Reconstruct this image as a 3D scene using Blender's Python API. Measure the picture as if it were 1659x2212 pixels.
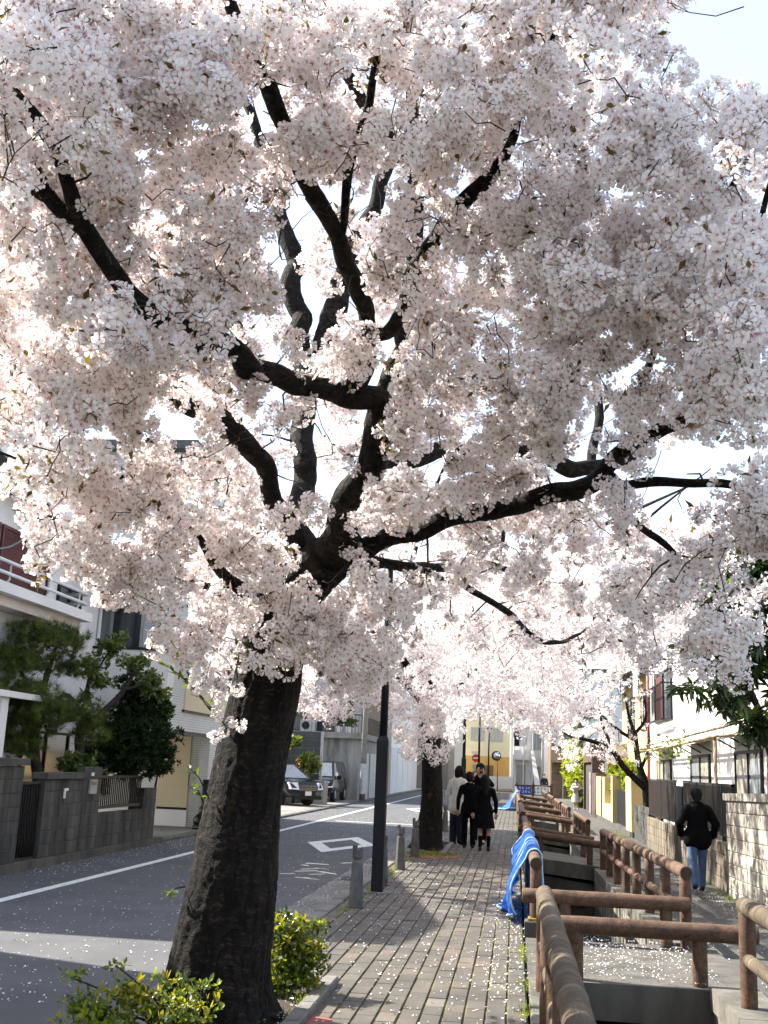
import bpy, bmesh, math, random
import numpy as np
from mathutils import Vector, Matrix, Euler, noise

for _o in list(bpy.data.objects):
    bpy.data.objects.remove(_o)
scene = bpy.context.scene
COL = scene.collection
rad = math.radians

# ------------------------------------------------------------------ camera
# street frame: +Y runs along the canal, +X to the right, z=0 is the pavement
F_PX, CX, CY = 1095.0, 384.0, 512.0          # focal length and centre in 768x1024 pixels
VPX, VPY, ROLL = 515.0, 772.0, 0.042         # vanishing point of +Y, tilt of the horizon
CAM_H = 1.65
_d = Vector((VPX - CX, -(VPY - CY), -F_PX)).normalized()
_w = ((VPX - CX) * ROLL - (VPY - CY) * math.sqrt(1 - ROLL ** 2)) / F_PX
_u = Vector((ROLL, math.sqrt(1 - ROLL ** 2), _w)).normalized()
_x = _d.cross(_u).normalized()
CAM_R = Matrix((_x, _d, _u))                 # camera coords -> world coords
CAM_P = Vector((0, 0, CAM_H))
cam_data = bpy.data.cameras.new('camera')
cam_data.sensor_fit = 'VERTICAL'
cam_data.sensor_height = 36
cam_data.lens = 36 * F_PX / 1024
cam_data.clip_start = 0.05
cam_data.clip_end = 2000
cam = bpy.data.objects.new('camera', cam_data)
cam.matrix_world = Matrix.Translation(CAM_P) @ CAM_R.to_4x4()
COL.objects.link(cam)
scene.camera = cam

def W(vx, vy, Y):
    """photo position (1659 px wide view) + distance along the street -> world point"""
    px, py = vx / 2.16016, vy / 2.16016
    d = CAM_R @ Vector((px - CX, -(py - CY), -F_PX))
    return CAM_P + d * (Y / d.y)
_RT = np.array(CAM_R.transposed())
def proj(P):
    """world points (n,3) -> view px (n,2), depth"""
    P = np.asarray(P, float).reshape(-1, 3) - np.array(CAM_P)
    c = P @ _RT.T
    dz = np.maximum(-c[:, 2], 1e-3)
    return np.stack([(CX + F_PX * c[:, 0] / dz), (CY - F_PX * c[:, 1] / dz)], 1) * 2.16016, -c[:, 2]

# ------------------------------------------------------------------ light
SUN_EL, SUN_AZ = rad(41), rad(-72)           # azimuth from +Y towards +X
TO_SUN = Vector((math.sin(SUN_AZ) * math.cos(SUN_EL), math.cos(SUN_AZ) * math.cos(SUN_EL), math.sin(SUN_EL)))
world = bpy.data.worlds.new('World')
scene.world = world
world.use_nodes = True
nt = world.node_tree
nt.nodes.clear()
sky = nt.nodes.new('ShaderNodeTexSky')
sky.sky_type = 'NISHITA'
sky.sun_disc = False
sky.sun_elevation = SUN_EL
sky.sun_rotation = SUN_AZ
sky.air_density = 1.0
sky.dust_density = 1.5
sky.ozone_density = 1.0
bg = nt.nodes.new('ShaderNodeBackground')
bg.inputs['Strength'].default_value = 0.13
wo = nt.nodes.new('ShaderNodeOutputWorld')
hz = nt.nodes.new('ShaderNodeMix'); hz.data_type = 'RGBA'      # even white high haze over the whole sky
hz.inputs[0].default_value = .38
hz.inputs[7].default_value = (3.8, 3.95, 4.15, 1)
nt.links.new(sky.outputs[0], hz.inputs[6])
nt.links.new(hz.outputs[2], bg.inputs[0])
nt.links.new(bg.outputs[0], wo.inputs[0])
sun_data = bpy.data.lights.new('sun', 'SUN')
sun_data.energy = 5.0
sun_data.angle = rad(0.5)
sun_data.color = (1.0, 0.95, 0.86)
sun = bpy.data.objects.new('sun', sun_data)
sun.rotation_euler = (-TO_SUN).to_track_quat('-Z', 'Y').to_euler()
sun.location = (-20, 0, 30)
COL.objects.link(sun)
scene.view_settings.view_transform = 'Standard'
scene.view_settings.look = 'None'
scene.view_settings.gamma = 1
scene.view_settings.exposure = 1.65
scene.view_settings.use_curve_mapping = False
cy = scene.cycles
cy.max_bounces = 10
cy.diffuse_bounces = 5
cy.glossy_bounces = 3
cy.transmission_bounces = 8
cy.transparent_max_bounces = 8
cy.use_denoising = True
cy.sample_clamp_indirect = 6.
cy.use_adaptive_sampling = True
cy.adaptive_threshold = .025
cy.caustics_reflective = cy.caustics_refractive = False

# ------------------------------------------------------------------ helpers
rng = random.Random(11)
nrg = np.random.default_rng(5)
def R(a, b): return rng.uniform(a, b)
def smooth01(a, b, x):
    t = min(1, max(0, (x - a) / (b - a)))
    return t * t * (3 - 2 * t)
def zr(y):
    """level of the right bank: dips a little below the pavement farther on"""
    return -0.17 * smooth01(10, 22, y)

class MB:
    """collects boxes, tubes and faces; build() links them as ONE mesh object"""
    def __init__(self):
        self.v, self.f, self.m = [], [], []
    def add(self, vs, fs, mi=0):
        n = len(self.v)
        self.v += [tuple(v) for v in vs]
        self.f += [tuple(i + n for i in f) for f in fs]
        self.m += [mi] * len(fs)
        return self
    def box(self, x0, x1, y0, y1, z0, z1, mi=0, bev=0.0):
        if bev <= 0:
            vs = [(x, y, z) for z in (z0, z1) for y in (y0, y1) for x in (x0, x1)]
            return self.add(vs, [(0, 2, 3, 1), (4, 5, 7, 6), (0, 1, 5, 4), (2, 6, 7, 3), (0, 4, 6, 2), (1, 3, 7, 5)], mi)
        b = bev   # chamfered top edge
        vs = [(x, y, z0) for y in (y0, y1) for x in (x0, x1)] + [(x, y, z1 - b) for y in (y0, y1) for x in (x0, x1)] + \
             [(x, y, z1) for y in (y0 + b, y1 - b) for x in (x0 + b, x1 - b)]
        return self.add(vs, [(0, 2, 3, 1), (0, 1, 5, 4), (1, 3, 7, 5), (3, 2, 6, 7), (2, 0, 4, 6),
                             (4, 5, 9, 8), (5, 7, 11, 9), (7, 6, 10, 11), (6, 4, 8, 10), (8, 9, 11, 10)], mi)
    def hexa(self, vs, mi=0):
        return self.add(vs, [(0, 3, 2, 1), (4, 5, 6, 7), (0, 1, 5, 4), (1, 2, 6, 5), (2, 3, 7, 6), (3, 0, 4, 7)], mi)
    def tube(self, pts, rs, n=8, mi=0, cap=True, amp=None, seed=0.0):
        pts = [Vector(p) for p in pts]
        if not hasattr(rs, '__len__'): rs = [rs] * len(pts)
        base = len(self.v)
        ref = None
        for i, p in enumerate(pts):
            t = (pts[min(i + 1, len(pts) - 1)] - pts[max(i - 1, 0)])
            t = t.normalized() if t.length > 1e-9 else Vector((0, 0, 1))
            if ref is None:
                ref = t.orthogonal().normalized() if abs(t.x) > .95 else (Vector((1, 0, 0)) - t * t.x).normalized()
            else:
                ref = ref - t * ref.dot(t)
                ref = ref.normalized() if ref.length > 1e-6 else t.orthogonal().normalized()
            b = t.cross(ref)
            for k in range(n):
                a = 2 * math.pi * k / n
                dr = ref * math.cos(a) + b * math.sin(a)
                r = rs[i]
                if amp: r = r * (1 + amp(p + dr * r, a, i))
                self.v.append(tuple(p + dr * r))
        for i in range(len(pts) - 1):
            for k in range(n):
                a, b2 = base + i * n + k, base + i * n + (k + 1) % n
                self.f.append((a, b2, b2 + n, a + n)); self.m.append(mi)
        if cap:
            self.f.append(tuple(base + k for k in range(n - 1, -1, -1))); self.m.append(mi)
            e = base + (len(pts) - 1) * n
            self.f.append(tuple(e + k for k in range(n))); self.m.append(mi)
        return self
    def build(self, name, mats, parent=None, smooth=False, origin=None, kind=None):
        me = bpy.data.meshes.new(name)
        if parent is not None:
            off = wloc(parent)
        elif origin is not None:
            off = Vector(origin)
        else:
            off = Vector((0, 0, 0))
        o3 = (off.x, off.y, off.z)
        v = np.array(self.v, float).reshape(-1, 3) - np.array(o3)
        me.from_pydata(v.tolist(), [], self.f)
        if not isinstance(mats, (list, tuple)): mats = [mats]
        for m in mats: me.materials.append(m)
        if len(mats) > 1: me.polygons.foreach_set('material_index', self.m)
        if smooth: me.polygons.foreach_set('use_smooth', [True] * len(me.polygons))
        me.update()
        o = bpy.data.objects.new(name, me)
        if parent is not None: o.parent = parent
        else: o.location = off
        if kind: o['kind'] = kind
        COL.objects.link(o)
        return o
def wloc(o):
    l = Vector((0, 0, 0))
    while o is not None:
        l = l + o.location
        o = o.parent
    return l
def tag(o, label, cat, group=None):
    o['label'] = label; o['category'] = cat
    if group: o['group'] = group
    return o
def thing(name, label, cat, loc=(0, 0, 0), group=None):
    o = bpy.data.objects.new(name, None)
    o.empty_display_size = .1
    o.location = loc
    COL.objects.link(o)
    return tag(o, label, cat, group)
def struct(mb, name, mats, **k):
    o = mb.build(name, mats, **k); o['kind'] = 'structure'; return o
def dup(o, parent=None):
    c = o.copy(); COL.objects.link(c); c.parent = parent
    for ch in list(o.children): dup(ch, c)
    return c
def inst(name, mesh, parent, loc, rot=(0, 0, 0), scl=(1, 1, 1)):
    """one more object that shares the mesh; loc in world coordinates"""
    o = bpy.data.objects.new(name, mesh)
    o.parent = parent
    l = Vector(loc)
    o.location = l - (wloc(parent) if parent else Vector((0, 0, 0)))
    o.rotation_euler = rot; o.scale = scl
    COL.objects.link(o)
    return o
def catmull(pts, per=6):
    """rows of floats (x,y,z,r) -> smooth denser rows"""
    P = [np.array(p, float) for p in pts]
    out = []
    for i in range(len(P) - 1):
        p0, p1, p2, p3 = P[max(i - 1, 0)], P[i], P[i + 1], P[min(i + 2, len(P) - 1)]
        for k in range(per):
            t = k / per
            out.append(.5 * ((2 * p1) + (-p0 + p2) * t + (2 * p0 - 5 * p1 + 4 * p2 - p3) * t * t + (-p0 + 3 * p1 - 3 * p2 + p3) * t ** 3))
    out.append(P[-1])
    return out

# ------------------------------------------------------------------ materials
def principled(name):
    m = bpy.data.materials.new(name)
    m.use_nodes = True
    return m, m.node_tree, m.node_tree.nodes['Principled BSDF']
def N(t, typ, **k):
    n = t.nodes.new(typ)
    for a, b in k.items():
        if a in ('operation', 'blend_type', 'data_type', 'attribute_name', 'noise_dimensions', 'feature', 'wave_type', 'bands_direction', 'distance', 'layer_name', 'normalize', 'mode'):
            setattr(n, a, b)
        else:
            n.inputs[a].default_value = b
    return n
def coord(t, scale=(1, 1, 1), world=False):
    if world:
        g = t.nodes.new('ShaderNodeNewGeometry'); src = g.outputs['Position']
    else:
        g = t.nodes.new('ShaderNodeTexCoord'); src = g.outputs['Object']
    mp = t.nodes.new('ShaderNodeMapping')
    mp.inputs['Scale'].default_value = scale
    t.links.new(src, mp.inputs['Vector'])
    return mp.outputs['Vector']
def ramp(t, src, stops):
    r = t.nodes.new('ShaderNodeValToRGB')
    el = r.color_ramp.elements
    el[0].position, el[0].color = stops[0][0], tuple(stops[0][1]) + (1,)
    el[1].position, el[1].color = stops[-1][0], tuple(stops[-1][1]) + (1,)
    for s in stops[1:-1]:
        e = el.new(s[0]); e.color = tuple(s[1]) + (1,)
    t.links.new(src, r.inputs[0])
    return r.outputs[0]
def mixc(t, fac, a, b, typ='MIX'):
    m = t.nodes.new('ShaderNodeMix'); m.data_type = 'RGBA'; m.blend_type = typ
    for inp, v in ((m.inputs[0], fac), (m.inputs[6], a), (m.inputs[7], b)):
        if hasattr(v, 'is_linked') or hasattr(v, 'links'): t.links.new(v, inp)
        elif isinstance(v, (int, float)): inp.default_value = v
        else: inp.default_value = tuple(v) + ((1,) if len(v) == 3 else ())
    return m.outputs[2]
def bump(t, bsdf, src, strength=.3, dist=.01, prev=None):
    b = t.nodes.new('ShaderNodeBump')
    b.inputs['Strength'].default_value = strength
    b.inputs['Distance'].default_value = dist
    t.links.new(src, b.inputs['Height'])
    if prev is not None: t.links.new(prev, b.inputs['Normal'])
    t.links.new(b.outputs[0], bsdf.inputs['Normal'])
    return b.outputs[0]
MATS = {}
def mat(name, c, c2=None, rough=.7, scale=6., bmp=.15, bscale=40., stretch=(1, 1, 1), world=True, metal=0., var=.0, lo=.35, hi=.65, spec=.5, bdist=.006):
    """plain procedural surface: two-tone noise, fine bump, per-object tone"""
    if name in MATS: return MATS[name]
    m, t, b = principled(name)
    c2 = c2 or tuple(x * .72 for x in c)
    v = coord(t, stretch, world)
    n1 = N(t, 'ShaderNodeTexNoise', Scale=scale, Detail=6., Roughness=.6)
    t.links.new(v, n1.inputs['Vector'])
    col = ramp(t, n1.outputs['Fac'], [(lo, c2), (hi, c)])
    if var > 0:
        oi = t.nodes.new('ShaderNodeObjectInfo')
        mr = N(t, 'ShaderNodeMapRange'); mr.inputs[3].default_value = 1 - var; mr.inputs[4].default_value = 1 + var
        t.links.new(oi.outputs['Random'], mr.inputs[0])
        hs = N(t, 'ShaderNodeHueSaturation')
        t.links.new(mr.outputs[0], hs.inputs['Value']); t.links.new(col, hs.inputs['Color'])
        col = hs.outputs[0]
    t.links.new(col, b.inputs['Base Color'])
    b.inputs['Roughness'].default_value = rough
    b.inputs['Metallic'].default_value = metal
    b.inputs['Specular IOR Level'].default_value = spec
    if bmp > 0:
        n2 = N(t, 'ShaderNodeTexNoise', Scale=bscale, Detail=4., Roughness=.65)
        t.links.new(v, n2.inputs['Vector'])
        bump(t, b, n2.outputs['Fac'], bmp, bdist)
    MATS[name] = m
    return m
def foliage_mat(name, c, c2, trans=.45, rough=.45, spec=.4, attr=None, scale=3.):
    if name in MATS: return MATS[name]
    m, t, b = principled(name)
    g = t.nodes.new('ShaderNodeNewGeometry')
    n1 = N(t, 'ShaderNodeTexNoise', Scale=scale, Detail=3.)
    t.links.new(g.outputs['Position'], n1.inputs['Vector'])
    oi = t.nodes.new('ShaderNodeObjectInfo')
    add = N(t, 'ShaderNodeMath', operation='MULTIPLY_ADD'); add.inputs[1].default_value = .7; add.inputs[2].default_value = 0.
    t.links.new(oi.outputs['Random'], add.inputs[0])
    ad2 = N(t, 'ShaderNodeMath', operation='MULTIPLY_ADD'); ad2.inputs[1].default_value = .6
    t.links.new(n1.outputs['Fac'], ad2.inputs[0]); t.links.new(add.outputs[0], ad2.inputs[2])
    col = ramp(t, ad2.outputs[0], [(.3, c2), (.85, c)])
    t.links.new(col, b.inputs['Base Color'])
    b.inputs['Roughness'].default_value = rough
    b.inputs['Specular IOR Level'].default_value = spec
    tr = t.nodes.new('ShaderNodeBsdfTranslucent')
    br = mixc(t, 1., col, (1.5, 1.5, .7), 'MULTIPLY')
    t.links.new(br, tr.inputs['Color'])
    ms = t.nodes.new('ShaderNodeMixShader'); ms.inputs[0].default_value = trans
    t.links.new(b.outputs[0], ms.inputs[1]); t.links.new(tr.outputs[0], ms.inputs[2])
    t.links.new(ms.outputs[0], t.nodes['Material Output'].inputs['Surface'])
    MATS[name] = m
    return m
def petal_mat():
    m, t, b = principled('petal')
    at = N(t, 'ShaderNodeAttribute', attribute_name='tint')
    oi = t.nodes.new('ShaderNodeObjectInfo')
    pink = ramp(t, oi.outputs['Random'], [(0., (.95, .925, .925)), (.5, (.965, .952, .95)), (1., (.97, .96, .95))])
    col = mixc(t, 1., at.outputs['Color'], pink, 'MULTIPLY')
    df = t.nodes.new('ShaderNodeBsdfDiffuse'); t.links.new(col, df.inputs['Color'])
    tr = t.nodes.new('ShaderNodeBsdfTranslucent'); t.links.new(col, tr.inputs['Color'])
    ms = t.nodes.new('ShaderNodeMixShader'); ms.inputs[0].default_value = .5
    t.links.new(df.outputs[0], ms.inputs[1]); t.links.new(tr.outputs[0], ms.inputs[2])
    t.links.new(ms.outputs[0], t.nodes['Material Output'].inputs['Surface'])
    MATS['petal'] = m
    return m
def bark_mat():
    m, t, b = principled('cherry_bark')
    v = coord(t, (1, 1, 1), True)
    nd = N(t, 'ShaderNodeTexNoise', Scale=4., Detail=4.); t.links.new(v, nd.inputs['Vector'])
    def warped(scale, amt):
        mp = coord(t, scale, True)
        va = N(t, 'ShaderNodeVectorMath', operation='MULTIPLY_ADD'); va.inputs[1].default_value = (amt,) * 3
        t.links.new(nd.outputs['Color'], va.inputs[0]); t.links.new(mp, va.inputs[2])
        return va.outputs[0]
    n1 = N(t, 'ShaderNodeTexNoise', Scale=1., Detail=5., Roughness=.7); t.links.new(warped((7, 7, 46), 7.), n1.inputs['Vector'])      # level lenticels
    n2 = N(t, 'ShaderNodeTexNoise', Scale=1., Detail=5., Roughness=.65); t.links.new(warped((17, 17, 7), 4.5), n2.inputs['Vector'])    # upright fissures
    n3 = N(t, 'ShaderNodeTexNoise', Scale=60., Detail=4.); t.links.new(v, n3.inputs['Vector'])
    fiss = ramp(t, n2.outputs['Fac'], [(.40, (0, 0, 0)), (.50, (1, 1, 1))])
    base = ramp(t, n1.outputs['Fac'], [(.36, (.005, .004, .0035)), (.54, (.013, .010, .008)), (.68, (.055, .040, .030))])
    base = mixc(t, 1., base, ramp(t, n3.outputs['Fac'], [(.3, (.6, .6, .6)), (.7, (1.3, 1.28, 1.22))]), 'MULTIPLY')
    col = mixc(t, fiss, (.0035, .003, .0027), base)
    # ochre lichen patches low on the stem
    nl = N(t, 'ShaderNodeTexNoise', Scale=3.2, Detail=5., Roughness=.6); t.links.new(v, nl.inputs['Vector'])
    lm = ramp(t, nl.outputs['Fac'], [(.62, (0, 0, 0)), (.70, (1, 1, 1))])
    sep = t.nodes.new('ShaderNodeSeparateXYZ'); g = t.nodes.new('ShaderNodeNewGeometry'); t.links.new(g.outputs['Position'], sep.inputs[0])
    zm = N(t, 'ShaderNodeMapRange'); zm.inputs[1].default_value = 1.0; zm.inputs[2].default_value = 1.6; zm.inputs[3].default_value = .6; zm.inputs[4].default_value = 0.
    t.links.new(sep.outputs[2], zm.inputs[0])
    mm = N(t, 'ShaderNodeMath', operation='MULTIPLY'); t.links.new(lm, mm.inputs[0]); t.links.new(zm.outputs[0], mm.inputs[1])
    col = mixc(t, mm.outputs[0], col, (.15, .085, .01))
    t.links.new(col, b.inputs['Base Color'])
    b.inputs['Roughness'].default_value = .85
    b.inputs['Specular IOR Level'].default_value = .2
    p = bump(t, b, n1.outputs['Fac'], .7, .02)
    p = bump(t, b, fiss, .8, .02, p)
    bump(t, b, n3.outputs['Fac'], .4, .006, p)
    MATS['bark'] = m
    return m
PETAL = petal_mat(); BARK = bark_mat()
TWIG = mat('twig_bark', (.034, .023, .019), (.012, .008, .007), .8, 12., .3)
YLEAF = foliage_mat('young_leaf', (.14, .105, .025), (.06, .05, .014), .4)
GLEAF = foliage_mat('bright_leaf', (.15, .20, .03), (.07, .11, .018), .5)
# ================================================================== the setting
ASPH = mat('asphalt', (.085, .085, .088), (.058, .058, .062), .85, 1.3, .5, 160., bdist=.006)
CONC = mat('concrete', (.30, .285, .255), (.17, .16, .14), .9, 2.2, .35, 70.)
CONCD = mat('stained_concrete', (.10, .092, .078), (.032, .03, .026), .9, 1.7, .35, 50., stretch=(1, 1, .35))
CANALW = mat('canal_wall', (.30, .27, .21), (.06, .055, .045), .85, 2.6, .4, 40., stretch=(1.2, 1.2, .16))
SOIL = mat('soil', (.075, .055, .04), (.03, .022, .016), .95, 20., .8, 60., bdist=.02)
MOSS = mat('mossy_joint', (.20, .185, .03), (.05, .043, .028), .95, 2.2, .5, 90.)
PAINT = None
def paint_mat():
    m, t, b = principled('worn_road_paint')
    v = coord(t, (1, 1, 1), True)
    n1 = N(t, 'ShaderNodeTexNoise', Scale=14., Detail=6., Roughness=.75); t.links.new(v, n1.inputs['Vector'])
    col = ramp(t, n1.outputs['Fac'], [(.30, (.13, .13, .135)), (.44, (.62, .62, .60)), (.6, (.74, .73, .70))])
    t.links.new(col, b.inputs['Base Color']); b.inputs['Roughness'].default_value = .7
    return m
PAINT = paint_mat()
def paver_mat():
    m, t, b = principled('paver')
    oi = t.nodes.new('ShaderNodeObjectInfo')
    g = t.nodes.new('ShaderNodeNewGeometry')
    isl = g.outputs['Random Per Island']
    ad = N(t, 'ShaderNodeMath', operation='ADD'); t.links.new(oi.outputs['Random'], ad.inputs[0]); t.links.new(isl, ad.inputs[1])
    fr = N(t, 'ShaderNodeMath', operation='FRACT'); t.links.new(ad.outputs[0], fr.inputs[0])
    tone = ramp(t, fr.outputs[0], [(0., (.068, .063, .053)), (.3, (.092, .084, .069)), (.55, (.104, .086, .068)), (.78, (.078, .072, .061)), (.93, (.122, .092, .072)), (1., (.145, .128, .108))])
    n1 = N(t, 'ShaderNodeTexNoise', Scale=2.2, Detail=5., Roughness=.65); t.links.new(g.outputs['Position'], n1.inputs['Vector'])
    dirt = ramp(t, n1.outputs['Fac'], [(.3, (.62, .6, .57)), (.65, (1.1, 1.08, 1.05))])
    n2 = N(t, 'ShaderNodeTexNoise', Scale=120., Detail=3.); t.links.new(g.outputs['Position'], n2.inputs['Vector'])
    col = mixc(t, 1., tone, dirt, 'MULTIPLY')
    sp = ramp(t, n2.outputs['Fac'], [(.3, (.8, .8, .8)), (.7, (1.15, 1.15, 1.15))])
    col = mixc(t, 1., col, sp, 'MULTIPLY')
    t.links.new(col, b.inputs['Base Color']); b.inputs['Roughness'].default_value = .75
    bump(t, b, n2.outputs['Fac'], .35, .004)
    return m
PAVER = paver_mat()

CANL, CANR, CANEND = .40, 1.60, 72.0
g = MB()
g.add([(-400, -60, -.14), (CANL, -60, -.14), (CANL, 500, -.14), (-400, 500, -.14)], [(0, 1, 2, 3)])
ys = [-60, -8, 0, 8, 10, 11.5, 13, 14.5, 16, 17.5, 19, 20.5, 22, 40, CANEND, 500]
for a, b_ in zip(ys[:-1], ys[1:]):
    g.add([(CANR, a, zr(a) - .012), (400, a, zr(a) - .012), (400, b_, zr(b_) - .012), (CANR, b_, zr(b_) - .012)], [(0, 1, 2, 3)])
g.add([(CANL, CANEND, -.14), (CANR, CANEND, -.14), (CANR, 500, -.14), (CANL, 500, -.14)], [(0, 1, 2, 3)])
g.add([(CANL, -60, -.14), (CANR, -60, -.14), (CANR, -8, -.14), (CANL, -8, -.14)], [(0, 1, 2, 3)])
struct(g, 'ground', mat('bank_ground', (.085, .081, .074), (.045, .043, .039), .9, 1.6, .5, 90.))

# road, gutter, painted lines
ROADZ = -.085
struct(MB().box(-7.35, -2.75, -60, 260, -.16, ROADZ), 'road', ASPH)
struct(MB().box(-2.75, -2.28, -60, 160, -.16, ROADZ + .006), 'gutter', mat('gutter_concrete', (.19, .184, .168), (.105, .10, .09), .9, 1.5, .3, 90.))
ln = MB(); ln.box(-6.12, -5.98, -60, 150, ROADZ - .02, ROADZ + .004)
struct(ln, 'road_edge_line', PAINT)
def diamond(cx, cy_, hw, hl, w):
    mb = MB()
    zz = ROADZ + .004
    out = [(cx, cy_ - hl), (cx + hw, cy_), (cx, cy_ + hl), (cx - hw, cy_)]
    k = 1 - w
    inn = [(cx + (x - cx) * k, cy_ + (y - cy_) * k) for x, y in out]
    mb.add([(x, y, zz) for x, y in out] + [(x, y, zz) for x, y in inn], [(i, (i + 1) % 4, 4 + (i + 1) % 4, 4 + i) for i in range(4)])
    return struct(mb, 'road_marking', PAINT)
diamond(-3.85, 25.4, .78, 2.65, .42)
diamond(-3.9, 48.5, .75, 2.5, .42)
wm = MB()
for k in range(11):          # remains of worn lettering on the asphalt
    x, y = R(-3.75, -3.0), R(17.2, 20.6)
    a, w, l = R(-.5, .5), R(.015, .05), R(.06, .26)
    c, s = math.cos(a), math.sin(a)
    q = [(-l, -w), (l, -w * R(.3, 1)), (l * R(.6, 1), w), (-l * R(.6, 1), w * R(.4, 1))]
    wm.add([(x + c * u - s * v, y + 2.2 * (s * u + c * v), ROADZ + .004 + k * .0001) for u, v in q], [(0, 1, 2, 3)])
struct(wm, 'road_marking', PAINT)
# cross line of a side street, far off
struct(MB().box(-5.6, -2.7, 35.4, 35.55, ROADZ - .02, ROADZ + .004), 'road_marking', PAINT)

# left verge: pavement apron and shallow channel under the walls
struct(MB().box(-7.6, -7.35, -20, 160, -.16, -.03, bev=.02), 'kerb_channel', CONCD)
struct(MB().box(-30, -7.6, -20, 160, -.16, -.045), 'verge', mat('left_lot', (.23, .21, .185), (.12, .11, .10), .9, 1., .4, 60.))

# pavement: mossy bed and single pavers
bed = struct(MB().box(-2.09, .11, -10, 120, -.14, -.013), 'sidewalk', MOSS)
PW, PL = .146, .292
def paver_mesh():
    w, l = PW / 2 - .0075, PL / 2 - .004
    mb = MB().box(-w, w, -l, l, -.02, 0, bev=.004)
    me = bpy.data.meshes.new('paver')
    me.from_pydata(mb.v, [], mb.f); me.materials.append(PAVER); me.update()
    return me
PM = paver_mesh()
PLANTERS = [(2.6, 9.0), (22.4, 26.0), (39.5, 42.5), (57, 60)]
def in_planter(x, y):
    return x < -1.30 and any(a - .1 < y < b + .12 for a, b in PLANTERS)
cells = []
ncol = 15
x_first = .11 - ncol * PW
for j in range(0, 330):
    for i in range(ncol):
        x = x_first + (i + .5) * PW
        y = 4.6 + (j + .5 + (.5 if i % 2 else 0)) * PL
        if in_planter(x, y): continue
        cells.append((x, y))
P0 = np.array([(x, y, 0) for x, y in cells])
uv, dp = proj(P0)
vis = [i for i in range(len(cells)) if -30 < uv[i, 0] < 1690 and uv[i, 1] < 2260]
vis.sort(key=lambda i: dp[i])
near = set(vis[:300])
rest = MB()
for i, (x, y) in enumerate(cells):
    dz, tx, ty = R(-.003, .003), R(-.008, .008), R(-.006, .006)
    if i in near:
        inst('paver', PM, bed, (x, y, dz), (ty, tx, R(-.006, .006)))
    else:
        w, l = PW / 2 - .0075, PL / 2 - .004
        rest.box(x - w, x + w, y - l, y + l, -.02, dz + .001, bev=.004)
o = rest.build('pavers', PAVER, bed, kind='stuff')

# kerb stones and planter borders
GRAN = mat('kerb_stone', (.19, .18, .16), (.10, .096, .085), .85, 6., .3, 60., var=.12)
kerb = struct(MB().box(-2.27, -2.10, -10, 130, -.14, -.03), 'kerb', GRAN)
ksm = MB().box(-.09, .09, -.295, .295, -.12, 0, bev=.015)
kme = bpy.data.meshes.new('kerb_stone'); kme.from_pydata(ksm.v, [], ksm.f); kme.materials.append(GRAN)
for k in range(80):
    inst('kerb_stone', kme, kerb, (-2.185, 2 + k * .6, .012 + R(-.004, .004)))
RED = mat('red_pavement_paint', (.30, .075, .055), (.16, .06, .05), .85, 9., .3, 90., lo=.3, hi=.6)
for n_, (a, b_) in enumerate(PLANTERS):
    so = MB()
    nx, ny = 6, max(6, int((b_ - a) / .25))
    vs, fs = [], []
    for j in range(ny + 1):
        for i in range(nx + 1):
            x, y = -2.09 + .65 * i / nx, a + (b_ - a) * j / ny
            vs.append((x, y, .0 + .05 * noise.noise(Vector((x * 4, y * 4, 3)))))
    for j in range(ny):
        for i in range(nx):
            q = j * (nx + 1) + i
            fs.append((q, q + 1, q + nx + 2, q + nx + 1))
    so.add(vs, fs)
    struct(so, 'planter_soil', SOIL, smooth=True)
    bm_ = MB()
    y = a
    while y < b_ - .05:
        bm_.box(-1.45, -1.335, y + .004, min(y + .6, b_) - .004, -.12, .055, bev=.012); y += .6
    bm_.box(-2.08, -1.455, b_ - .11, b_, -.12, .05, bev=.012)
    struct(bm_, 'planter_border', GRAN)
rp = MB()
for cx_, cy_, r0, r1 in ((-1.62, 21.9, .0, .62),):
    n = 18
    vs = [(cx_ + r1 * math.cos(math.pi + math.pi * k / n) * 1.0, cy_ + .4 + r1 * 1.3 * math.sin(math.pi + math.pi * k / n), .0075) for k in range(n + 1)]
    rp.add(vs, [tuple(range(n + 1))])
rp.add([(-1.33, 4.7, .0075), (-1.13, 4.7, .0075), (-1.12, 7.4, .0075), (-1.19, 7.75, .0075), (-1.33, 7.8, .0075)], [(0, 1, 2, 3, 4)])
struct(rp, 'red_paving', RED)

# drain grate in the gutter
dg = MB()
for k in range(9): dg.box(-2.66, -2.34, 17.5 + k * .07, 17.5 + k * .07 + .035, ROADZ - .03, ROADZ + .012)
dg.box(-2.68, -2.66, 17.46, 18.14, ROADZ - .03, ROADZ + .014); dg.box(-2.34, -2.32, 17.46, 18.14, ROADZ - .03, ROADZ + .014)
o = dg.build('drain_grate', mat('rusty_iron', (.09, .075, .065), (.03, .025, .022), .7, 20., .3), origin=(-2.5, 17.8, ROADZ - .03))
tag(o, 'dark iron drain grate set in the concrete gutter by the bollards', 'drain grate')

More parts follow.
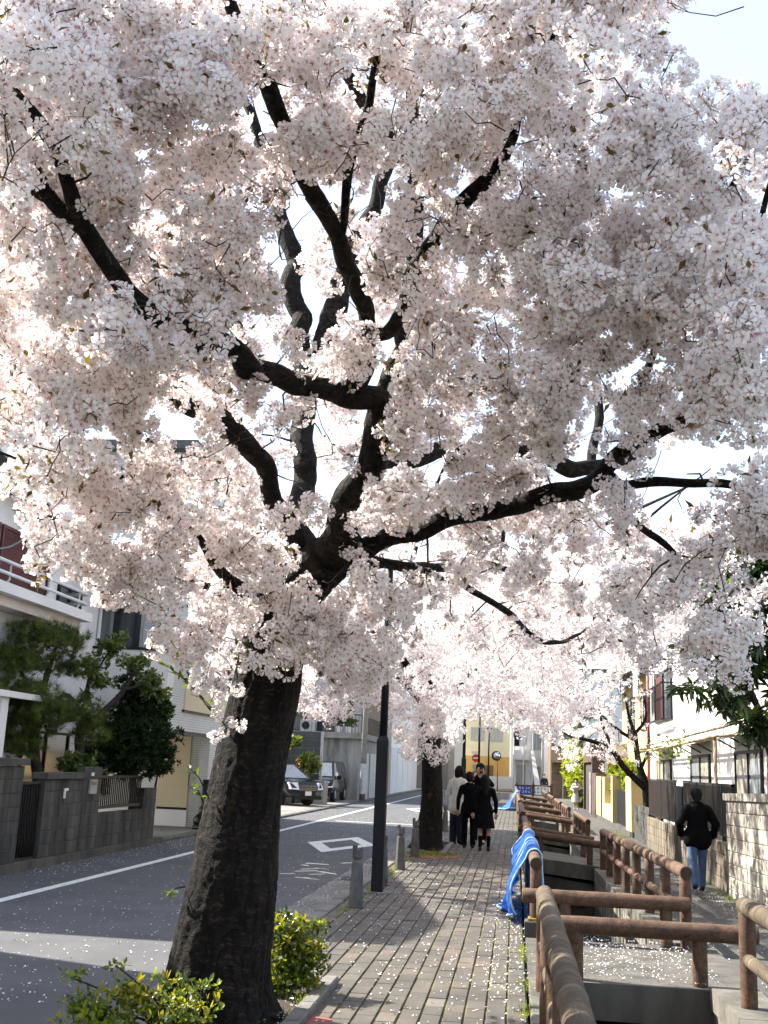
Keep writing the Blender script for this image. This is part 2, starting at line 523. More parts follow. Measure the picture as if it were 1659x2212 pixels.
# canal: walls, copings, water
cw = MB()
cw.box(.27, CANL, -8, CANEND, -1.15, -.02)
struct(cw, 'canal_wall', CANALW)
cw = MB()
for a, b_ in zip(ys[1:-1], ys[2:-1] + [CANEND]):
    cw.hexa([(CANR, a, -1.15), (1.8, a, -1.15), (1.8, b_, -1.15), (CANR, b_, -1.15), (CANR, a, zr(a) - .02), (1.8, a, zr(a) - .02), (1.8, b_, zr(b_) - .02), (CANR, b_, zr(b_) - .02)])
struct(cw, 'canal_wall', CANALW)
struct(MB().box(CANL, CANR, CANEND, CANEND + .3, -1.15, -.02), 'canal_wall', CANALW)
cop_l = MB(); cop_r = MB()
y = -8.35
while y < CANEND:
    y2 = y + 1.2
    if any(a_ < (y + y2) / 2 < b2_ for a_, b2_ in ((9.6, 12), (23.2, 25.8), (33.3, 36.3), (41.1, 43.), (48.8, 50.6), (58.6, 60.9))):
        y = y2; continue
    cop_l.box(.13, .42, y + .006, y2 - .006, -.12, .03, bev=.012)
    za, zb = zr(y), zr(y2)
    e = .006
    cop_r.hexa([(1.57, y + e, za - .12), (1.95, y + e, za - .12), (1.95, y2 - e, zb - .12), (1.57, y2 - e, zb - .12),
                (1.57, y + e, za + .045), (1.95, y + e, za + .045), (1.95, y2 - e, zb + .045), (1.57, y2 - e, zb + .045)])
    y = y2
struct(cop_l, 'canal_coping', mat('coping', (.16, .148, .12), (.06, .056, .046), .9, 3., .4, 60.))
struct(cop_r, 'canal_coping', MATS['coping'])
def water_mat():
    m, t, b = principled('dark_water')
    v = coord(t, (5, 2.2, 1), True)
    n1 = N(t, 'ShaderNodeTexNoise', Scale=1.6, Detail=3.); t.links.new(v, n1.inputs['Vector'])
    b.inputs['Base Color'].default_value = (.012, .014, .012, 1)
    b.inputs['Roughness'].default_value = .04
    b.inputs['Specular IOR Level'].default_value = .6
    bump(t, b, n1.outputs['Fac'], .22, .05)
    return m
struct(MB().box(CANL - .02, CANR + .02, -8, CANEND, -1.1, -.82), 'water', water_mat())

# ------------------------------------------------------------------ log railings
def log_mat(name, c, c2, ring):
    m, t, b = principled(name)
    v = coord(t, (1, 1, 1), True)
    n1 = N(t, 'ShaderNodeTexNoise', Scale=9., Detail=7., Roughness=.75); t.links.new(v, n1.inputs['Vector'])
    n2 = N(t, 'ShaderNodeTexNoise', Scale=70., Detail=4., Roughness=.7); t.links.new(v, n2.inputs['Vector'])
    col = ramp(t, n1.outputs['Fac'], [(.3, c2), (.68, c)])
    sp = ramp(t, n2.outputs['Fac'], [(.3, (.6, .6, .6)), (.72, (1.35, 1.33, 1.28))])
    col = mixc(t, 1., col, sp, 'MULTIPLY')
    at = N(t, 'ShaderNodeAttribute', attribute_name='band')
    col = mixc(t, at.outputs['Fac'], col, ring)
    t.links.new(col, b.inputs['Base Color']); b.inputs['Roughness'].default_value = .8
    b.inputs['Specular IOR Level'].default_value = .3
    bump(t, b, n2.outputs['Fac'], .55, .01)
    return m
LOGO = log_mat('weathered_log', (.135, .102, .066), (.038, .029, .020), (.25, .20, .135))
LOGR = log_mat('red_brown_log', (.165, .098, .063), (.040, .023, .016), (.22, .145, .10))
LOGE = mat('log_end', (.055, .03, .02), (.045, .025, .018), .9, 18., .5, 60.)
def log(name, a, b_, r, m, parent, ringed=False, n=18, seed=0.):
    """round imitation-wood log between two points, knobbly bands when ringed"""
    a, b_ = Vector(a), Vector(b_)
    L = (b_ - a).length
    k = max(4, int(L / (.05 if ringed else .12)))
    rl = random.Random(seed + a.y * 3.1 + a.x)
    bands = []
    if ringed:
        s = rl.uniform(.1, .3)
        while s < L:
            bands.append((s, rl.uniform(.35, 1.0))); s += rl.choice([rl.uniform(.09, .16), rl.uniform(.25, .5)])
    pts, rs, bv = [], [], []
    for i in range(k + 1):
        s = L * i / k
        p = a + (b_ - a) * (i / k)
        rr = r * (1 + .035 * noise.noise(Vector((s * 2.3, seed, a.x * 5))))
        bd = 0.
        for sb, am in bands:
            q = (s - sb) / .022
            if abs(q) < 3:
                e = math.exp(-q * q)
                rr += r * .06 * am * e
                bd = max(bd, .75 * am * e)
        pts.append(p); rs.append(rr); bv.append(bd)
    # rounded ends
    t = (b_ - a).normalized()
    pts = [a - t * .012] + pts + [b_ + t * .012]; rs = [rs[0] * .86] + rs + [rs[-1] * .86]; bv = [0] + bv + [0]
    mb = MB().tube(pts, rs, n, amp=lambda p, a, i: .045 * noise.noise(p * 11.) + .025 * noise.noise(p * 31.) - .05 * max(0., noise.noise(Vector((p.x * 40, p.y * 4, p.z * 40)) if ringed else Vector((p.x * 30, p.y * 30, p.z * 30))) - .3))
    mb.m[-1] = mb.m[-2] = 1
    o = mb.build(name, [m, LOGE], parent, smooth=True)
    me = o.data
    at = me.attributes.new('band', 'FLOAT', 'POINT')
    at.data.foreach_set('value', [bv[i // n] for i in range(len(me.vertices))])
    for f in me.polygons:
        if f.material_index == 1: f.use_smooth = False
    return o
def rail_section(y0, y1, xf, zf, label, m, posts, ringed=True, near=False):
    t = thing('log_railing', label, 'railing', (xf(y0), y0, zf(y0)), 'log railings along the canal')
    log('top_rail', (xf(y0), y0 - .07, zf(y0) + .70), (xf(y1), y1 + .07, zf(y1) + .70), .066, m, t, ringed, 20 if near else 14, y0)
    log('mid_rail', (xf(y0), y0 + .0, zf(y0) + .33), (xf(y1), y1 - .0, zf(y1) + .33), .047, m, t, ringed, 14, y0 + 5)
    n = max(1, round((y1 - y0) / posts))
    for k in range(n + 1):
        y = y0 + (y1 - y0) * k / n
        log('post', (xf(y), y, zf(y) - .05), (xf(y), y, zf(y) + .66), .06, LOGR, t, False, 14, y * 1.7)
    return t
xl = lambda y: .24 - .0028 * (y - 9)
zl = lambda y: .03
xr_ = lambda y: 1.72
zrr = lambda y: zr(y) + .045
RAILS = [(2.2, 9.05, xl, zl, 'weathered log railing on the pavement side with a rounded rail end at the first footbridge', LOGO, 1.14, True),
 (12.15, 23.2, xl, zl, 'log railing on the pavement side carrying the large blue net sheet', LOGR, 1.45, True),
 (25.9, 33.2, xl, zl, 'log railing beside the pavement just beyond the school group', LOGR, 1.45, False),
 (36.3, 48.6, xl, zl, 'log railing on the pavement side leading up to the small blue sheet', LOGR, 2.0, False),
 (50.6, 70.5, xl, zl, 'log railing on the pavement side ending at the signboard fence', LOGR, 2.4, False),
 (2.4, 8.85, xr_, zrr, 'weathered log railing opposite the pierced block wall, ending at the first footbridge', LOGO, 1.2, True),
 (11.9, 22.6, xr_, zrr, 'log railing that the person in blue jeans walks past', LOGR, 1.5, True),
 (27.2, 33.0, xr_, zrr, 'log railing on the house-side bank opposite the board fence', LOGR, 1.45, False),
 (36.6, 41.0, xr_, zrr, 'short log railing on the house-side bank opposite the yellow gate piers', LOGR, 1.45, False),
 (43.0, 48.8, xr_, zrr, 'log railing on the house-side bank opposite the yellow garden wall', LOGR, 1.9, False),
 (51.0, 58.5, xr_, zrr, 'log railing on the house-side bank opposite the brown brick pier', LOGR, 2.4, False),
 (61.0, 70.0, xr_, zrr, 'log railing on the house-side bank opposite the lime-green bush', LOGR, 2.9, False)]
for a_, b_, xf_, zf_, lab, m_, ps, nr in RAILS: rail_section(a_, b_, xf_, zf_, lab, m_, ps, near=nr)
# concrete footing with a yellow band under the first post of the second railing
ft = MB().box(.12, .34, 12.03, 12.27, -.02, .16, bev=.01)
ft.box(.155, .315, 12.055, 12.245, .155, .185, 1)
o = ft.build('post_footing', [CONCD, mat('yellow_band', (.45, .27, .02), (.2, .13, .03), .7, 20.)], origin=(.23, 12.15, -.02))
tag(o, 'dark concrete footing with yellow band under the railing end post', 'footing')

BR = [(9.65, 11.95, 'footbridge thick with petals, before the blue-draped railing'),
      (23.3, 25.7, 'footbridge beside the school group'),
      (33.4, 36.2, 'footbridge opposite the white house corner'),
      (41.2, 42.9, 'narrow footbridge opposite the black sheet gate'),
      (48.9, 50.5, 'footbridge opposite the yellow wall end'),
      (58.7, 60.8, 'footbridge by the brown shutter gate')]
DECK = mat('bridge_deck', (.125, .115, .098), (.038, .036, .03), .88, 3.2, .6, 60., stretch=(1, 1, .4), lo=.3, hi=.7)
for i, (a, b_, w) in enumerate(BR):
    z0, z1 = .012, zr(a) + .012
    t = thing('footbridge', 'concrete slab ' + w, 'footbridge', (1.0, (a + b_) / 2, 0), 'slab footbridges over the canal')
    x0, x1 = .13, 2.0
    mb = MB()
    mb.hexa([(x0, a, z0 - .28), (x1, a, z1 - .28), (x1, b_, z1 - .28), (x0, b_, z0 - .28), (x0, a, z0), (x1, a, z1), (x1, b_, z1), (x0, b_, z0)])
    mb.build('deck', DECK, t)
    mb = MB()
    mb.hexa([(CANL + .01, a + .05, z0 - .60), (CANR - .01, a + .05, z1 - .60), (CANR - .01, b_ - .05, z1 - .60), (CANL + .01, b_ - .05, z0 - .60),
             (CANL + .01, a + .05, z0 - .33), (CANR - .01, a + .05, z1 - .33), (CANR - .01, b_ - .05, z1 - .33), (CANL + .01, b_ - .05, z0 - .33)])
    mb.build('beam', CONCD, t)
    for e, y in (('near', a + .14), ('far', b_ - .1)):
        g_ = thing('guard_log', 'low log guard on the %s side of the %s' % ('upstream' if e == 'near' else 'downstream', w.split(',')[0]), 'guard rail', (1.0, y, .04), 'low log guards on the footbridges')
        zz = .42
        xa, xb = (.10, 1.74) if e == 'far' else (.33, 1.97)
        zA, zB = z0 + zz, z1 + zz
        log('top_log', (xa, y, zA), (xb, y - .04, zB), .072, LOGR, g_, False, 18, i * 3 + y)
        for xp in (.52, 1.52):
            zz_ = z0 + (z1 - z0) * (xp - x0) / (x1 - x0)
            log('post', (xp, y, zz_ - .03), (xp, y, zz_ + zz - .02), .062, LOGR, g_, False, 14, xp + y)
# ================================================================== blossom clusters
def set_tint(me, cols):
    at = me.color_attributes.new('tint', 'FLOAT_COLOR', 'POINT')
    a = np.ones((len(me.vertices), 4), np.float32); a[:, :3] = np.array(cols, np.float32)
    at.data.foreach_set('color', a.ravel())
def flower(V, Fc, C, Mi, c, nrm, r, rg, lod):
    """five-petalled flower facing nrm"""
    nrm = nrm.normalized()
    u = nrm.orthogonal().normalized(); w = nrm.cross(u)
    a0 = rg.uniform(0, 6.28)
    deep = rg.random() < .3
    cc = (.66, .32, .34) if deep else (.88, .72, .66)
    cm = (.98, .94, .945) if deep else (1., .98, .975)
    cup = rg.uniform(.1, .5)
    if lod: cc = (.86, .62, .60) if deep else (.95, .86, .82)
    b0 = len(V)
    V.append(c - nrm * r * .10); C.append(cc)
    for k in range(5):
        a = a0 + k * 1.2566 + rg.uniform(-.08, .08)
        rr = r * rg.uniform(.88, 1.06)
        h = cup * rr
        def P(ang, rad_, hh): return c + (u * math.cos(ang) + w * math.sin(ang)) * rad_ + nrm * hh
        n0 = len(V)
        if lod == 0:
            V += [P(a - .40, rr * .48, h * .25), P(a + .40, rr * .48, h * .25), P(a - .50, rr * .84, h * .75), P(a + .50, rr * .84, h * .75), P(a - .14, rr * 1.02, h), P(a + .14, rr * 1.02, h), P(a, rr * .93, h)]
            C += [cm, cm, (1, .985, .98), (1, .985, .98), (1, .98, .97), (1, .98, .97), (1, .97, .96)]
            Fc += [(b0, n0, n0 + 1), (n0, n0 + 2, n0 + 3, n0 + 1), (n0 + 2, n0 + 4, n0 + 6), (n0 + 2, n0 + 6, n0 + 3), (n0 + 6, n0 + 5, n0 + 3)]
            Mi += [0] * 5
        else:
            V += [P(a - .55, rr * .72, h * .5), P(a, rr * 1.02, h), P(a + .55, rr * .72, h * .5)]
            C += [(1, .985, .98)] * 3
            Fc += [(b0, n0, n0 + 1, n0 + 2)]; Mi += [0]
    if lod == 0:   # dark star of stamens and calyx in the throat
        n0 = len(V)
        cs = (.28, .10, .10) if deep else (.52, .34, .20)
        for k in range(5):
            a = a0 + .628 + k * 1.2566
            for ra, hh in ((.05, .03), (.30, .16), (.05, .03)):
                pass
            d1 = u * math.cos(a) + w * math.sin(a)
            d2 = u * math.cos(a + .7) + w * math.sin(a + .7)
            d3 = u * math.cos(a - .7) + w * math.sin(a - .7)
            q = len(V)
            V += [c + d2 * r * .085 + nrm * r * .02, c + d3 * r * .085 + nrm * r * .02, c + d1 * r * .38 + nrm * r * .15]
            C += [cs] * 3
            Fc.append((q, q + 1, q + 2)); Mi.append(0)
        # red-brown calyx behind the flower
        q = len(V)
        V.append(c - nrm * r * .5); C.append((.55, .40, .26))
        for k in range(4):
            a = a0 + k * 1.5708
            V.append(c - nrm * r * .13 + (u * math.cos(a) + w * math.sin(a)) * r * .2); C.append((.62, .40, .36))
        for k in range(4):
            Fc.append((q, q + 1 + k, q + 1 + (k + 1) % 4)); Mi.append(0)
def leaflet(V, Fc, C, Mi, p, d, L, wd, mi, rg, up=None):
    d = d.normalized()
    s = d.cross(up or Vector((rg.uniform(-1, 1), rg.uniform(-1, 1), 1))).normalized()
    n = s.cross(d)
    q = len(V)
    V += [p, p + d * L * .4 + s * wd + n * L * .06, p + d * L - n * L * .12, p + d * L * .4 - s * wd + n * L * .06, p + d * L * .5 - n * L * .03]
    C += [(1, 1, 1)] * 5
    Fc += [(q, q + 1, q + 4), (q + 1, q + 2, q + 4), (q + 2, q + 3, q + 4), (q + 3, q, q + 4)]
    Mi += [mi] * 4
def cluster_mesh(seed, nfl, rs, lod, fr=.0235, leaves=0, open_=False, nball=3):
    rg = random.Random(seed)
    V, Fc, C, Mi = [], [], [], []
    balls = []
    for k in range(nball):
        c = Vector((rg.gauss(0, .55), rg.gauss(0, .55), rg.gauss(0, .4))) * rs * (1. if nball > 1 else 0)
        balls.append((c, rs * rg.uniform(.6, .9)))
    for k in range(nfl):
        bc, br = balls[k % nball]
        for _ in range(6):
            d = Vector((rg.gauss(0, 1), rg.gauss(0, 1), rg.gauss(-.1, 1))).normalized()
            p = bc + d * br * rg.uniform(.8, 1.12)
            if all((p - c2).length > r2 * .72 for c2, r2 in balls): break
        nn = d + Vector((rg.gauss(0, .22), rg.gauss(0, .22), rg.gauss(-.1, .22)))
        flower(V, Fc, C, Mi, p, nn, fr * rg.uniform(.9, 1.12), rg, lod)
        if lod == 0 and (open_ or rg.random() < .35):     # flower stalk back to the spur
            s = nn.orthogonal().normalized() * .0009
            e = bc * .8
            q = len(V)
            V += [p - s, p + s, e + s, e - s]; C += [(.26, .22, .08)] * 4
            Fc.append((q, q + 1, q + 2, q + 3)); Mi.append(0)
    for k in range(leaves):
        d = Vector((rg.gauss(0, 1), rg.gauss(0, 1), rg.gauss(.2, 1))).normalized()
        bc, br = balls[k % nball]
        leaflet(V, Fc, C, Mi, bc + d * br * .45, d, rg.uniform(.03, .06), .010, 1, rg)
    me = bpy.data.meshes.new('blossom_cluster')
    me.from_pydata([tuple(v) for v in V], [], Fc)
    me.materials.append(PETAL); me.materials.append(YLEAF)
    me.polygons.foreach_set('material_index', Mi)
    me.update()
    set_tint(me, C)
    return me
NEAR_CL = [cluster_mesh(1, 52, .078, 0), cluster_mesh(2, 46, .074, 0, leaves=4), cluster_mesh(3, 60, .084, 0, nball=4, leaves=1), cluster_mesh(4, 32, .064, 0, leaves=2, nball=2),
           cluster_mesh(5, 18, .058, 0, leaves=8, open_=True, nball=2), cluster_mesh(6, 50, .078, 0, leaves=3)]
FAR_CL = [cluster_mesh(21, 34, .085, 1), cluster_mesh(22, 28, .085, 1, leaves=4), cluster_mesh(23, 38, .092, 1, leaves=2), cluster_mesh(24, 22, .075, 1, leaves=5)]
def src_objects(meshes, nm):
    out = []
    for m in meshes:
        out.append(bpy.data.objects.new(nm, m))     # not linked: only read by the node group
    return out
NEAR_SRC, FAR_SRC = src_objects(NEAR_CL, 'blossom_cluster_source'), src_objects(FAR_CL, 'far_cluster_source')
def scatter_object(name, pts, rots, scls, idxs, srcs, parent, kind='stuff'):
    """one object: points that carry small meshes (geometry nodes)"""
    me = bpy.data.meshes.new(name)
    off = np.array(wloc(parent)) if parent is not None else np.zeros(3)
    pts = np.asarray(pts, float).reshape(-1, 3) - off
    n = len(pts)
    me.vertices.add(n)
    me.vertices.foreach_set('co', pts.ravel())
    me.attributes.new('rot', 'FLOAT_VECTOR', 'POINT').data.foreach_set('vector', np.asarray(rots, np.float32).ravel())
    me.attributes.new('scl', 'FLOAT', 'POINT').data.foreach_set('value', np.asarray(scls, np.float32))
    me.attributes.new('idx', 'INT', 'POINT').data.foreach_set('value', np.asarray(idxs, np.int32))
    me.update()
    o = bpy.data.objects.new(name, me)
    o.parent = parent
    COL.objects.link(o)
    ng = bpy.data.node_groups.new(name, 'GeometryNodeTree')
    ng.interface.new_socket('Geometry', in_out='INPUT', socket_type='NodeSocketGeometry')
    ng.interface.new_socket('Geometry', in_out='OUTPUT', socket_type='NodeSocketGeometry')
    gi, go = ng.nodes.new('NodeGroupInput'), ng.nodes.new('NodeGroupOutput')
    iop = ng.nodes.new('GeometryNodeInstanceOnPoints')
    jn = ng.nodes.new('GeometryNodeJoinGeometry')
    for s in srcs:
        oi = ng.nodes.new('GeometryNodeObjectInfo'); oi.inputs['Object'].default_value = s
        gt = ng.nodes.new('GeometryNodeGeometryToInstance')
        ng.links.new(oi.outputs['Geometry'], gt.inputs[0]); ng.links.new(gt.outputs[0], jn.inputs[0])
    def attr(nm, ty):
        a = ng.nodes.new('GeometryNodeInputNamedAttribute'); a.data_type = ty; a.inputs['Name'].default_value = nm
        return a.outputs['Attribute']
    er = ng.nodes.new('FunctionNodeEulerToRotation')
    ng.links.new(attr('rot', 'FLOAT_VECTOR'), er.inputs[0])
    ng.links.new(gi.outputs[0], iop.inputs['Points'])
    ng.links.new(jn.outputs[0], iop.inputs['Instance'])
    iop.inputs['Pick Instance'].default_value = True
    ng.links.new(attr('idx', 'INT'), iop.inputs['Instance Index'])
    ng.links.new(er.outputs[0], iop.inputs['Rotation'])
    ng.links.new(attr('scl', 'FLOAT'), iop.inputs['Scale'])
    ng.links.new(iop.outputs[0], go.inputs[0])
    md = o.modifiers.new('scatter', 'NODES'); md.node_group = ng
    if kind: o['kind'] = kind
    return o

# ------------------------------------------------------------------ cherry trees
def inside(poly, x, y):
    c = False
    n = len(poly)
    for i in range(n):
        x1, y1 = poly[i]; x2, y2 = poly[i - 1]
        if (y1 > y) != (y2 > y) and x < (x2 - x1) * (y - y1) / (y2 - y1) + x1: c = not c
    return c
def limb_rows(rows):
    """(view x, view y, distance, width in view px) -> (x,y,z,r)"""
    out = []
    for vx, vy, Y, w in rows:
        p = W(vx, vy, Y)
        slant = (p - CAM_P).length
        out.append((p.x, p.y, p.z, w / 2.16016 / 2 / F_PX * slant))
    return out
TRUNK1 = [(468, 2290, 7.6, 228), (469, 2200, 7.6, 212), (471, 2126, 7.6, 199), (487, 2020, 7.6, 188), (503, 1923, 7.6, 178), (515, 1820, 7.62, 166), (528, 1721, 7.64, 154), (545, 1620, 7.65, 148), (558, 1559, 7.64, 144), (575, 1480, 7.62, 140),
          (590, 1400, 7.6, 130), (613, 1320, 7.5, 120), (660, 1255, 7.35, 112), (712, 1205, 7.2, 106)]
LIMBS1 = [
 # main leader, up to the right and back over the road
 [(690, 1230, 7.3, 100), (735, 1165, 7.1, 92), (775, 1085, 6.9, 80), (805, 1000, 6.75, 72), (832, 920, 6.6, 72), (838, 880, 6.5, 70), (812, 858, 6.45, 64), (760, 850, 6.35, 62), (700, 826, 6.1, 54),
  (640, 822, 5.9, 52), (590, 815, 5.7, 54), (530, 782, 5.4, 56), (450, 742, 5.05, 56), (390, 716, 4.8, 52), (330, 680, 4.6, 48), (275, 625, 4.45, 48), (230, 555, 4.35, 46), (185, 478, 4.2, 42), (140, 380, 4.1, 34), (85, 270, 4.0, 34), (20, 195, 3.9, 32), (-80, 110, 3.7, 28), (-220, 0, 3.5, 20)],
 [(190, 490, 4.22, 34), (115, 425, 4.15, 34), (60, 330, 4.1, 34), (0, 245, 4.0, 32), (-90, 150, 3.9, 26), (-260, 60, 3.8, 16)],
 [(175, 465, 4.2, 18), (90, 420, 4.2, 20), (20, 385, 4.2, 18), (-60, 370, 4.2, 14)],
 # upright leader to the top of the frame
 [(760, 855, 6.35, 54), (782, 795, 6.25, 48), (796, 735, 6.15, 44), (803, 680, 6.05, 42), (790, 640, 5.95, 44), (745, 560, 5.7, 44), (715, 495, 5.5, 42), (672, 400, 5.2, 40), (625, 295, 4.95, 40), (575, 190, 4.7, 38), (535, 105, 4.55, 34), (505, 20, 4.4, 30), (485, -70, 4.3, 26), (450, -260, 4.1, 16)],
 [(728, 520, 5.55, 22), (745, 420, 5.4, 22), (770, 310, 5.2, 22), (800, 190, 5.0, 20), (830, 70, 4.85, 18), (850, -40, 4.7, 14), (880, -220, 4.5, 8)],
 # right leader
 [(800, 715, 6.1, 30), (840, 722, 6.0, 34), (872, 680, 5.95, 38), (892, 610, 5.85, 40), (905, 568, 5.75, 36), (955, 500, 5.6, 36), (1010, 432, 5.4, 36), (1060, 380, 5.25, 34), (1110, 300, 5.1, 24), (1130, 230, 5.0, 20), (1200, 80, 4.8, 15), (1290, -80, 4.6, 10)],
 [(832, 905, 6.55, 44), (852, 800, 6.6, 42), (880, 690, 6.6, 40), (895, 570, 6.5, 38), (893, 490, 6.4, 36), (905, 390, 6.3, 40), (870, 330, 6.1, 36), (800, 240, 5.9, 32), (740, 150, 5.7, 26), (690, 130, 5.6, 22), (600, 60, 5.4, 14)],
 [(905, 390, 6.3, 30), (890, 290, 6.2, 26), (882, 200, 6.1, 30), (885, 130, 6.0, 26), (905, 30, 5.9, 18), (930, -150, 5.7, 10)],
 # low right limb reaching over the canal
 [(712, 1210, 7.15, 70), (790, 1188, 7.05, 52), (880, 1160, 6.95, 48), (1000, 1126, 6.8, 46), (1100, 1092, 6.6, 44), (1200, 1062, 6.4, 48), (1270, 1030, 6.25, 46), (1350, 975, 6.05, 40), (1420, 928, 5.9, 36), (1510, 890, 5.7, 32), (1610, 850, 5.5, 24), (1720, 790, 5.3, 18), (1850, 740, 5.1, 10)],
 [(1300, 1012, 6.2, 26), (1340, 1045, 6.15, 24), (1430, 1045, 6.05, 23), (1540, 1040, 5.9, 21), (1660, 1065, 5.8, 17), (1800, 1070, 5.7, 10)],
 [(1315, 1045, 6.15, 16), (1340, 1095, 6.1, 17), (1385, 1140, 6.05, 17), (1430, 1172, 6.0, 16), (1460, 1200, 6.0, 10)],
 [(1360, 970, 6.05, 20), (1400, 800, 5.7, 20), (1440, 660, 5.3, 18), (1500, 520, 5.0, 18), (1570, 420, 4.8, 16), (1640, 290, 4.6, 13), (1720, 180, 4.5, 9)],
 [(1430, 925, 5.9, 20), (1520, 830, 5.5, 18), (1590, 650, 5.0, 16), (1650, 440, 4.7, 13), (1700, 300, 4.6, 8)],
 # left limb with the sawn end
 [(640, 1270, 7.45, 76), (650, 1190, 7.3, 56), (625, 1120, 7.15, 44), (590, 1070, 7.0, 46), (562, 1005, 6.85, 50), (520, 945, 6.7, 54), (465, 905, 6.5, 52), (420, 875, 6.35, 50), (390, 845, 6.25, 50), (368, 818, 6.2, 46)],
 [(520, 945, 6.7, 20), (430, 985, 6.5, 14), (330, 1000, 6.3, 10), (200, 1060, 6.0, 7)],
 [(440, 890, 6.4, 18), (360, 790, 6.2, 20), (400, 760, 6.0, 20), (440, 745, 5.2, 22)],
 # low left limb over the road
 [(610, 1345, 7.55, 70), (560, 1290, 7.4, 48), (500, 1262, 7.2, 32), (455, 1205, 7.0, 22), (420, 1160, 6.85, 18), (330, 1090, 6.6, 14), (210, 1040, 6.3, 10), (60, 1000, 5.9, 7), (-120, 930, 5.5, 4)],
 [(520, 1270, 7.25, 24), (420, 1260, 6.95, 14), (300, 1230, 6.6, 10), (180, 1210, 6.3, 7), (90, 1200, 6.1, 4)],
 # back leaders behind the crown
 [(655, 1250, 7.4, 70), (640, 1120, 7.7, 60), (640, 1010, 7.9, 56), (655, 880, 8.1, 56), (648, 760, 8.3, 50), (640, 650, 8.45, 48), (625, 550, 8.6, 44), (600, 440, 8.7, 36), (560, 300, 8.8, 26), (500, 150, 8.9, 16)],
 [(660, 900, 8.1, 50), (700, 740, 8.4, 52), (728, 640, 8.55, 54), (775, 520, 8.7, 44), (830, 400, 8.8, 34), (900, 250, 8.9, 22), (960, 120, 9.0, 14)],
 [(720, 1195, 7.3, 60), (800, 1020, 7.7, 44), (920, 985, 8.1, 40), (1060, 975, 8.5, 44), (1150, 985, 8.8, 50), (1240, 1010, 9.1, 40), (1330, 990, 9.4, 30), (1440, 920, 9.8, 22), (1580, 850, 10.2, 14)],
 [(1270, 1004, 9.2, 22), (1290, 880, 9.4, 22), (1285, 760, 9.5, 20), (1260, 600, 9.6, 14)],
 [(700, 1260, 7.3, 40), (830, 1232, 7.9, 28), (960, 1222, 8.5, 22), (1080, 1225, 9.1, 16), (1200, 1280, 9.8, 9)],
 [(745, 1220, 7.2, 26), (900, 1230, 7.6, 17), (1040, 1290, 8.2, 16), (1110, 1335, 8.6, 16), (1170, 1385, 8.9, 14), (1215, 1385, 9.2, 10), (1270, 1360, 9.8, 5)],
]
def trunk_amp(p, a, i):
    h = p.z
    ca, sa = math.cos(a), math.sin(a)
    f = .07 * noise.noise(Vector((ca * 1.5, sa * 1.5, h * .9)))
    q = Vector((ca * 5.5, sa * 5.5, h * 2.6)) + noise.noise_vector(Vector((ca * 2, sa * 2, h * 2))) * .9
    f += .030 * (1 - 2.4 * abs(noise.noise(q)))                                           # plates between upright fissures
    f += .014 * noise.noise(Vector((ca * 4, sa * 4, h * 24)))                             # level lenticel ridges
    f += .012 * noise.noise(Vector((p.x * 34, p.y * 34, h * 30)))
    f += .10 * max(0., noise.noise(Vector((ca * 1.9 + 4, sa * 1.9, h * 1.7))) - .32)      # burrs
    f += .30 * math.exp(-max(0, h + .03) / .17) * (.25 + .75 * max(0, math.sin(a * 2.5 + 1)) + .3 * noise.noise(Vector((ca * 3, sa * 3, 0))))
    return f
def limb_amp(p, a, i):
    return .10 * noise.noise(p * 8.) + .05 * noise.noise(p * 24.) + .16 * max(0., noise.noise(p * 5.3 + Vector((7, 7, 7))) - .45)
def grow(limbs, targets, tmax=.9, rg=None, seglen=.13, r_tip=.0030, kink=.9):
    """join scattered twig tips to the nearest wood, closest tips first -> list of twigs (pts, radii)"""
    rg = rg or random.Random(3)
    nodes = [np.array(r[:3]) for l in limbs for r in l]
    nrad = [r[3] for l in limbs for r in l]
    cap = len(nodes) + 40 * len(targets)
    A = np.zeros((cap, 3)); RR = np.zeros(cap)
    n = len(nodes); A[:n] = nodes; RR[:n] = nrad
    T = np.asarray(targets)
    L0 = A[:n]
    dm = np.array([np.min(((L0 - t) ** 2).sum(1)) for t in T])
    twigs = []
    for ti in np.argsort(dm):
        t = T[ti]
        d2 = ((A[:n] - t) ** 2).sum(1)
        # prefer slightly thicker wood
        k = int(np.argmin(d2))
        d = math.sqrt(d2[k])
        if d < .03: continue
        m = max(2, int(math.ceil(d / seglen)))
        p0 = A[k].copy(); r0 = RR[k]
        side = np.array([rg.gauss(0, 1), rg.gauss(0, 1), rg.gauss(.3, 1)]); side /= np.linalg.norm(side)
        bend = side * d * rg.uniform(.04, .2)
        rs0 = min(r0 * .7, r_tip + .0095 * d + .002)
        pts, rs = [], []
        for j in range(m + 1):
            f = j / m
            q = p0 + (t - p0) * f + bend * math.sin(math.pi * f) + (np.array([rg.gauss(0, 1), rg.gauss(0, 1), rg.gauss(0, 1)]) * kink * .12 * seglen if 0 < j < m else 0)
            pts.append(q); rs.append(rs0 + (r_tip - rs0) * f)
        twigs.append((pts, rs))
        e = n + m
        A[n:e] = pts[1:]; RR[n:e] = rs[1:]; n = e
    return twigs
def twig_object(twigs, parent, sides=4, name='twigs', m=None):
    mb = MB()
    for pts, rs in twigs:
        mb.tube([Vector(p) for p in pts], rs, sides, cap=False)
    return mb.build(name, m or TWIG, parent, smooth=True, kind='stuff')

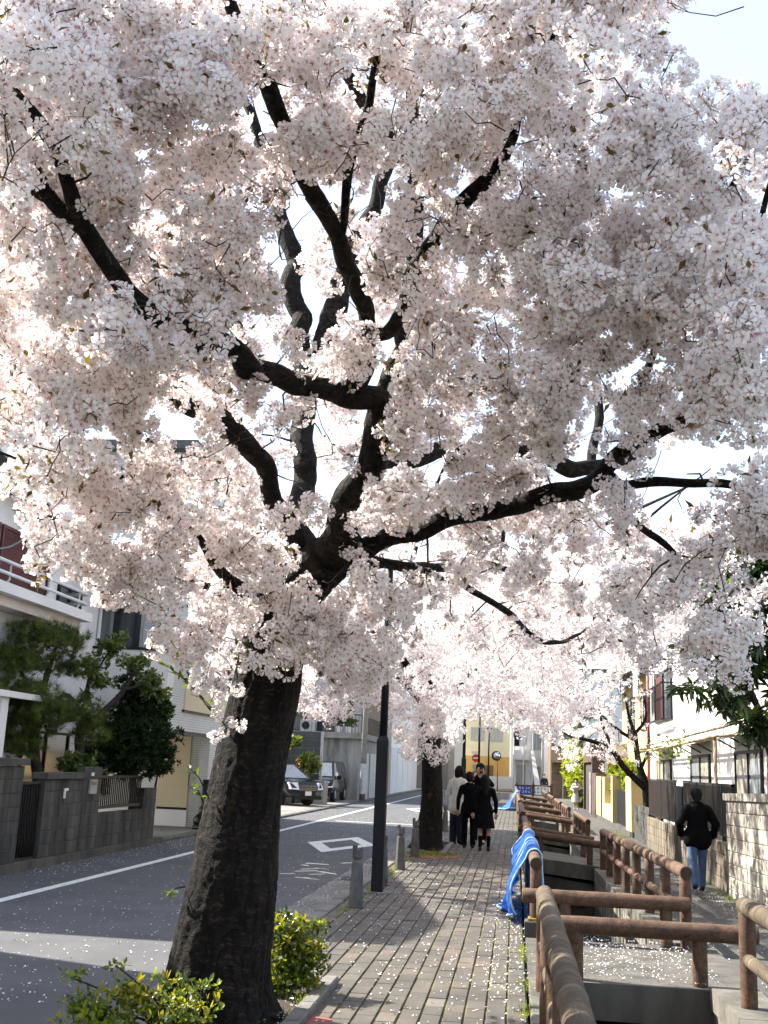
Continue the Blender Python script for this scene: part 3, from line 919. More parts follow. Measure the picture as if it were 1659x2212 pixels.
CTRL1 = np.array([(0, 200, 3.9), (-500, 0, 3.4), (280, 640, 4.5), (380, 715, 4.85), (100, 900, 5.1), (-400, 700, 4.2), (100, 1150, 6.0), (-300, 1050, 5.3), (300, 1100, 6.5), (250, 1250, 6.75), (450, 1400, 7.15), (560, 1420, 7.2),
  (700, 1400, 7.25), (760, 1520, 7.6), (800, 1000, 6.5), (700, 750, 6.05), (520, 100, 4.6), (480, -400, 4.1), (830, 100, 4.9), (1000, 450, 5.5), (1100, 200, 5.0), (1200, -400, 4.4), (1400, 200, 4.9), (1600, 300, 4.6), (1900, 100, 4.2), (1600, 600, 4.7), (1300, 600, 5.2),
  (1300, 800, 5.5), (1600, 850, 5.0), (1100, 700, 5.8), (1400, 1050, 6.0), (1600, 1250, 5.8), (1900, 1000, 5.0), (1480, 1380, 6.4), (1250, 1220, 7.4), (1000, 1200, 7.2), (600, 1100, 7.0), (420, 880, 6.2)], float)
def ctrl_depth(x, y, C=CTRL1):
    d2 = (C[:, 0] - x) ** 2 + (C[:, 1] - y) ** 2 + 400.
    w = d2 ** -1.6
    return float((w * C[:, 2]).sum() / w.sum())
# lower edge of the near crown in the photograph, then openings where the sky shows
LOW1 = [(-900, 1000), (-300, 1020), (0, 1085), (55, 1060), (110, 1110), (135, 1150), (80, 1200), (170, 1255), (260, 1265), (330, 1310), (345, 1380), (395, 1430), (430, 1490), (500, 1500), (515, 1380), (530, 1460), (640, 1455), (660, 1520), (720, 1540), (800, 1500), (830, 1460), (900, 1360),
        (1000, 1260), (1100, 1230), (1250, 1300), (1350, 1330), (1395, 1430), (1470, 1420), (1560, 1440), (1640, 1470), (1700, 1500), (2400, 1400), (2600, -900), (-900, -900)]
SKY1 = [[(1500, -900), (2600, -900), (2600, 150), (1659, 205), (1600, 240), (1520, 215), (1440, 130), (1475, 40)],
        [(1385, 1000), (1440, 965), (1560, 950), (1570, 1010), (1520, 1090), (1490, 1190), (1420, 1160), (1390, 1110)],
        [(1560, 960), (1640, 930), (1659, 1000), (1580, 1040)],
        [(428, 405), (520, 400), (560, 440), (480, 470)], [(560, 560), (640, 520), (700, 600), (735, 700), (600, 640)],
        [(330, 905), (420, 900), (440, 985), (350, 990)], [(180, 950), (260, 940), (240, 990), (180, 995)], [(745, 425), (800, 420), (790, 490), (750, 500)], [(310, 790), (340, 800), (300, 850)]]
rgc = random.Random(77)
targets1 = []
def try_target(x, y, lay):
    if not inside(LOW1, x, y): return
    if any(inside(s, x, y) for s in SKY1) and rgc.random() < .93: return
    if x < 330 and y > 930 and lay and rgc.random() < .55: return
    if 900 < x < 1400 and y > 1150 and rgc.random() < .5: return
    if x > 1380 and y > 1170 and rgc.random() < .62: return
    if lay and x > 950 and y < 950 and rgc.random() < .62: return
    if x > 1000 and y < 750 and rgc.random() < .15: return
    Y = ctrl_depth(x, y) + (rgc.uniform(-.55, .25), rgc.uniform(.2, 1.0), rgc.uniform(1.0, 2.6))[lay]
    p = W(x, y, Y)
    if p.z < 2.05 or p.z > 10.5: return
    targets1.append(tuple(p))
for lay, n in ((0, 960), (1, 420), (2, 150)):
    for k in range(n):
        try_target(rgc.uniform(-40, 1700), rgc.uniform(-40, 1560), lay)
for lay, n in ((0, 150), (1, 70), (2, 20)):          # the crown goes on outside the frame
    for k in range(n):
        x, y = rgc.uniform(-850, 2450), rgc.uniform(-880, 1400)
        if -40 < x < 1700 and y > -40: continue
        try_target(x, y, lay)
def crook(rows, k):
    out = []
    for i, r in enumerate(rows):
        p = Vector(r[:3])
        a = min(1, i / 3) * min(.07, .6 * r[3] + .012)
        q = p + Vector((noise.noise(p * 3.1 + Vector((k, 0, 0))), noise.noise(p * 3.1 + Vector((0, k, 9))), noise.noise(p * 3.1 + Vector((5, 0, k))))) * a * 1.3
        out.append((q.x, q.y, q.z, r[3] * (1 + .16 * noise.noise(p * 4.3 + Vector((k, 2, 2))))))
    return out
L1 = [catmull(limb_rows(TRUNK1), 5)] + [crook(catmull(limb_rows([(a_, b_, c_, w_ * .88) for a_, b_, c_, w_ in l]), 6), k * 3.7) for k, l in enumerate(LIMBS1)]
def snap(limbs):
    """pull the foot of every limb onto the wood it grows from"""
    for k in range(1, len(limbs)):
        s0 = np.array(limbs[k][0][:3])
        prev = np.array([r[:3] for l in limbs[:k] for r in l])
        d = np.linalg.norm(prev - s0, axis=1)
        j = int(np.argmin(d))
        dl = prev[j] - s0
        n_ = max(3, min(9, len(limbs[k]) // 2))
        if d[j] < .9:
            limbs[k] = [tuple(np.array(r[:3]) + dl * max(0, 1 - i / n_)) + (r[3],) for i, r in enumerate(limbs[k])]
    return limbs
L1 = snap(L1)
dense = np.array([r for l in L1 for r in l])
duv, ddp = proj(dense[:, :3])
dw = dense[:, 3] / np.maximum(ddp, .1) * F_PX * 2.16016           # limb radius in view px
def hides_limb(P, margin):
    uv, dp = proj(P)
    out = np.zeros(len(uv), bool)
    for i in range(len(uv)):
        d = np.hypot(duv[:, 0] - uv[i, 0], duv[:, 1] - uv[i, 1])
        out[i] = np.any((d < dw + margin) & (ddp > dp[i] - .05) & (dw > 9.5))
    return out
tree1 = thing('cherry_tree', 'big old cherry in full bloom with dark leaning trunk between road and pavement', 'cherry tree', tuple(W(470, 2225, 7.6)), 'cherry trees in bloom along the street')
tb = MB(); tr = catmull(limb_rows(TRUNK1), 26)
tb.tube([r[:3] for r in tr], [r[3] for r in tr], 110, amp=trunk_amp)
tb.build('trunk', BARK, tree1, smooth=True)
SAWN = mat('sawn_wood', (.22, .14, .085), (.10, .06, .04), .9, 25., .4)
for l in L1[1:]:
    mb = MB()
    rows = [r[:3] for r in l]
    big = l[0][3] > .05
    if big:
        rr = catmull([tuple(x) for x in l], 3)
        mb.tube([r[:3] for r in rr], [max(r[3], .004) for r in rr], 18, amp=limb_amp)
    else:
        mb.tube(rows, [max(r[3], .004) for r in l], 10, amp=limb_amp)
    if l[-1][3] > .05: mb.m[-1] = 1
    mb.build('limb', [BARK, SAWN], tree1, smooth=True)
tw1 = grow(L1, targets1, rg=random.Random(8))
twig_object(tw1, tree1)
# longer, mostly bare shoots that show against the blossom
rb_ = random.Random(19)
bare = []
while len(bare) < 260:
    x, y = rb_.uniform(-20, 1680), rb_.uniform(-20, 1420)
    if not inside(LOW1, x, y) or inside(SKY1[0], x, y): continue
    p_ = W(x, y, ctrl_depth(x, y) + rb_.uniform(-.75, -.15))
    if p_.z > 2.2: bare.append(tuple(p_))
bare += [tuple(W(rb_.uniform(980, 1330), rb_.uniform(1240, 1440), rb_.uniform(7.9, 9.6))) for _ in range(45)]
sub = [l for l in L1[1:]] + [[tuple(q) + (r_,) for q, r_ in zip(t_[0], t_[1])] for t_ in tw1[::3]]
twb = grow(sub, bare, rg=rb_, seglen=.10, r_tip=.0036, kink=1.6)
twig_object(twb, tree1, 5, 'shoots')
# clusters along the outer part of every twig
def clusters_from(twigs, rg, step=.16, spread=.035, tail=.75):
    P = []
    for pts, rs in twigs:
        s = 0.
        L = sum(float(np.linalg.norm(np.asarray(pts[i + 1]) - np.asarray(pts[i]))) for i in range(len(pts) - 1))
        acc = 0.; nxt = max(0., L * (1 - tail) * rg.random())
        P.append(np.asarray(pts[-1]) + np.array([rg.gauss(0, spread) for _ in range(3)]))
        for i in range(len(pts) - 1):
            a, b_ = np.asarray(pts[i]), np.asarray(pts[i + 1])
            l = float(np.linalg.norm(b_ - a))
            while nxt < acc + l:
                f = (nxt - acc) / max(l, 1e-6)
                if L - nxt > .06: P.append(a + (b_ - a) * f + np.array([rg.gauss(0, spread) for _ in range(3)]) + np.array([0, 0, -.02]))
                nxt += step * rg.uniform(.75, 1.7)
            acc += l
    return np.array(P)
C1 = clusters_from(tw1, random.Random(4), step=.24, spread=.04, tail=.5)
C1 = np.concatenate([C1, np.array([np.asarray(t_[0][-1]) + np.array([rb_.gauss(0, .03) for _ in range(3)]) for t_ in twb if rb_.random() < .65])])
hid = hides_limb(C1, 14)
uvk, _dk = proj(C1)
keep = np.array([not h or rgc.random() < (.85 if (uvk[i, 1] > 1275 and 330 < uvk[i, 0] < 700) else .15) for i, h in enumerate(hid)])
C1 = C1[keep]
uv1, dp1 = proj(C1)
ok = np.ones(len(C1), bool)
for i in range(len(C1)):
    x, y = uv1[i]
    if any(inside(s, x, y) for s in SKY1) and rgc.random() < .75: ok[i] = False
    if 480 < x < 650 and y > 1490: ok[i] = False
C1 = C1[ok]; uv1, dp1 = proj(C1)
n1 = len(C1)
rot1 = nrg.uniform(0, 6.28, (n1, 3)); scl1 = nrg.uniform(1.0, 1.45, n1); idx1 = nrg.choice(6, n1, p=[.2, .2, .2, .15, .08, .17])
inview = [i for i in range(n1) if -30 < uv1[i, 0] < 1690 and -30 < uv1[i, 1] < 2240]
inview.sort(key=lambda i: dp1[i])
solo = set(inview[:300])
for i in solo:
    inst('blossom_cluster', NEAR_CL[idx1[i]], tree1, tuple(C1[i]), tuple(rot1[i]), (scl1[i],) * 3)
m_ = [i for i in range(n1) if i not in solo]
scatter_object('crown', C1[m_], rot1[m_], scl1[m_], idx1[m_], NEAR_SRC, tree1)
print('CHERRY1 targets', len(targets1), 'twigs', len(tw1), 'clusters', n1)

# leafy shoots low on the trunk
def shoot(mb, base, tip, nl, rg, L=.06):
    base, tip = Vector(base), Vector(tip)
    mid = (base + tip) / 2 + Vector((rg.uniform(-.03, .03), 0, .03))
    pts = [base, mid, tip]
    mb.tube(pts, [.006, .004, .002], 5)
    V, Fc, C, Mi = [], [], [], []
    for k in range(nl):
        f = .35 + .65 * k / nl
        p = base + (tip - base) * f
        d = Vector((rg.gauss(0, 1), rg.gauss(0, 1), rg.gauss(.2, .6))).normalized()
        leaflet(V, Fc, C, Mi, p, d, L * rg.uniform(.7, 1.3), L * .2, 1, rg)
    mb.add(V, Fc, 1)
rs_ = random.Random(9)
for rows in ([((505, 1600), (440, 1510), 9), ((455, 1535), (395, 1470), 8), ((440, 1510), (350, 1430), 12), ((420, 1490), (345, 1345), 10), ((425, 1495), (385, 1400), 8)], [((452, 1725), (405, 1655), 6), ((440, 1735), (408, 1700), 4)], [((400, 1915), (350, 1945), 5)]):
    mb = MB()
    for (a, b_, n) in rows:
        shoot(mb, W(a[0], a[1], 7.42), W(b_[0], b_[1], 7.3), n, rs_, .075)
    o = mb.build('leafy_shoot', [TWIG, GLEAF], tree1)
for k, (x, y) in enumerate(((470, 1545), (500, 1490), (430, 1480), (480, 1585), (505, 1560))):
    inst('blossom_cluster', NEAR_CL[3], tree1, W(x, y, 7.28), (k, k * 2, k * 3), (.8,) * 3)

# ------------------------------------------------------------------ the row of cherries behind
def cherry(name, label, base, lean, trunk_r, fork_h, reach, seed, n_t, keepf=None, n_limb=7, zmax=7.5, zlow=3.2, bias=(0, 0), group='cherry trees in bloom along the street', trunk_rows=None, src=None, scl=(.85, 1.35), step=.22, limbs_extra=None, extra=()):
    rg = random.Random(seed)
    t = thing(name, label, 'cherry tree', base, group)
    b0 = Vector(base)
    fork = b0 + Vector((lean[0], lean[1], fork_h))
    rows = trunk_rows or [(b0.x, b0.y, b0.z - .1, trunk_r * 1.35), (b0.x + lean[0] * .1, b0.y, b0.z + .25, trunk_r * 1.08), (b0.x + lean[0] * .5, b0.y + lean[1] * .5, b0.z + fork_h * .55, trunk_r), (fork.x, fork.y, fork.z, trunk_r * 1.05)]
    tb = MB(); tr = catmull(rows, 12)
    off = Vector(base)
    tb.tube([r[:3] for r in tr], [r[3] for r in tr], 32, amp=lambda p, a, i: .07 * noise.noise(Vector((math.cos(a) * 1.8, math.sin(a) * 1.8, p.z * 1.1 + seed))) + .025 * noise.noise(p * 14) + .25 * math.exp(-max(0, p.z) / .16) * (.5 + .5 * math.sin(a * 3 + seed)))
    tb.build('trunk', BARK, t, smooth=True)
    limbs = []
    for k in range(n_limb):
        a = 2 * math.pi * (k + rg.uniform(-.3, .3)) / n_limb
        d = Vector((math.cos(a), math.sin(a), 0))
        rr = reach * rg.uniform(.75, 1.1)
        tip = fork + d * rr + Vector((bias[0], bias[1], 0)); tip.z = rg.uniform(zlow + .6, zmax - .5)
        m1 = fork + d * rr * .22 + Vector((0, 0, rg.uniform(.7, 1.3)))
        m2 = fork + d * rr * .6 + Vector((rg.uniform(-.4, .4), rg.uniform(-.4, .4), 0)); m2.z = (m1.z + tip.z) / 2 + rg.uniform(.2, .8)
        r0 = trunk_r * rg.uniform(.45, .62)
        limbs.append(catmull([(fork.x, fork.y, fork.z - .1, r0), (*m1, r0 * .8), (*m2, r0 * .45), (*tip, .014)], 7))
        # side limb
        s0 = m1 * .5 + m2 * .5
        a2 = a + rg.choice([-1, 1]) * rg.uniform(.5, .9)
        tip2 = s0 + Vector((math.cos(a2), math.sin(a2), 0)) * rr * .55; tip2.z = rg.uniform(zlow + .4, zmax)
        limbs.append(catmull([(*s0, r0 * .5), (*(s0 * .5 + tip2 * .5 + Vector((0, 0, .3))), r0 * .3), (*tip2, .01)], 6))
    for l in (limbs_extra or []): limbs.append(l)
    for l in limbs:
        mb = MB(); mb.tube([r[:3] for r in l], [max(.008, r[3]) for r in l], 10, amp=limb_amp)
        mb.build('limb', BARK, t, smooth=True)
    tg = []
    tries = 0
    while len(tg) < n_t and tries < n_t * 20:
        tries += 1
        a, q = rg.uniform(0, 6.283), math.sqrt(rg.random())
        x = fork.x + bias[0] * q + math.cos(a) * q * reach * 1.15
        y = fork.y + bias[1] * q + math.sin(a) * q * reach * 1.15
        dome = zmax - (zmax - zlow) * .75 * q * q
        lo = zlow + (1 - q) * .9 - .5 * q
        z = lo + (dome - lo) * rg.random() ** 1.2
        if keepf and not keepf(x, y, z): continue
        tg.append((x, y, z))
    tg += [p for p in extra if not keepf or keepf(*p)]
    tw = grow([tr] + limbs, tg, rg=rg, seglen=.3, r_tip=.004)
    twig_object(tw, t, 3)
    P = clusters_from(tw, rg, step=step, spread=.06)
    if keepf:
        P = np.array([p for p in P if keepf(*p)])
    n = len(P)
    s_ = src or FAR_SRC
    scatter_object('crown', P, nrg.uniform(0, 6.28, (n, 3)), nrg.uniform(scl[0], scl[1], n), nrg.integers(0, len(s_), n), s_, t)
    print(name, 'clusters', n)
    return t
LOW2 = [(-900, 1250), (330, 1250), (500, 1440), (640, 1500), (650, 1545), (740, 1560), (790, 1520), (845, 1530), (850, 1600), (880, 1640), (945, 1655), (975, 1600), (1000, 1560), (1080, 1575), (1200, 1590), (1260, 1540), (1330, 1480), (1420, 1420), (1659, 1400), (2600, 1300), (2600, -2000), (-900, -2000)]
GAPS2 = [SKY1[1], [(1250, 1440), (1330, 1430), (1330, 1500), (1240, 1500)], [(1560, 900), (1700, 900), (1700, 1060), (1560, 1060)]]
rk = random.Random(31)
def keep2(x, y, z):
    uv, dp = proj([(x, y, z)])
    vx, vy = uv[0]
    if dp[0] < 1: return True
    if -100 < vx < 1760 and vy < 2300:
        if not inside(LOW2, vx, vy): return False
        if any(inside(s, vx, vy) for s in GAPS2) and rk.random() < .92: return False
    return True
rx2 = random.Random(61)
EXTRA2 = [tuple(W(rx2.uniform(640, 980), rx2.uniform(1380, 1660), rx2.uniform(20.5, 23.6))) for _ in range(330)] + \
         [tuple(W(rx2.uniform(960, 1420), rx2.uniform(1180, 1590), rx2.uniform(13.5, 22))) for _ in range(520)]
cherry('cherry_tree', 'second cherry tree, with ochre patches at its base, beside the school group', (-1.76, 24.0, 0), (-.05, -.2), .22, 3.0, 6.6, 5, 1250, keep2, 8, 8.2, 3.0, bias=(.8, -2.8),
       trunk_rows=[(-1.82, 24, -.1, .38), (-1.80, 24, .2, .30), (-1.74, 23.95, .9, .235), (-1.76, 23.9, 1.7, .215), (-1.80, 23.8, 2.6, .22), (-1.78, 23.75, 3.0, .23)], extra=EXTRA2)
# ================================================================== street furniture
GRANB = mat('bollard_granite', (.14, .132, .118), (.055, .052, .046), .8, 9., .4, 80., stretch=(1, 1, .4))
def bollard(y, label):
    t = thing('bollard', label, 'bollard', (-1.87, y, 0), 'stone bollards along the kerb')
    x, h = -1.87, .66
    mb = MB()
    def ring(hw, z, dx=0.): 
        c = hw * .45
        return [(x + dx + a, y + b, z) for a, b in ((-hw, -c), (-c, -hw), (c, -hw), (hw, -c), (hw, c), (c, hw), (-c, hw), (-hw, c))]
    rings = [ring(.085, .0), ring(.082, .1), ring(.062, .5), ring(.058, .52), ring(.045, .535), ring(.045, .555), ring(.06, .57), ring(.062, .66)]
    vs = [p for r in rings for p in r]
    fs = [(i * 8 + k, i * 8 + (k + 1) % 8, (i + 1) * 8 + (k + 1) % 8, (i + 1) * 8 + k) for i in range(len(rings) - 1) for k in range(8)]
    mb.add(vs, fs)
    # notched top: two cheeks with a slot between
    mb.add(rings[-1], [tuple(range(8))])
    mb.build('post', GRANB, t)
    MB().box(x - .062, x - .012, y - .04, y + .04, .655, .715, bev=.01).box(x + .03, x + .058, y - .04, y + .04, .655, .69, bev=.008).build('top_notch', GRANB, t)
    MB().box(x - .105, x + .105, y - .105, y + .105, -.01, .02, bev=.008).build('base_plate', MATS['rusty_iron'], t)
    return t
bollard(13.7, 'grey stone bollard at the end of the planted strip, before the black lamp post')
bollard(16.35, 'grey stone bollard standing right behind the black lamp post base')
bollard(18.9, 'grey stone bollard between the black lamp post and the red-edged planter')
bollard(21.7, 'grey stone bollard at the red-edged planter of the second cherry')
bollard(31., 'grey stone bollard beyond the second cherry trunk')
BLACKM = mat('black_metal', (.010, .010, .012), (.006, .006, .007), .55, 8., .1, 90., spec=.25)
def lamp_post(x, y, label, head=True):
    t = thing('lamp_post', label, 'lamp post', (x, y, 0), 'black lamp posts along the kerb')
    w = .078
    mb = MB()
    mb.box(x - w, x + w, y - w, y + w, .0, 2.0)
    mb.hexa([(x - w, y - w, 2.0), (x + w, y - w, 2.0), (x + w, y + w, 2.0), (x - w, y + w, 2.0), (x - .055, y - .055, 2.06), (x + .055, y - .055, 2.06), (x + .055, y + .055, 2.06), (x - .055, y + .055, 2.06)])
    mb.build('base_column', BLACKM, t)
    MB().tube([(x, y, 2.05), (x, y, 3.3), (x, y, 4.5)], [.055, .052, .048], 12).build('upper_column', BLACKM, t, smooth=True)
    MB().box(x - .2, x + .2, y - .2, y + .2, .0, .012).build('base_pad', GRAN, t)
    hd = MB().tube([(x, y, 4.48), (x, y, 4.56), (x, y, 4.6)], [.06, .2, .2], 14).build('lamp_head', BLACKM, t)
    MB().tube([(x, y, 4.6), (x, y, 4.78), (x, y, 4.86)], [.15, .17, .05], 14).build('globe', mat('opal_glass', (.75, .75, .72), None, .3, 2., 0), t, smooth=True)
    return t
lamp_post(-1.82, 15.4, 'black square-based lamp post beside the stone bollards')
lamp_post(-1.72, 38.0, 'black lamp post beyond the second cherry, behind the person in the pale shirt')
lamp_post(-1.82, 57.0, 'black lamp post between the second lamp post and the round traffic mirror')
lamp_post(-1.85, 79.0, 'black lamp post by the round traffic mirror at the junction')

# ================================================================== buildings: helpers
def fb(mb, ax, s, c, a0, a1, z0, z1, d0, d1, mi=0):
    """box on a facade: ax 'x' (plane X=c) or 'y' (plane Y=c); s outward sign; d depth outward"""
    p, q = sorted((c + s * d0, c + s * d1))
    if ax == 'x': mb.box(p, q, a0, a1, z0, z1, mi)
    else: mb.box(a0, a1, p, q, z0, z1, mi)
    return mb
def glass_mat(name, c, rough=.08):
    if name in MATS: return MATS[name]
    m, t, b = principled(name)
    v = coord(t, (3, 3, .3), True)
    w = N(t, 'ShaderNodeTexNoise', Scale=4., Detail=2.); t.links.new(v, w.inputs['Vector'])
    col = ramp(t, w.outputs['Fac'], [(.35, tuple(x * .7 for x in c)), (.65, c)])
    t.links.new(col, b.inputs['Base Color']); b.inputs['Roughness'].default_value = rough
    b.inputs['Specular IOR Level'].default_value = .8
    MATS[name] = m
    return m
GL_DARK = glass_mat('dark_glass', (.035, .042, .05))
GL_CURT = glass_mat('curtained_glass', (.30, .34, .35), .15)
GL_PALE = glass_mat('pale_blind_glass', (.42, .40, .34), .2)
ALU = mat('aluminium_frame', (.42, .42, .41), (.34, .34, .33), .4, 8., 0)
BRONZE = mat('bronze_frame', (.022, .018, .015), (.014, .012, .010), .5, 8., 0, spec=.25)
WHITEM = mat('white_metal', (.78, .78, .77), (.68, .68, .67), .4, 5., 0)
def window(parent, ax, s, c, a0, a1, z0, z1, fm=None, gm=None, sashes=2, fw=.05, gm2=None):
    fm, gm = fm or ALU, gm or GL_DARK
    mb = MB()
    fb(mb, ax, s, c, a0, a1, z0, z0 + fw, -.01, .06); fb(mb, ax, s, c, a0, a1, z1 - fw, z1, -.01, .06)
    fb(mb, ax, s, c, a0, a0 + fw, z0 + fw, z1 - fw, -.01, .06); fb(mb, ax, s, c, a1 - fw, a1, z0 + fw, z1 - fw, -.01, .06)
    for k in range(1, sashes):
        m = a0 + (a1 - a0) * k / sashes
        fb(mb, ax, s, c, m - fw * .5, m + fw * .5, z0 + fw, z1 - fw, -.01, .052)
    w = mb.build('window', fm, parent)
    for k in range(sashes):
        p0 = a0 + fw + (a1 - a0 - 2 * fw) * k / sashes + (fw * .5 if k else 0)
        p1 = a0 + fw + (a1 - a0 - 2 * fw) * (k + 1) / sashes - (fw * .5 if k < sashes - 1 else 0)
        fb(MB(), ax, s, c, p0, p1, z0 + fw, z1 - fw, -.005, .02 + .008 * (k % 2)).build('pane', (gm2 if (gm2 and k % 2) else gm), w)
    return w
def part(mb, name, m, parent, smooth=False): return mb.build(name, m, parent, smooth)
PLASTER = mat('white_plaster', (.84, .835, .82), (.76, .755, .74), .85, .9, .15, 60.)
PLASTERW = mat('bright_plaster', (.80, .785, .75), (.70, .685, .65), .8, .8, .12, 60.)
def siding_mat(name, c, c2, pitch=.055, axis=2, dark=.45):
    m, t, b = principled(name)
    g = t.nodes.new('ShaderNodeNewGeometry'); sp = t.nodes.new('ShaderNodeSeparateXYZ'); t.links.new(g.outputs['Position'], sp.inputs[0])
    md = N(t, 'ShaderNodeMath', operation='DIVIDE'); md.inputs[1].default_value = pitch; t.links.new(sp.outputs[axis], md.inputs[0])
    fr = N(t, 'ShaderNodeMath', operation='FRACT'); t.links.new(md.outputs[0], fr.inputs[0])
    st = ramp(t, fr.outputs[0], [(.0, (dark,) * 3), (.18, (1, 1, 1)), (.9, (1.0, 1.0, 1.0)), (1., (dark,) * 3)])
    n1 = N(t, 'ShaderNodeTexNoise', Scale=1.2, Detail=5.); t.links.new(g.outputs['Position'], n1.inputs['Vector'])
    col = ramp(t, n1.outputs['Fac'], [(.35, c2), (.65, c)])
    col = mixc(t, 1., col, st, 'MULTIPLY')
    t.links.new(col, b.inputs['Base Color']); b.inputs['Roughness'].default_value = .7
    bump(t, b, fr.outputs[0], .4, .02)
    MATS[name] = m
    return m
GREYS = siding_mat('grey_ribbed_tile', (.66, .67, .66), (.58, .59, .58), .058)
SHUT = siding_mat('dark_red_shutter', (.115, .022, .018), (.08, .016, .014), .075, 2, .4)
DARKC = siding_mat('dark_corrugated', (.06, .065, .065), (.04, .044, .044), .11, 2, .45)
ROOFD = mat('dark_roof', (.10, .10, .105), (.06, .06, .062), .7, 6., .3, 30.)
BEIGE = mat('beige_panel', (.66, .57, .38), (.60, .52, .34), .8, 1.2, .08, 40.)

# ------------------------------------------------------------------ white house with red shutters
FX = -9.2
h = thing('house', 'white plastered house with red-brown louvred shutters and white balcony rail', 'house', (-12.5, 19, -.05))
mb = MB()   # gable-ended walls (roof slopes away along the street)
def zroof(y): return 7.0 - .2 * abs(y - 15.0)
for (x0, x1) in ((-16.5, FX),):
    pass
    vs = []
    for x in (x0, x1):
        vs += [(x, 13.9, -.05), (x, 23.3, -.05), (x, 23.3, zroof(23.3) - .12), (x, 15.0, zroof(15) - .12), (x, 13.9, zroof(13.9) - .12)]
    mb.add(vs, [(4, 3, 2, 1, 0), (5, 6, 7, 8, 9), (0, 1, 6, 5), (1, 2, 7, 6), (2, 3, 8, 7), (3, 4, 9, 8), (4, 0, 5, 9)])
part(mb, 'wall', PLASTER, h)
mb = MB()
for ya, yb in ((15.0, 23.7), (15.0, 13.4)):
    za, zb = zroof(ya), zroof(yb)
    x0, x1 = -17.2, FX + .65
    lo, hi = (ya, yb) if ya < yb else (yb, ya)
    zl_, zh_ = (za, zb) if ya < yb else (zb, za)
    mb.hexa([(x0, lo, zl_ - .1), (x1, lo, zl_ - .1), (x1, hi, zh_ - .1), (x0, hi, zh_ - .1), (x0, lo, zl_ + .08), (x1, lo, zl_ + .08), (x1, hi, zh_ + .08), (x0, hi, zh_ + .08)])
rf = part(mb, 'roof', ROOFD, h)
mb = MB()
for ya, yb in ((15.0, 23.72), (15.0, 13.38)):
    za, zb = zroof(ya), zroof(yb)
    lo, hi = (ya, yb) if ya < yb else (yb, ya)
    zl_, zh_ = (za, zb) if ya < yb else (zb, za)
    x0, x1 = FX + .652, FX + .70
    mb.hexa([(x0, lo, zl_ - .2), (x1, lo, zl_ - .2), (x1, hi, zh_ - .2), (x0, hi, zh_ - .2), (x0, lo, zl_ + .1), (x1, lo, zl_ + .1), (x1, hi, zh_ + .1), (x0, hi, zh_ + .1)])
mb.build('bargeboard', PLASTERW, rf)
# shutters
for a0, a1 in ((16.0, 18.12), (18.2, 20.3)):
    sh = fb(MB(), 'x', 1, FX, a0, a1, 4.45, 5.6, .0, .05).build('shutter', SHUT, h)
    mb = MB()
    fb(mb, 'x', 1, FX, a0, a0 + .06, 4.45, 5.6, .05, .075); fb(mb, 'x', 1, FX, a1 - .06, a1, 4.45, 5.6, .05, .075)
    fb(mb, 'x', 1, FX, a0 + .06, a1 - .06, 5.54, 5.6, .05, .075)
    mb.build('shutter_frame', mat('red_brown_paint', (.10, .02, .016), None, .5, 5., 0), sh)
window(h, 'x', 1, FX, 20.9, 22.1, 4.0, 5.0, BRONZE, GL_DARK)
mb = MB(); fb(mb, 'x', 1, FX, 18.7, 19.1, 5.78, 5.96, .0, .12); fb(mb, 'x', 1, FX, 18.72, 19.08, 5.73, 5.78, .02, .1)
part(mb, 'vent_hood', PLASTERW, h)
# balcony
mb = MB(); fb(mb, 'x', 1, FX, 14.0, 21.4, 4.26, 4.44, .0, .6)
bl = part(mb, 'balcony', PLASTERW, h)
mb = MB(); fb(mb, 'x', 1, FX, 14.1, 21.25, 4.08, 4.255, .0, .42); mb.build('cornice', mat('tan_trim', (.62, .57, .49), (.55, .50, .43), .8, 3.), bl)
for k, zz in enumerate((4.80, 4.60)):
    MB().tube([(FX + .55, 14.1, zz), (FX + .55, 21.1, zz), (FX + .53, 21.2, zz), (FX + .02, 21.22, zz)], .032, 8).build('handrail', WHITEM, bl, smooth=True)
for y in (14.6, 16.2, 17.8, 19.4, 20.9):
    MB().tube([(FX + .41, y, 4.43), (FX + .49, y, 4.53), (FX + .49, y, 4.77), (FX + .55, y, 4.80)], .02, 6).build('rail_bracket', WHITEM, bl, smooth=True)
MB().tube([(FX + .05, 23.22, -.05), (FX + .05, 23.22, 5.1)], .04, 8).build('downpipe', PLASTERW, h, smooth=True)
# ground floor: porch pillar, door, low window, porch roof
fb(MB(), 'x', 1, FX, 17.6, 18.5, -.03, 2.05, .0, .03).build('door', BRONZE, h)
window(h, 'x', 1, FX, 20.0, 22.2, .75, 2.05, BRONZE, GL_DARK)
MB().box(FX + .02, FX + .95, 17.1, 17.35, -.05, 2.55).build('porch_pillar', PLASTER, h)
mb = MB(); mb.hexa([(FX, 16.6, 2.56), (FX + 1.05, 16.6, 2.5), (FX + 1.05, 20.6, 2.5), (FX, 20.6, 2.56), (FX, 16.6, 2.72), (FX + 1.05, 16.6, 2.6), (FX + 1.05, 20.6, 2.6), (FX, 20.6, 2.72)])
part(mb, 'porch_roof', PLASTERW, h)

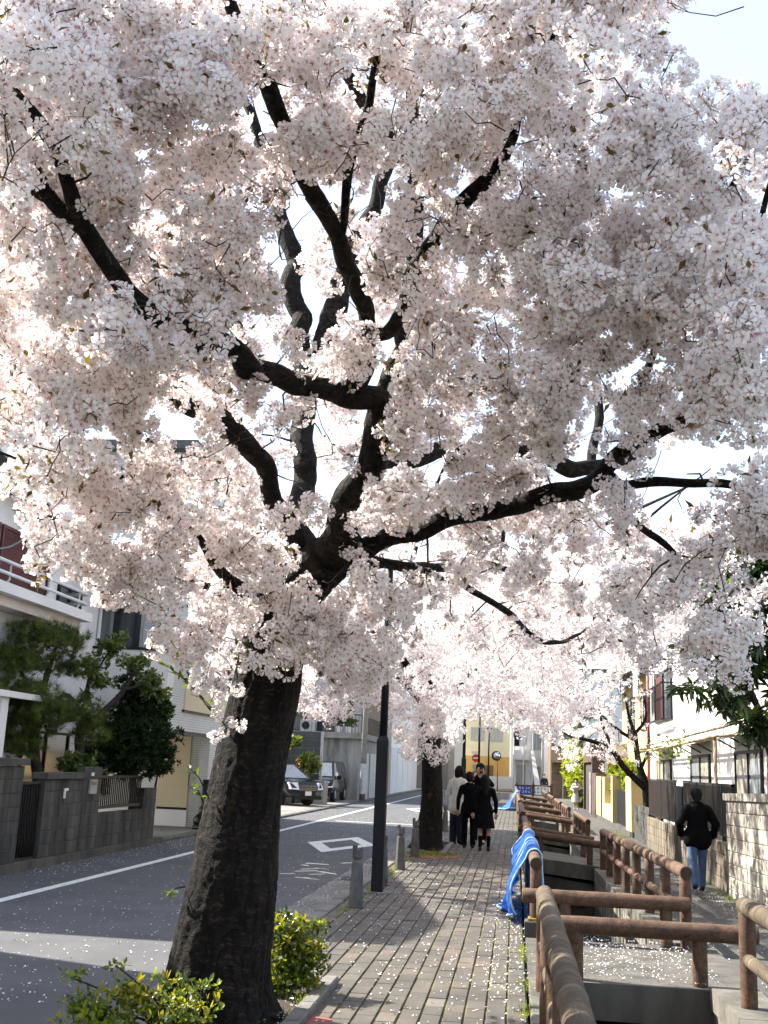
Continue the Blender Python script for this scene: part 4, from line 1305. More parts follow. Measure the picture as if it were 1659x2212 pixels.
# ------------------------------------------------------------------ grey tiled house on pilotis
g_ = thing('house', 'tall grey ribbed-tile house with beige panels and overhanging upper floors', 'house', (-9.2, 29, -.05))
GX, GY0, GY1 = -7.7, 23.1, 35.5
part(MB().box(-12.5, GX, GY0 + .75, GY1, 2.25, 8.6), 'upper_wall', GREYS, g_)
part(MB().box(-12.5, GX - .05, 28.2, GY1 - .1, -.05, 2.25), 'ground_wall', GREYS, g_)
part(MB().box(-12.8, GX + .35, GY0 + .4, GY1 + .3, 8.605, 8.8), 'roof', ROOFD, g_)
window(g_, 'y', -1, GY0 + .75, -9.85, -8.35, 3.4, 4.95, ALU, GL_CURT, 2, .06, GL_DARK)
mb = MB()    # chamfered white balcony box
bz0, bz1 = 2.6, 3.9
ou = [(-10.4, GY0 + .74), (-10.4, GY0), (-8.12, GY0), (-7.55, GY0 + .28), (-7.55, GY0 + .74)]
vs = [(x, y, bz0) for x, y in ou] + [(x, y, bz1) for x, y in ou]
mb.add(vs, [(i, (i + 1) % 5, 5 + (i + 1) % 5, 5 + i) for i in range(5)] + [(4, 3, 2, 1, 0), (5, 6, 7, 8, 9)])
bb = part(mb, 'balcony', PLASTERW, g_)
ou2 = [(-10.43, GY0 + .74), (-10.43, GY0 - .03), (-8.11, GY0 - .03), (-7.52, GY0 + .26), (-7.52, GY0 + .74)]
vs = [(x, y, bz1 + .002) for x, y in ou2] + [(x, y, bz1 + .06) for x, y in ou2]
MB().add(vs, [(i, (i + 1) % 5, 5 + (i + 1) % 5, 5 + i) for i in range(5)] + [(4, 3, 2, 1, 0), (5, 6, 7, 8, 9)]).build('coping', BRONZE, bb)
MB().tube([(-8.05, GY0 + .68, 3.98), (-8.05, GY0 + .68, 7.5)], .045, 8).build('downpipe', WHITEM, g_, smooth=True)
part(fb(MB(), 'x', 1, GX, 25.2, 34.8, 2.75, 3.42, .0, .03), 'beige_band', BEIGE, g_)
mb = MB(); fb(mb, 'x', 1, GX, 25.1, 34.9, 2.70, 2.748, .0, .06); fb(mb, 'x', 1, GX, 25.1, 34.9, 3.422, 3.47, .0, .06)
part(mb, 'band_trim', BRONZE, g_)
part(fb(MB(), 'x', 1, GX, GY0 + .75, GY1, 2.17, 2.26, -.02, .03), 'overhang_edge', BRONZE, g_)
# recessed ground floor facing the drive
part(fb(MB(), 'y', -1, 28.2, -9.1, -8.32, .42, 2.2, .0, .04), 'beige_door', BEIGE, g_)
part(fb(MB(), 'y', -1, 28.2, -9.1, -8.32, .36, .418, .0, .05), 'door_sill', BRONZE, g_)
part(fb(MB(), 'y', -1, 28.2, -9.12, -8.3, -.05, .36, .0, .06), 'plinth', PLASTER, g_)
part(MB().box(GX - .3, GX - .02, 27.8, 28.19, -.05, 2.245), 'corner_pier', GREYS, g_)
MB().tube([(GX - .36, 28.15, -.05), (GX - .36, 28.15, 2.2)], .03, 8).build('drain_pipe', BRONZE, g_, smooth=True)
mb = MB(); fb(mb, 'y', -1, 28.2, -8.26, -8.08, 1.0, 1.28, .0, .12)
part(mb, 'letterbox', mat('steel', (.5, .5, .5), (.4, .4, .4), .25, 4., 0, metal=.9), g_)
# dark bin bags and planter box by the pier
mb = MB()
for (x, y, z, r) in ((-7.75, 27.6, .14, .2), (-7.62, 27.45, .38, .17)):
    for i in range(7):
        pass
    n1_, n2_ = 10, 7
    vs, fs = [], []
    for i in range(n2_ + 1):
        th = math.pi * i / n2_
        for k in range(n1_):
            ph = 2 * math.pi * k / n1_
            rr = r * (1 + .18 * noise.noise(Vector((math.cos(ph) * 2, math.sin(ph) * 2, th * 2 + x))))
            vs.append((x + rr * math.sin(th) * math.cos(ph), y + rr * math.sin(th) * math.sin(ph), z + rr * math.cos(th)))
    for i in range(n2_):
        for k in range(n1_):
            a, b_ = i * n1_ + k, i * n1_ + (k + 1) % n1_
            fs.append((a, a + n1_, b_ + n1_, b_))
    mb.add(vs, fs)
mb.box(-7.85, -7.45, 27.2, 27.75, -.05, .05)
mb.box(-7.7, -7.5, 27.35, 27.65, .0, 1.15)
o = mb.build('rubbish_pile', mat('black_plastic', (.015, .015, .017), (.01, .01, .01), .35, 8., .2), origin=(-7.65, 27.5, -.05), smooth=True)
tag(o, 'black bags and a dark narrow bin piled by the grey house pier', 'rubbish')

# ------------------------------------------------------------------ garden wall of concrete blocks with gate
BLK = mat('wall_block', (.085, .08, .068), (.010, .0095, .008), .9, 1.5, .5, 60., stretch=(2.2, 2.2, .35), var=.12)
BLKL = mat('pale_wall_block', (.46, .43, .37), (.27, .245, .20), .9, 1.6, .45, 60., stretch=(2.0, 2.0, .3), var=.10)
MORT = mat('mortar', (.09, .085, .075), (.05, .047, .04), .95, 8., .3)
def block_mesh(l, hgt, d, m):
    mb = MB()
    a, b_, c = l / 2 - .006, hgt / 2 - .006, d / 2
    e = .006
    # face towards +X / -X both chamfered
    vs = [(-c + e, -a, -b_), (c - e, -a, -b_), (c - e, a, -b_), (-c + e, a, -b_), (-c + e, -a, b_), (c - e, -a, b_), (c - e, a, b_), (-c + e, a, b_)]
    mb.hexa(vs)
    for s in (1, -1):
        x0, x1 = s * (c - e), s * c
        q = [(x0, -a, -b_), (x0, a, -b_), (x0, a, b_), (x0, -a, b_), (x1, -a + e, -b_ + e), (x1, a - e, -b_ + e), (x1, a - e, b_ - e), (x1, -a + e, b_ - e)]
        mb.add(q, [(4, 5, 6, 7), (0, 1, 5, 4), (1, 2, 6, 5), (2, 3, 7, 6), (3, 0, 4, 7)])
    me = bpy.data.meshes.new('block'); me.from_pydata(mb.v, [], mb.f); me.materials.append(m); me.update()
    return me
BM_D, BM_DH = block_mesh(.4, .2, .15, BLK), block_mesh(.2, .2, .15, BLK)
BM_P, BM_PH = block_mesh(.4, .2, .13, BLKL), block_mesh(.2, .2, .13, BLKL)
def block_run(parent, x, y0, y1, z0, rows, full, half, zf=None, depth=.15):
    """rows of blocks along Y in running bond, over a recessed mortar core"""
    n = round((y1 - y0) / .4)
    for j in range(rows):
        cells_ = []
        if j % 2 == 0: cells_ = [(y0 + .4 * k + .2, full) for k in range(n)]
        else: cells_ = [(y0 + .1, half)] + [(y0 + .4 * k + .4, full) for k in range(n - 1)] + [(y0 + .4 * n - .1, half)]
        for yc, me in cells_:
            inst('block', me, parent, (x + R(-.002, .002), yc, z0 + .2 * j + .1 + (zf(yc) if zf else 0)))
    zz = zf or (lambda y: 0)
    c = depth / 2 - .012
    MB().hexa([(x - c, y0 + .01, z0 + zz(y0) - .1), (x + c, y0 + .01, z0 + zz(y0) - .1), (x + c, y0 + .4 * n - .01, z0 + zz(y0 + .4 * n) - .1), (x - c, y0 + .4 * n - .01, z0 + zz(y0 + .4 * n) - .1),
               (x - c, y0 + .01, z0 + zz(y0) + .2 * rows - .012), (x + c, y0 + .01, z0 + zz(y0) + .2 * rows - .012), (x + c, y0 + .4 * n - .01, z0 + zz(y0 + .4 * n) + .2 * rows - .012), (x - c, y0 + .4 * n - .01, z0 + zz(y0 + .4 * n) + .2 * rows - .012)]).build('mortar_core', MORT, parent)
wl_ = thing('garden_wall', 'dark stained concrete block wall with gateposts and iron rail, below the pine', 'wall', (-7.4, 19, -.05))
WX = -7.4
base = MB().box(-7.62, -7.25, 13.0, 23.0, -.1, .04); base.build('footing', CONCD, wl_)
block_run(wl_, WX, 17.0, 18.6, .04, 6, BM_D, BM_DH)
block_run(wl_, WX, 18.6, 19.4, .04, 7, BM_D, BM_DH)
block_run(wl_, WX, 19.4, 21.8, .04, 3, BM_D, BM_DH)
block_run(wl_, WX, 21.8, 22.6, .04, 5, BM_D, BM_DH)
block_run(wl_, WX, 13.0, 16.2, .04, 7, BM_D, BM_DH)
MB().box(WX - .13, WX + .13, 16.95, 18.66, 1.24, 1.34, bev=.01).build('coping', CONCD, wl_)
MB().box(WX - .13, WX + .13, 12.95, 16.25, 1.445, 1.55, bev=.01).build('coping', CONCD, wl_)
rl_ = MB().box(WX - .03, WX + .03, 19.42, 21.78, .70, .75).box(WX - .025, WX + .025, 19.42, 21.78, 1.24, 1.28)
rl_ = rl_.build('iron_rail', BRONZE, wl_)
for k in range(24):
    y = 19.47 + k * .1
    MB().box(WX - .011, WX + .011, y - .011, y + .011, .745, 1.245).build('bar', BRONZE, rl_)
mb = MB(); mb.box(WX + .077, WX + .11, 18.82, 19.14, .98, 1.22); mb.build('intercom', mat('intercom_grey', (.35, .34, .32), None, .5, 5., 0), wl_)
MB().box(WX + .111, WX + .118, 18.86, 19.10, 1.13, 1.19).build('name_plate', mat('copper_plate', (.25, .12, .07), None, .5, 5., 0), wl_)
MB().box(WX + .077, WX + .09, 18.9, 19.0, 1.28, 1.34).build('door_number', PLASTERW, wl_)
mb = MB(); mb.box(WX + .077, WX + .10, 17.75, 17.80, .93, 1.09); mb.box(WX + .077, WX + .10, 17.80, 17.9, 1.05, 1.09)
mb.build('handle', WHITEM, wl_)
gt = thing('iron_gate', 'dark wrought iron gate between the stained block gateposts', 'gate', (WX, 16.6, 0))
mb = MB().box(WX - .02, WX + .02, 16.22, 16.26, 0.02, 1.2).box(WX - .02, WX + .02, 16.94, 16.975, 0.02, 1.2).box(WX - .02, WX + .02, 16.26, 16.94, 1.16, 1.2).box(WX - .02, WX + .02, 16.26, 16.94, .04, .08)
mb.build('gate_frame', BRONZE, gt)
for k in range(7):
    y = 16.3 + k * .095
    MB().tube([(WX, y, .08), (WX, y + .02, .35), (WX, y - .02, .65), (WX, y + .02, .95), (WX, y, 1.17)], .012, 6).build('bar', BRONZE, gt, smooth=True)
fb(MB(), 'x', 1, WX, 16.26, 16.94, .08, 1.16, -.018, -.012).build('backing_sheet', BLACKM, gt)

_q0 = set(bpy.data.objects)
# ------------------------------------------------------------------ parking lot, concrete garage house and beyond
pl = thing('metal_fence', 'dark corrugated metal fence with pale end post behind the parked black car', 'fence', (-9.6, 48.8, -.05))
for k in range(8):
    MB().box(-12.0, -8.05, 48.78, 48.83, .15 + k * .36, .15 + k * .36 + .35).build('panel', DARKC, pl)
MB().box(-8.03, -7.93, 48.74, 48.87, -.05, 3.05).build('end_post', mat('galvanised', (.42, .42, .41), (.3, .3, .29), .45, 6., .1, metal=.3), pl)
MB().box(-12, -8.04, 48.70, 48.9, -.05, .145).build('base_kerb', CONC, pl)
o = MB().box(-8.2, -7.6, 47.6, 48.7, -.05, .95, bev=.03).build('concrete_pier', CONC, origin=(-7.9, 48, -.05)); tag(o, 'weathered concrete pier at the foot of the dark corrugated fence', 'pier')
cg = thing('house', 'house on a stained concrete garage with a railed balcony of potted plants', 'house', (-9.5, 60, -.05))
part(MB().box(-14, -7.35, 56.2, 64, -.05, 2.95), 'garage_wall', mat('streaked_concrete', (.34, .325, .30), (.12, .115, .105), .9, 1.2, .3, 30., stretch=(1.6, 1.6, .25)), cg)
part(MB().box(-14, -7.2, 55.9, 64, 2.955, 3.25), 'balcony_slab', CONC, cg)
part(MB().box(-14, -8.4, 57.6, 64, 3.255, 8.0), 'upper_wall', mat('mauve_plaster', (.42, .38, .37), (.34, .31, .30), .85, 1.), cg)
window(cg, 'y', -1, 57.6, -11.8, -10.4, 3.3, 5.3, BRONZE, GL_DARK); window(cg, 'x', 1, -8.4, 58.6, 60.2, 3.3, 5.3, BRONZE, GL_DARK)
window(cg, 'y', -1, 57.6, -9.9, -8.9, 3.3, 5.3, mat('oxblood_frame', (.14, .025, .02), None, .5, 5., 0), GL_DARK, 1)
rr_ = MB().box(-14, -7.24, 55.95, 55.99, 4.12, 4.17).box(-7.28, -7.24, 55.99, 64, 4.12, 4.17).build('balcony_rail', BRONZE, cg)
for k in range(36):
    MB().box(-13.9 + k * .186, -13.885 + k * .186, 55.955, 55.985, 3.252, 4.12).build('bar', BRONZE, rr_)
for k in range(16):
    MB().box(-7.275, -7.245, 56.4 + k * .48, 56.43 + k * .48, 3.252, 4.12).build('bar', BRONZE, rr_)
part(fb(MB(), 'x', 1, -7.35, 57.2, 59.9, -.05, 2.3, .0, .04), 'roller_shutter', siding_mat('pale_roller_shutter', (.55, .55, .55), (.5, .5, .5), .09), cg)
part(fb(MB(), 'x', 1, -7.35, 60.6, 63.4, -.05, 2.3, .0, .04), 'roller_shutter', MATS['pale_roller_shutter'], cg)
part(MB().box(-14.3, -8.1, 57.2, 64.3, 8.005, 8.25), 'roof', ROOFD, cg)
# air-conditioner unit and potted plants on the balcony
ac = thing('air_conditioner', 'grey air conditioner outdoor unit on the concrete garage balcony', 'air conditioner', (-10.1, 56.6, 3.25))
part(MB().box(-10.5, -9.7, 56.5, 56.8, 3.252, 3.85), 'casing', ALU, ac)
MB().tube([(-10.22, 56.49, 3.55), (-10.22, 56.47, 3.55)], .2, 18).build('fan_grille', BLACKM, ac)
up = thing('utility_pole', 'grey concrete utility pole with pale lower sleeve by the garage', 'utility pole', (-6.95, 55.2, -.08))
MB().tube([(-6.95, 55.2, -.1), (-6.95, 55.2, 5), (-6.95, 55.2, 10.5)], [.15, .135, .11], 14).build('pole', CONC, up, smooth=True)
MB().tube([(-6.95, 55.2, .3), (-6.95, 55.2, 1.75)], .158, 14, cap=False).build('sleeve', mat('pale_sleeve', (.55, .55, .53), None, .6, 6.), up, smooth=True)
MB().box(-7.9, -6.0, 55.13, 55.27, 9.4, 9.5).build('cross_arm', ALU, up)
wb = thing('house', 'tan walled building with white roller doors beyond the concrete garage', 'house', (-9, 76, -.05))
part(MB().box(-15, -7.35, 65, 71, -.05, 6.4), 'wall', mat('tan_plaster', (.40, .34, .27), (.32, .27, .21), .85, 1.), wb)
part(MB().box(-15, -7.5, 71.002, 92, -.05, 7.0), 'side_wall', PLASTERW, wb)
for k in range(5):
    part(fb(MB(), 'x', 1, -7.5, 72 + k * 3.9, 75.6 + k * 3.9, -.04, 2.9, .0, .06), 'roller_door', siding_mat('white_roller_%d' % k, (.66, .67, .70), (.6, .61, .64), .5, 1, .75) if k == 0 else MATS['white_roller_0'], wb)
window(wb, 'y', -1, 65, -10.5, -9.2, 3.6, 5.0, ALU, GL_CURT)
fl = thing('house', 'greyish timber house behind the farthest cherry trunk', 'house', (-6.2, 100, -.05))
part(MB().box(-14, -5.2, 96, 106, -.05, 7.5), 'wall', mat('grey_timber', (.24, .22, .20), (.17, .155, .14), .85, 1., stretch=(6, 6, .6)), fl)
for zz in (.9, 3.8): window(fl, 'y', -1, 96, -7.4, -6.2, zz, zz + 1.3, ALU, GL_DARK)
part(MB().box(-14.4, -4.8, 95.6, 106.4, 7.505, 7.8), 'roof', ROOFD, fl)

for _o in set(bpy.data.objects) - _q0:
    if _o.parent is None: _o.location.x -= .5
# ------------------------------------------------------------------ cars
def car(kind, label, x, y, heading, paint):
    """front at local +Y; heading rotates about z"""
    t = thing('parked_car', label, 'car', (0, 0, 0))
    van = kind == 'van'
    L, Wd, H = (4.6, 1.72, 1.84) if van else (4.5, 1.72, 1.72)
    hl, hw = L / 2, Wd / 2
    # side profile (y, z) front to back, upper line
    if van: up_ = [(hl, .42), (hl + .02, .75), (hl - .10, 1.0), (hl - .62, 1.12), (hl - 1.35, 1.78), (hl - 1.9, 1.84), (-hl + .5, 1.84), (-hl + .06, 1.72), (-hl, .9), (-hl + .02, .42)]
    else: up_ = [(hl, .40), (hl + .02, .72), (hl - .12, .95), (hl - .85, 1.06), (hl - 1.7, 1.62), (hl - 2.2, 1.71), (-hl + .9, 1.70), (-hl + .25, 1.5), (-hl, .95), (-hl + .02, .42)]
    cols = [(-1, 0), (-.97, 1), (-.55, 1), (0, 1), (.55, 1), (.97, 1), (1, 0)]
    mb = MB(); vs, fs = [], []
    m = len(up_)
    def tuck(z): return 1.0 - .22 * smooth01(.95, H, z) - .05 * smooth01(.6, .3, z)
    secs = [-1, -.93, -.5, 0, .5, .93, 1]
    for sx in secs:
        for (yy, zz) in up_:
            k = tuck(zz)
            shrink = 1 - .05 * abs(sx) ** 6
            vs.append((sx * hw * k, yy * shrink if abs(yy) > hl * .9 else yy, zz - (.02 if abs(sx) > .95 else 0)))
    for i in range(len(secs) - 1):
        for j in range(m - 1):
            a = i * m + j
            fs.append((a, a + 1, a + m + 1, a + m))
        fs.append((i * m + m - 1, i * m, (i + 1) * m, (i + 1) * m + m - 1))
    fs.append(tuple(range(m))); fs.append(tuple((len(secs) - 1) * m + j for j in range(m - 1, -1, -1)))
    mb.add(vs, fs)
    mb.build('body', paint, t, smooth=False)
    gl = GL_DARK
    # windscreen and side glass, lying just proud of the body
    (ya, za), (yb, zb) = up_[3], up_[4]
    n_ = Vector((0, zb - za, ya - yb)).normalized() * .012
    def sp(f, e): 
        yy, zz = ya + (yb - ya) * f, za + (zb - za) * f
        return (e * hw * tuck(zz) * .86, yy + n_.y, zz + n_.z)
    q = [sp(.05, -1), sp(.05, 1), sp(.95, .95), sp(.95, -.95)]
    MB().add(q + [(a, b - .02, c - .02) for a, b, c in q], [(0, 1, 2, 3), (7, 6, 5, 4), (0, 4, 5, 1), (1, 5, 6, 2), (2, 6, 7, 3), (3, 7, 4, 0)]).build('windscreen', glass_mat('sky_glass', (.16, .18, .2), .03), t)
    wz0, wz1 = (1.08, 1.62) if van else (1.05, 1.5)
    for s in (-1, 1):
        for (y0_, y1_) in (((hl - 1.15, hl - 2.0), (hl - 2.08, hl - 3.1), (hl - 3.18, hl - 4.2)) if van else ((hl - 1.35, hl - 2.2), (hl - 2.28, hl - 3.2), (hl - 3.28, hl - 3.9))):
            x0_, x1_ = s * (hw * tuck(wz0) + .006), s * (hw * tuck(wz1) + .006)
            lean_ = .45 if y0_ > hl - 1.6 else 0
            q = [(x0_, y0_, wz0), (x0_, y1_, wz0), (x1_, y1_, wz1), (x1_, y0_ - lean_, wz1)]
            MB().add(q + [(a - s * .015, b, c) for a, b, c in q], [(0, 1, 2, 3), (7, 6, 5, 4), (0, 4, 5, 1), (1, 5, 6, 2), (2, 6, 7, 3), (3, 7, 4, 0)]).build('side_window', gl, t)
        hlm = MB()
        hlm.hexa([(s * hw * .60, hl - .06, .64), (s * hw * .97, hl - .30, .66), (s * hw * .98, hl - .45, .90), (s * hw * .64, hl - .20, .90),
                  (s * hw * .60, hl + .045, .64), (s * hw * 1.02, hl - .04, .66), (s * hw * 1.02, hl - .22, .93), (s * hw * .64, hl - .02, .93)])
        hlm.build('headlight', mat('headlamp', (.75, .76, .78), (.6, .6, .62), .12, 9., 0), t)
        MB().box(s * hw * 1.0 - (.22 if s < 0 else 0), s * hw * 1.0 + (.22 if s > 0 else 0), hl - 1.28, hl - 1.16, 1.02, 1.2, bev=.03).build('wing_mirror', paint, t)
        for yy in (hl - .9, -hl + .8):
            wh = MB().tube([(s * (hw - .2), yy, .31), (s * (hw + .005), yy, .31)], .31, 24)
            w_ = wh.build('wheel', mat('tyre', (.018, .018, .018), None, .85, 20.), t)
            MB().tube([(s * (hw + .0), yy, .31), (s * (hw + .018), yy, .31)], [.2, .17], 16).build('rim', mat('alloy', (.45, .45, .46), None, .3, 5., 0, metal=.8), w_)
    gr = MB()
    for k in range(3): gr.box(-hw * .6, hw * .6, hl + .005, hl + .04, .62 + k * .075, .66 + k * .075)
    gr.build('grille', mat('chrome', (.22, .22, .23), None, .35, 5., 0, metal=.6), t)
    MB().box(-.165, .165, hl + .005, hl + .03, .42, .585).build('number_plate', PLASTERW, t)
    MB().box(-hw * .85, hw * .85, hl - .05, hl + .035, .26, .40).build('bumper', BLACKM, t)
    t.location = (x, y, -.045)
    t.rotation_euler = (0, 0, heading)
    return t
BLACKP = mat('black_car_paint', (.008, .009, .012), (.006, .006, .008), .1, 3., 0, spec=.45)
car('suv', 'black car parked nose out beside the corrugated fence, bright headlight', -10.1, 46.6, rad(-128), BLACKP)
car('van', 'dark tall minivan parked behind the corrugated fence end post', -9.15, 53.4, rad(180), BLACKP)
o = car('suv', 'white car mostly hidden by the big cherry trunk, next to the black car', -12.2, 43.4, rad(-128), mat('white_car_paint', (.75, .75, .75), None, .15, 3., 0))

# neighbour on the near side (outside the frame), a plain low house whose shade falls on the road
nh = thing('house', 'plain white two-storey neighbour house before the red-shuttered house', 'house', (-12.5, 2, -.05))
part(MB().box(-16, -9.2, -5, 11.4, -.05, 6.2), 'wall', PLASTER, nh)
part(MB().box(-16.4, -8.8, -5.4, 11.6, 6.205, 6.4), 'roof', ROOFD, nh)
for y0 in (-3, 2, 6): window(nh, 'x', 1, -9.2, y0, y0 + 1.8, 3.6, 5.0, ALU, GL_CURT); window(nh, 'x', 1, -9.2, y0, y0 + 1.8, .8, 2.2, ALU, GL_DARK)
# ================================================================== foliage helpers
def mesh_of(V, Fc, mats, Mi=None, name='leaf'):
    me = bpy.data.meshes.new(name)
    me.from_pydata([tuple(v) for v in V], [], Fc)
    for m in mats: me.materials.append(m)
    if Mi: me.polygons.foreach_set('material_index', Mi)
    me.update()
    return me
def leaf_tuft(seed, n, L, wd, m, up=.3, name='leaf_tuft', droop=0.):
    rg = random.Random(seed)
    V, Fc, C, Mi = [], [], [], []
    for k in range(n):
        d = Vector((rg.gauss(0, 1), rg.gauss(0, 1), rg.gauss(up, .6))).normalized()
        l = L * rg.uniform(.7, 1.25)
        d.normalize()
        s = d.cross(Vector((rg.uniform(-.4, .4), rg.uniform(-.4, .4), 1))).normalized(); nn = s.cross(d)
        p = d * L * .12
        q = len(V)
        w = wd * rg.uniform(.8, 1.2)
        V += [p, p + d * l * .35 + s * w - nn * droop * l * .1, p + d * l * .75 + s * w * .75 - nn * droop * l * .35, p + d * l - nn * droop * l * .7, p + d * l * .75 - s * w * .75 - nn * droop * l * .35, p + d * l * .35 - s * w - nn * droop * l * .1, p + d * l * .5 - nn * (w * .35 + droop * l * .2)]
        Fc += [(q, q + 1, q + 6), (q + 1, q + 2, q + 6), (q + 2, q + 3, q + 6), (q + 3, q + 4, q + 6), (q + 4, q + 5, q + 6), (q + 5, q, q + 6)]
    return mesh_of(V, Fc, [m], name=name)
def needle_tuft(seed, n, L, m):
    rg = random.Random(seed)
    V, Fc = [], []
    for k in range(n):
        d = Vector((rg.gauss(0, .8), rg.gauss(0, .8), rg.gauss(.75, .45))).normalized()
        s = d.orthogonal().normalized() * .0035
        q = len(V)
        l = L * rg.uniform(.7, 1.2)
        V += [-s, s, d * l]; Fc.append((q, q + 1, q + 2))
    return mesh_of(V, Fc, [m], name='needle_tuft')
def blob_points(blobs, n, rg, shell=.55, keepf=None):
    tot = sum(b[1][0] * b[1][1] * b[1][2] for b in blobs)
    P = []
    for c, r in blobs:
        k = max(4, int(n * r[0] * r[1] * r[2] / tot))
        for _ in range(k):
            d = Vector((rg.gauss(0, 1), rg.gauss(0, 1), rg.gauss(0, 1))).normalized()
            q = shell + (1 - shell) * rg.random()
            if rg.random() < .3: q *= rg.random()
            p = Vector(c) + Vector((d.x * r[0], d.y * r[1], d.z * r[2])) * q * (1 + .22 * noise.noise(d * 2.5 + Vector(c)))
            if keepf and not keepf(p): continue
            P.append(tuple(p))
    return P
def leaf_crown(parent, P, srcs, scl, name='crown'):
    n = len(P)
    so = src_objects(srcs, name + '_source')
    return scatter_object(name, P, np.stack([nrg.normal(0, .6, n), nrg.normal(0, .6, n), nrg.uniform(0, 6.28, n)], 1), nrg.uniform(scl[0], scl[1], n), nrg.integers(0, len(srcs), n), so, parent)
def simple_tree(name, label, cat, trunk, limbs, P, srcs, scl, bark=None, twig_to=160, group=None, tr=.0025):
    t = thing(name, label, cat, tuple(trunk[0][:3]), group)
    b_ = bark or TWIG
    tr_ = catmull(trunk, 6)
    mb = MB().tube([r[:3] for r in tr_], [r[3] for r in tr_], 12, amp=limb_amp); mb.build('trunk', b_, t, smooth=True)
    ls = [catmull(l, 5) for l in limbs]
    for l in ls:
        MB().tube([r[:3] for r in l], [max(.006, r[3]) for r in l], 8, amp=limb_amp).build('limb', b_, t, smooth=True)
    rg = random.Random(len(P))
    if twig_to and P:
        tw = grow([tr_] + ls, rg.sample(P, min(twig_to, len(P))), rg=rg, seglen=.15, r_tip=tr)
        twig_object(tw, t, 4, m=b_)
    if P: leaf_crown(t, P, srcs, scl)
    return t
PINEM = foliage_mat('pine_needle', (.11, .14, .03), (.03, .048, .015), .15, .6, .2)
DARKL = foliage_mat('dark_leaf', (.045, .07, .02), (.018, .034, .012), .25, .35, .5)
MIDL = foliage_mat('glossy_leaf', (.15, .20, .045), (.04, .07, .018), .3, .3, .6)
CONIF = foliage_mat('conifer_leaf', (.030, .055, .016), (.010, .022, .009), .15, .6, .2)
YEL = foliage_mat('yellow_green_leaf', (.27, .31, .03), (.11, .16, .02), .5, .45, .4)
LIME = foliage_mat('lime_leaf', (.42, .44, .06), (.22, .28, .035), .5, .5, .3)
LOQ = foliage_mat('loquat_leaf', (.06, .095, .022), (.02, .04, .012), .25, .25, .7)
RUST = foliage_mat('rust_leaf', (.35, .10, .03), (.22, .035, .02), .4)
rgf = random.Random(123)
# ------------------------------------------------------------------ left garden plants
def WL(x, y, Y): return W(x, y, Y + 1.2)
NEED = [needle_tuft(i, 42, .17, PINEM) for i in range(4)]
pads = [((95, 1378, 17.9), (.85, .75, .34)), ((30, 1430, 17.6), (.8, .7, .34)), ((45, 1500, 17.3), (.85, .7, .32)), ((95, 1545, 17.4), (.75, .7, .34)), ((10, 1575, 17.2), (.7, .6, .3)), ((185, 1545, 18.2), (.42, .45, .26)), ((150, 1440, 18.1), (.5, .5, .25)), ((40, 1615, 17.3), (.55, .5, .22)), ((195, 1590, 18.3), (.42, .4, .22))]
PB = [(tuple(WL(*c)), r) for c, r in pads]
tb_ = WL(60, 1750, 18.0)
simple_tree('pine_tree', 'cloud-pruned pine behind the dark block wall', 'pine tree', [(-8.5, 19.2, -.06, .12), (-8.4, 19.2, 1., .1), (-8.55, 19.15, 1.9, .085), (-8.4, 19.1, 3.2, .05)],
            [[(-8.5, 19.2, 1.4, .06), (*WL(60, 1580, 17.5), .04), (*WL(40, 1520, 17.4), .02)], [(-8.52, 19.15, 2.1, .06), (*WL(140, 1500, 18.0), .04), (*WL(180, 1550, 18.2), .02)], [(-8.5, 19.15, 2.4, .05), (*WL(40, 1440, 17.7), .03)], [(-8.45, 19.12, 2.8, .05), (*WL(120, 1400, 17.9), .03)]],
            blob_points(PB, 1500, rgf, .5), NEED, (.8, 1.25), TWIG, 220)
TUF = [leaf_tuft(i, 9, .085, .022, MIDL, .3, droop=.25) for i in range(4)]
bl = [((240, 1398, 19.6), (.34, .34, .28)), ((195, 1440, 19.4), (.36, .34, .26)), ((290, 1435, 19.9), (.38, .36, .3)), ((325, 1475, 20.2), (.36, .34, .26)), ((215, 1470, 19.5), (.34, .32, .2)), ((340, 1500, 20.4), (.25, .25, .2)), ((185, 1510, 19.2), (.3, .3, .2)), ((265, 1370, 19.7), (.2, .2, .14))]
simple_tree('broadleaf_tree', 'loose broadleaf garden tree with leaning trunk before the grey house', 'tree', [(*WL(165, 1720, 19.6), .1), (*WL(172, 1640, 19.5), .095), (*WL(172, 1590, 19.5), .09), (*WL(180, 1540, 19.4), .06), (*WL(195, 1450, 19.4), .03)],
            [[(*WL(176, 1585, 19.5), .075), (*WL(215, 1545, 19.6), .065), (*WL(265, 1495, 19.8), .055), (*WL(295, 1440, 19.9), .03)], [(*WL(270, 1490, 19.8), .04), (*WL(320, 1475, 20.1), .02)], [(*WL(190, 1480, 19.4), .03), (*WL(240, 1400, 19.6), .015)]],
            blob_points([(tuple(WL(*c)), r) for c, r in bl], 340, rgf, .3), TUF, (.8, 1.3), TWIG, 160)
CT = [leaf_tuft(10 + i, 14, .075, .013, CONIF, .6) for i in range(3)]
cbl = [((300, 1640, 20.6), (.78, .7, .42)), ((300, 1590, 20.6), (.82, .75, .5)), ((305, 1530, 20.7), (.66, .62, .42)), ((290, 1480, 20.7), (.4, .4, .3)), ((240, 1630, 20.2), (.55, .55, .42)), ((230, 1580, 20.2), (.4, .4, .3)), ((190, 1645, 19.9), (.4, .4, .3))]
simple_tree('conifer', 'dense dark rounded conifer above the iron garden rail', 'conifer', [(*WL(285, 1750, 20.6), .08), (*WL(290, 1640, 20.6), .06), (*WL(300, 1500, 20.7), .03)], [], blob_points([(tuple(WL(*c)), r) for c, r in cbl], 2600, rgf, .62), CT, (.8, 1.4), TWIG, 120)
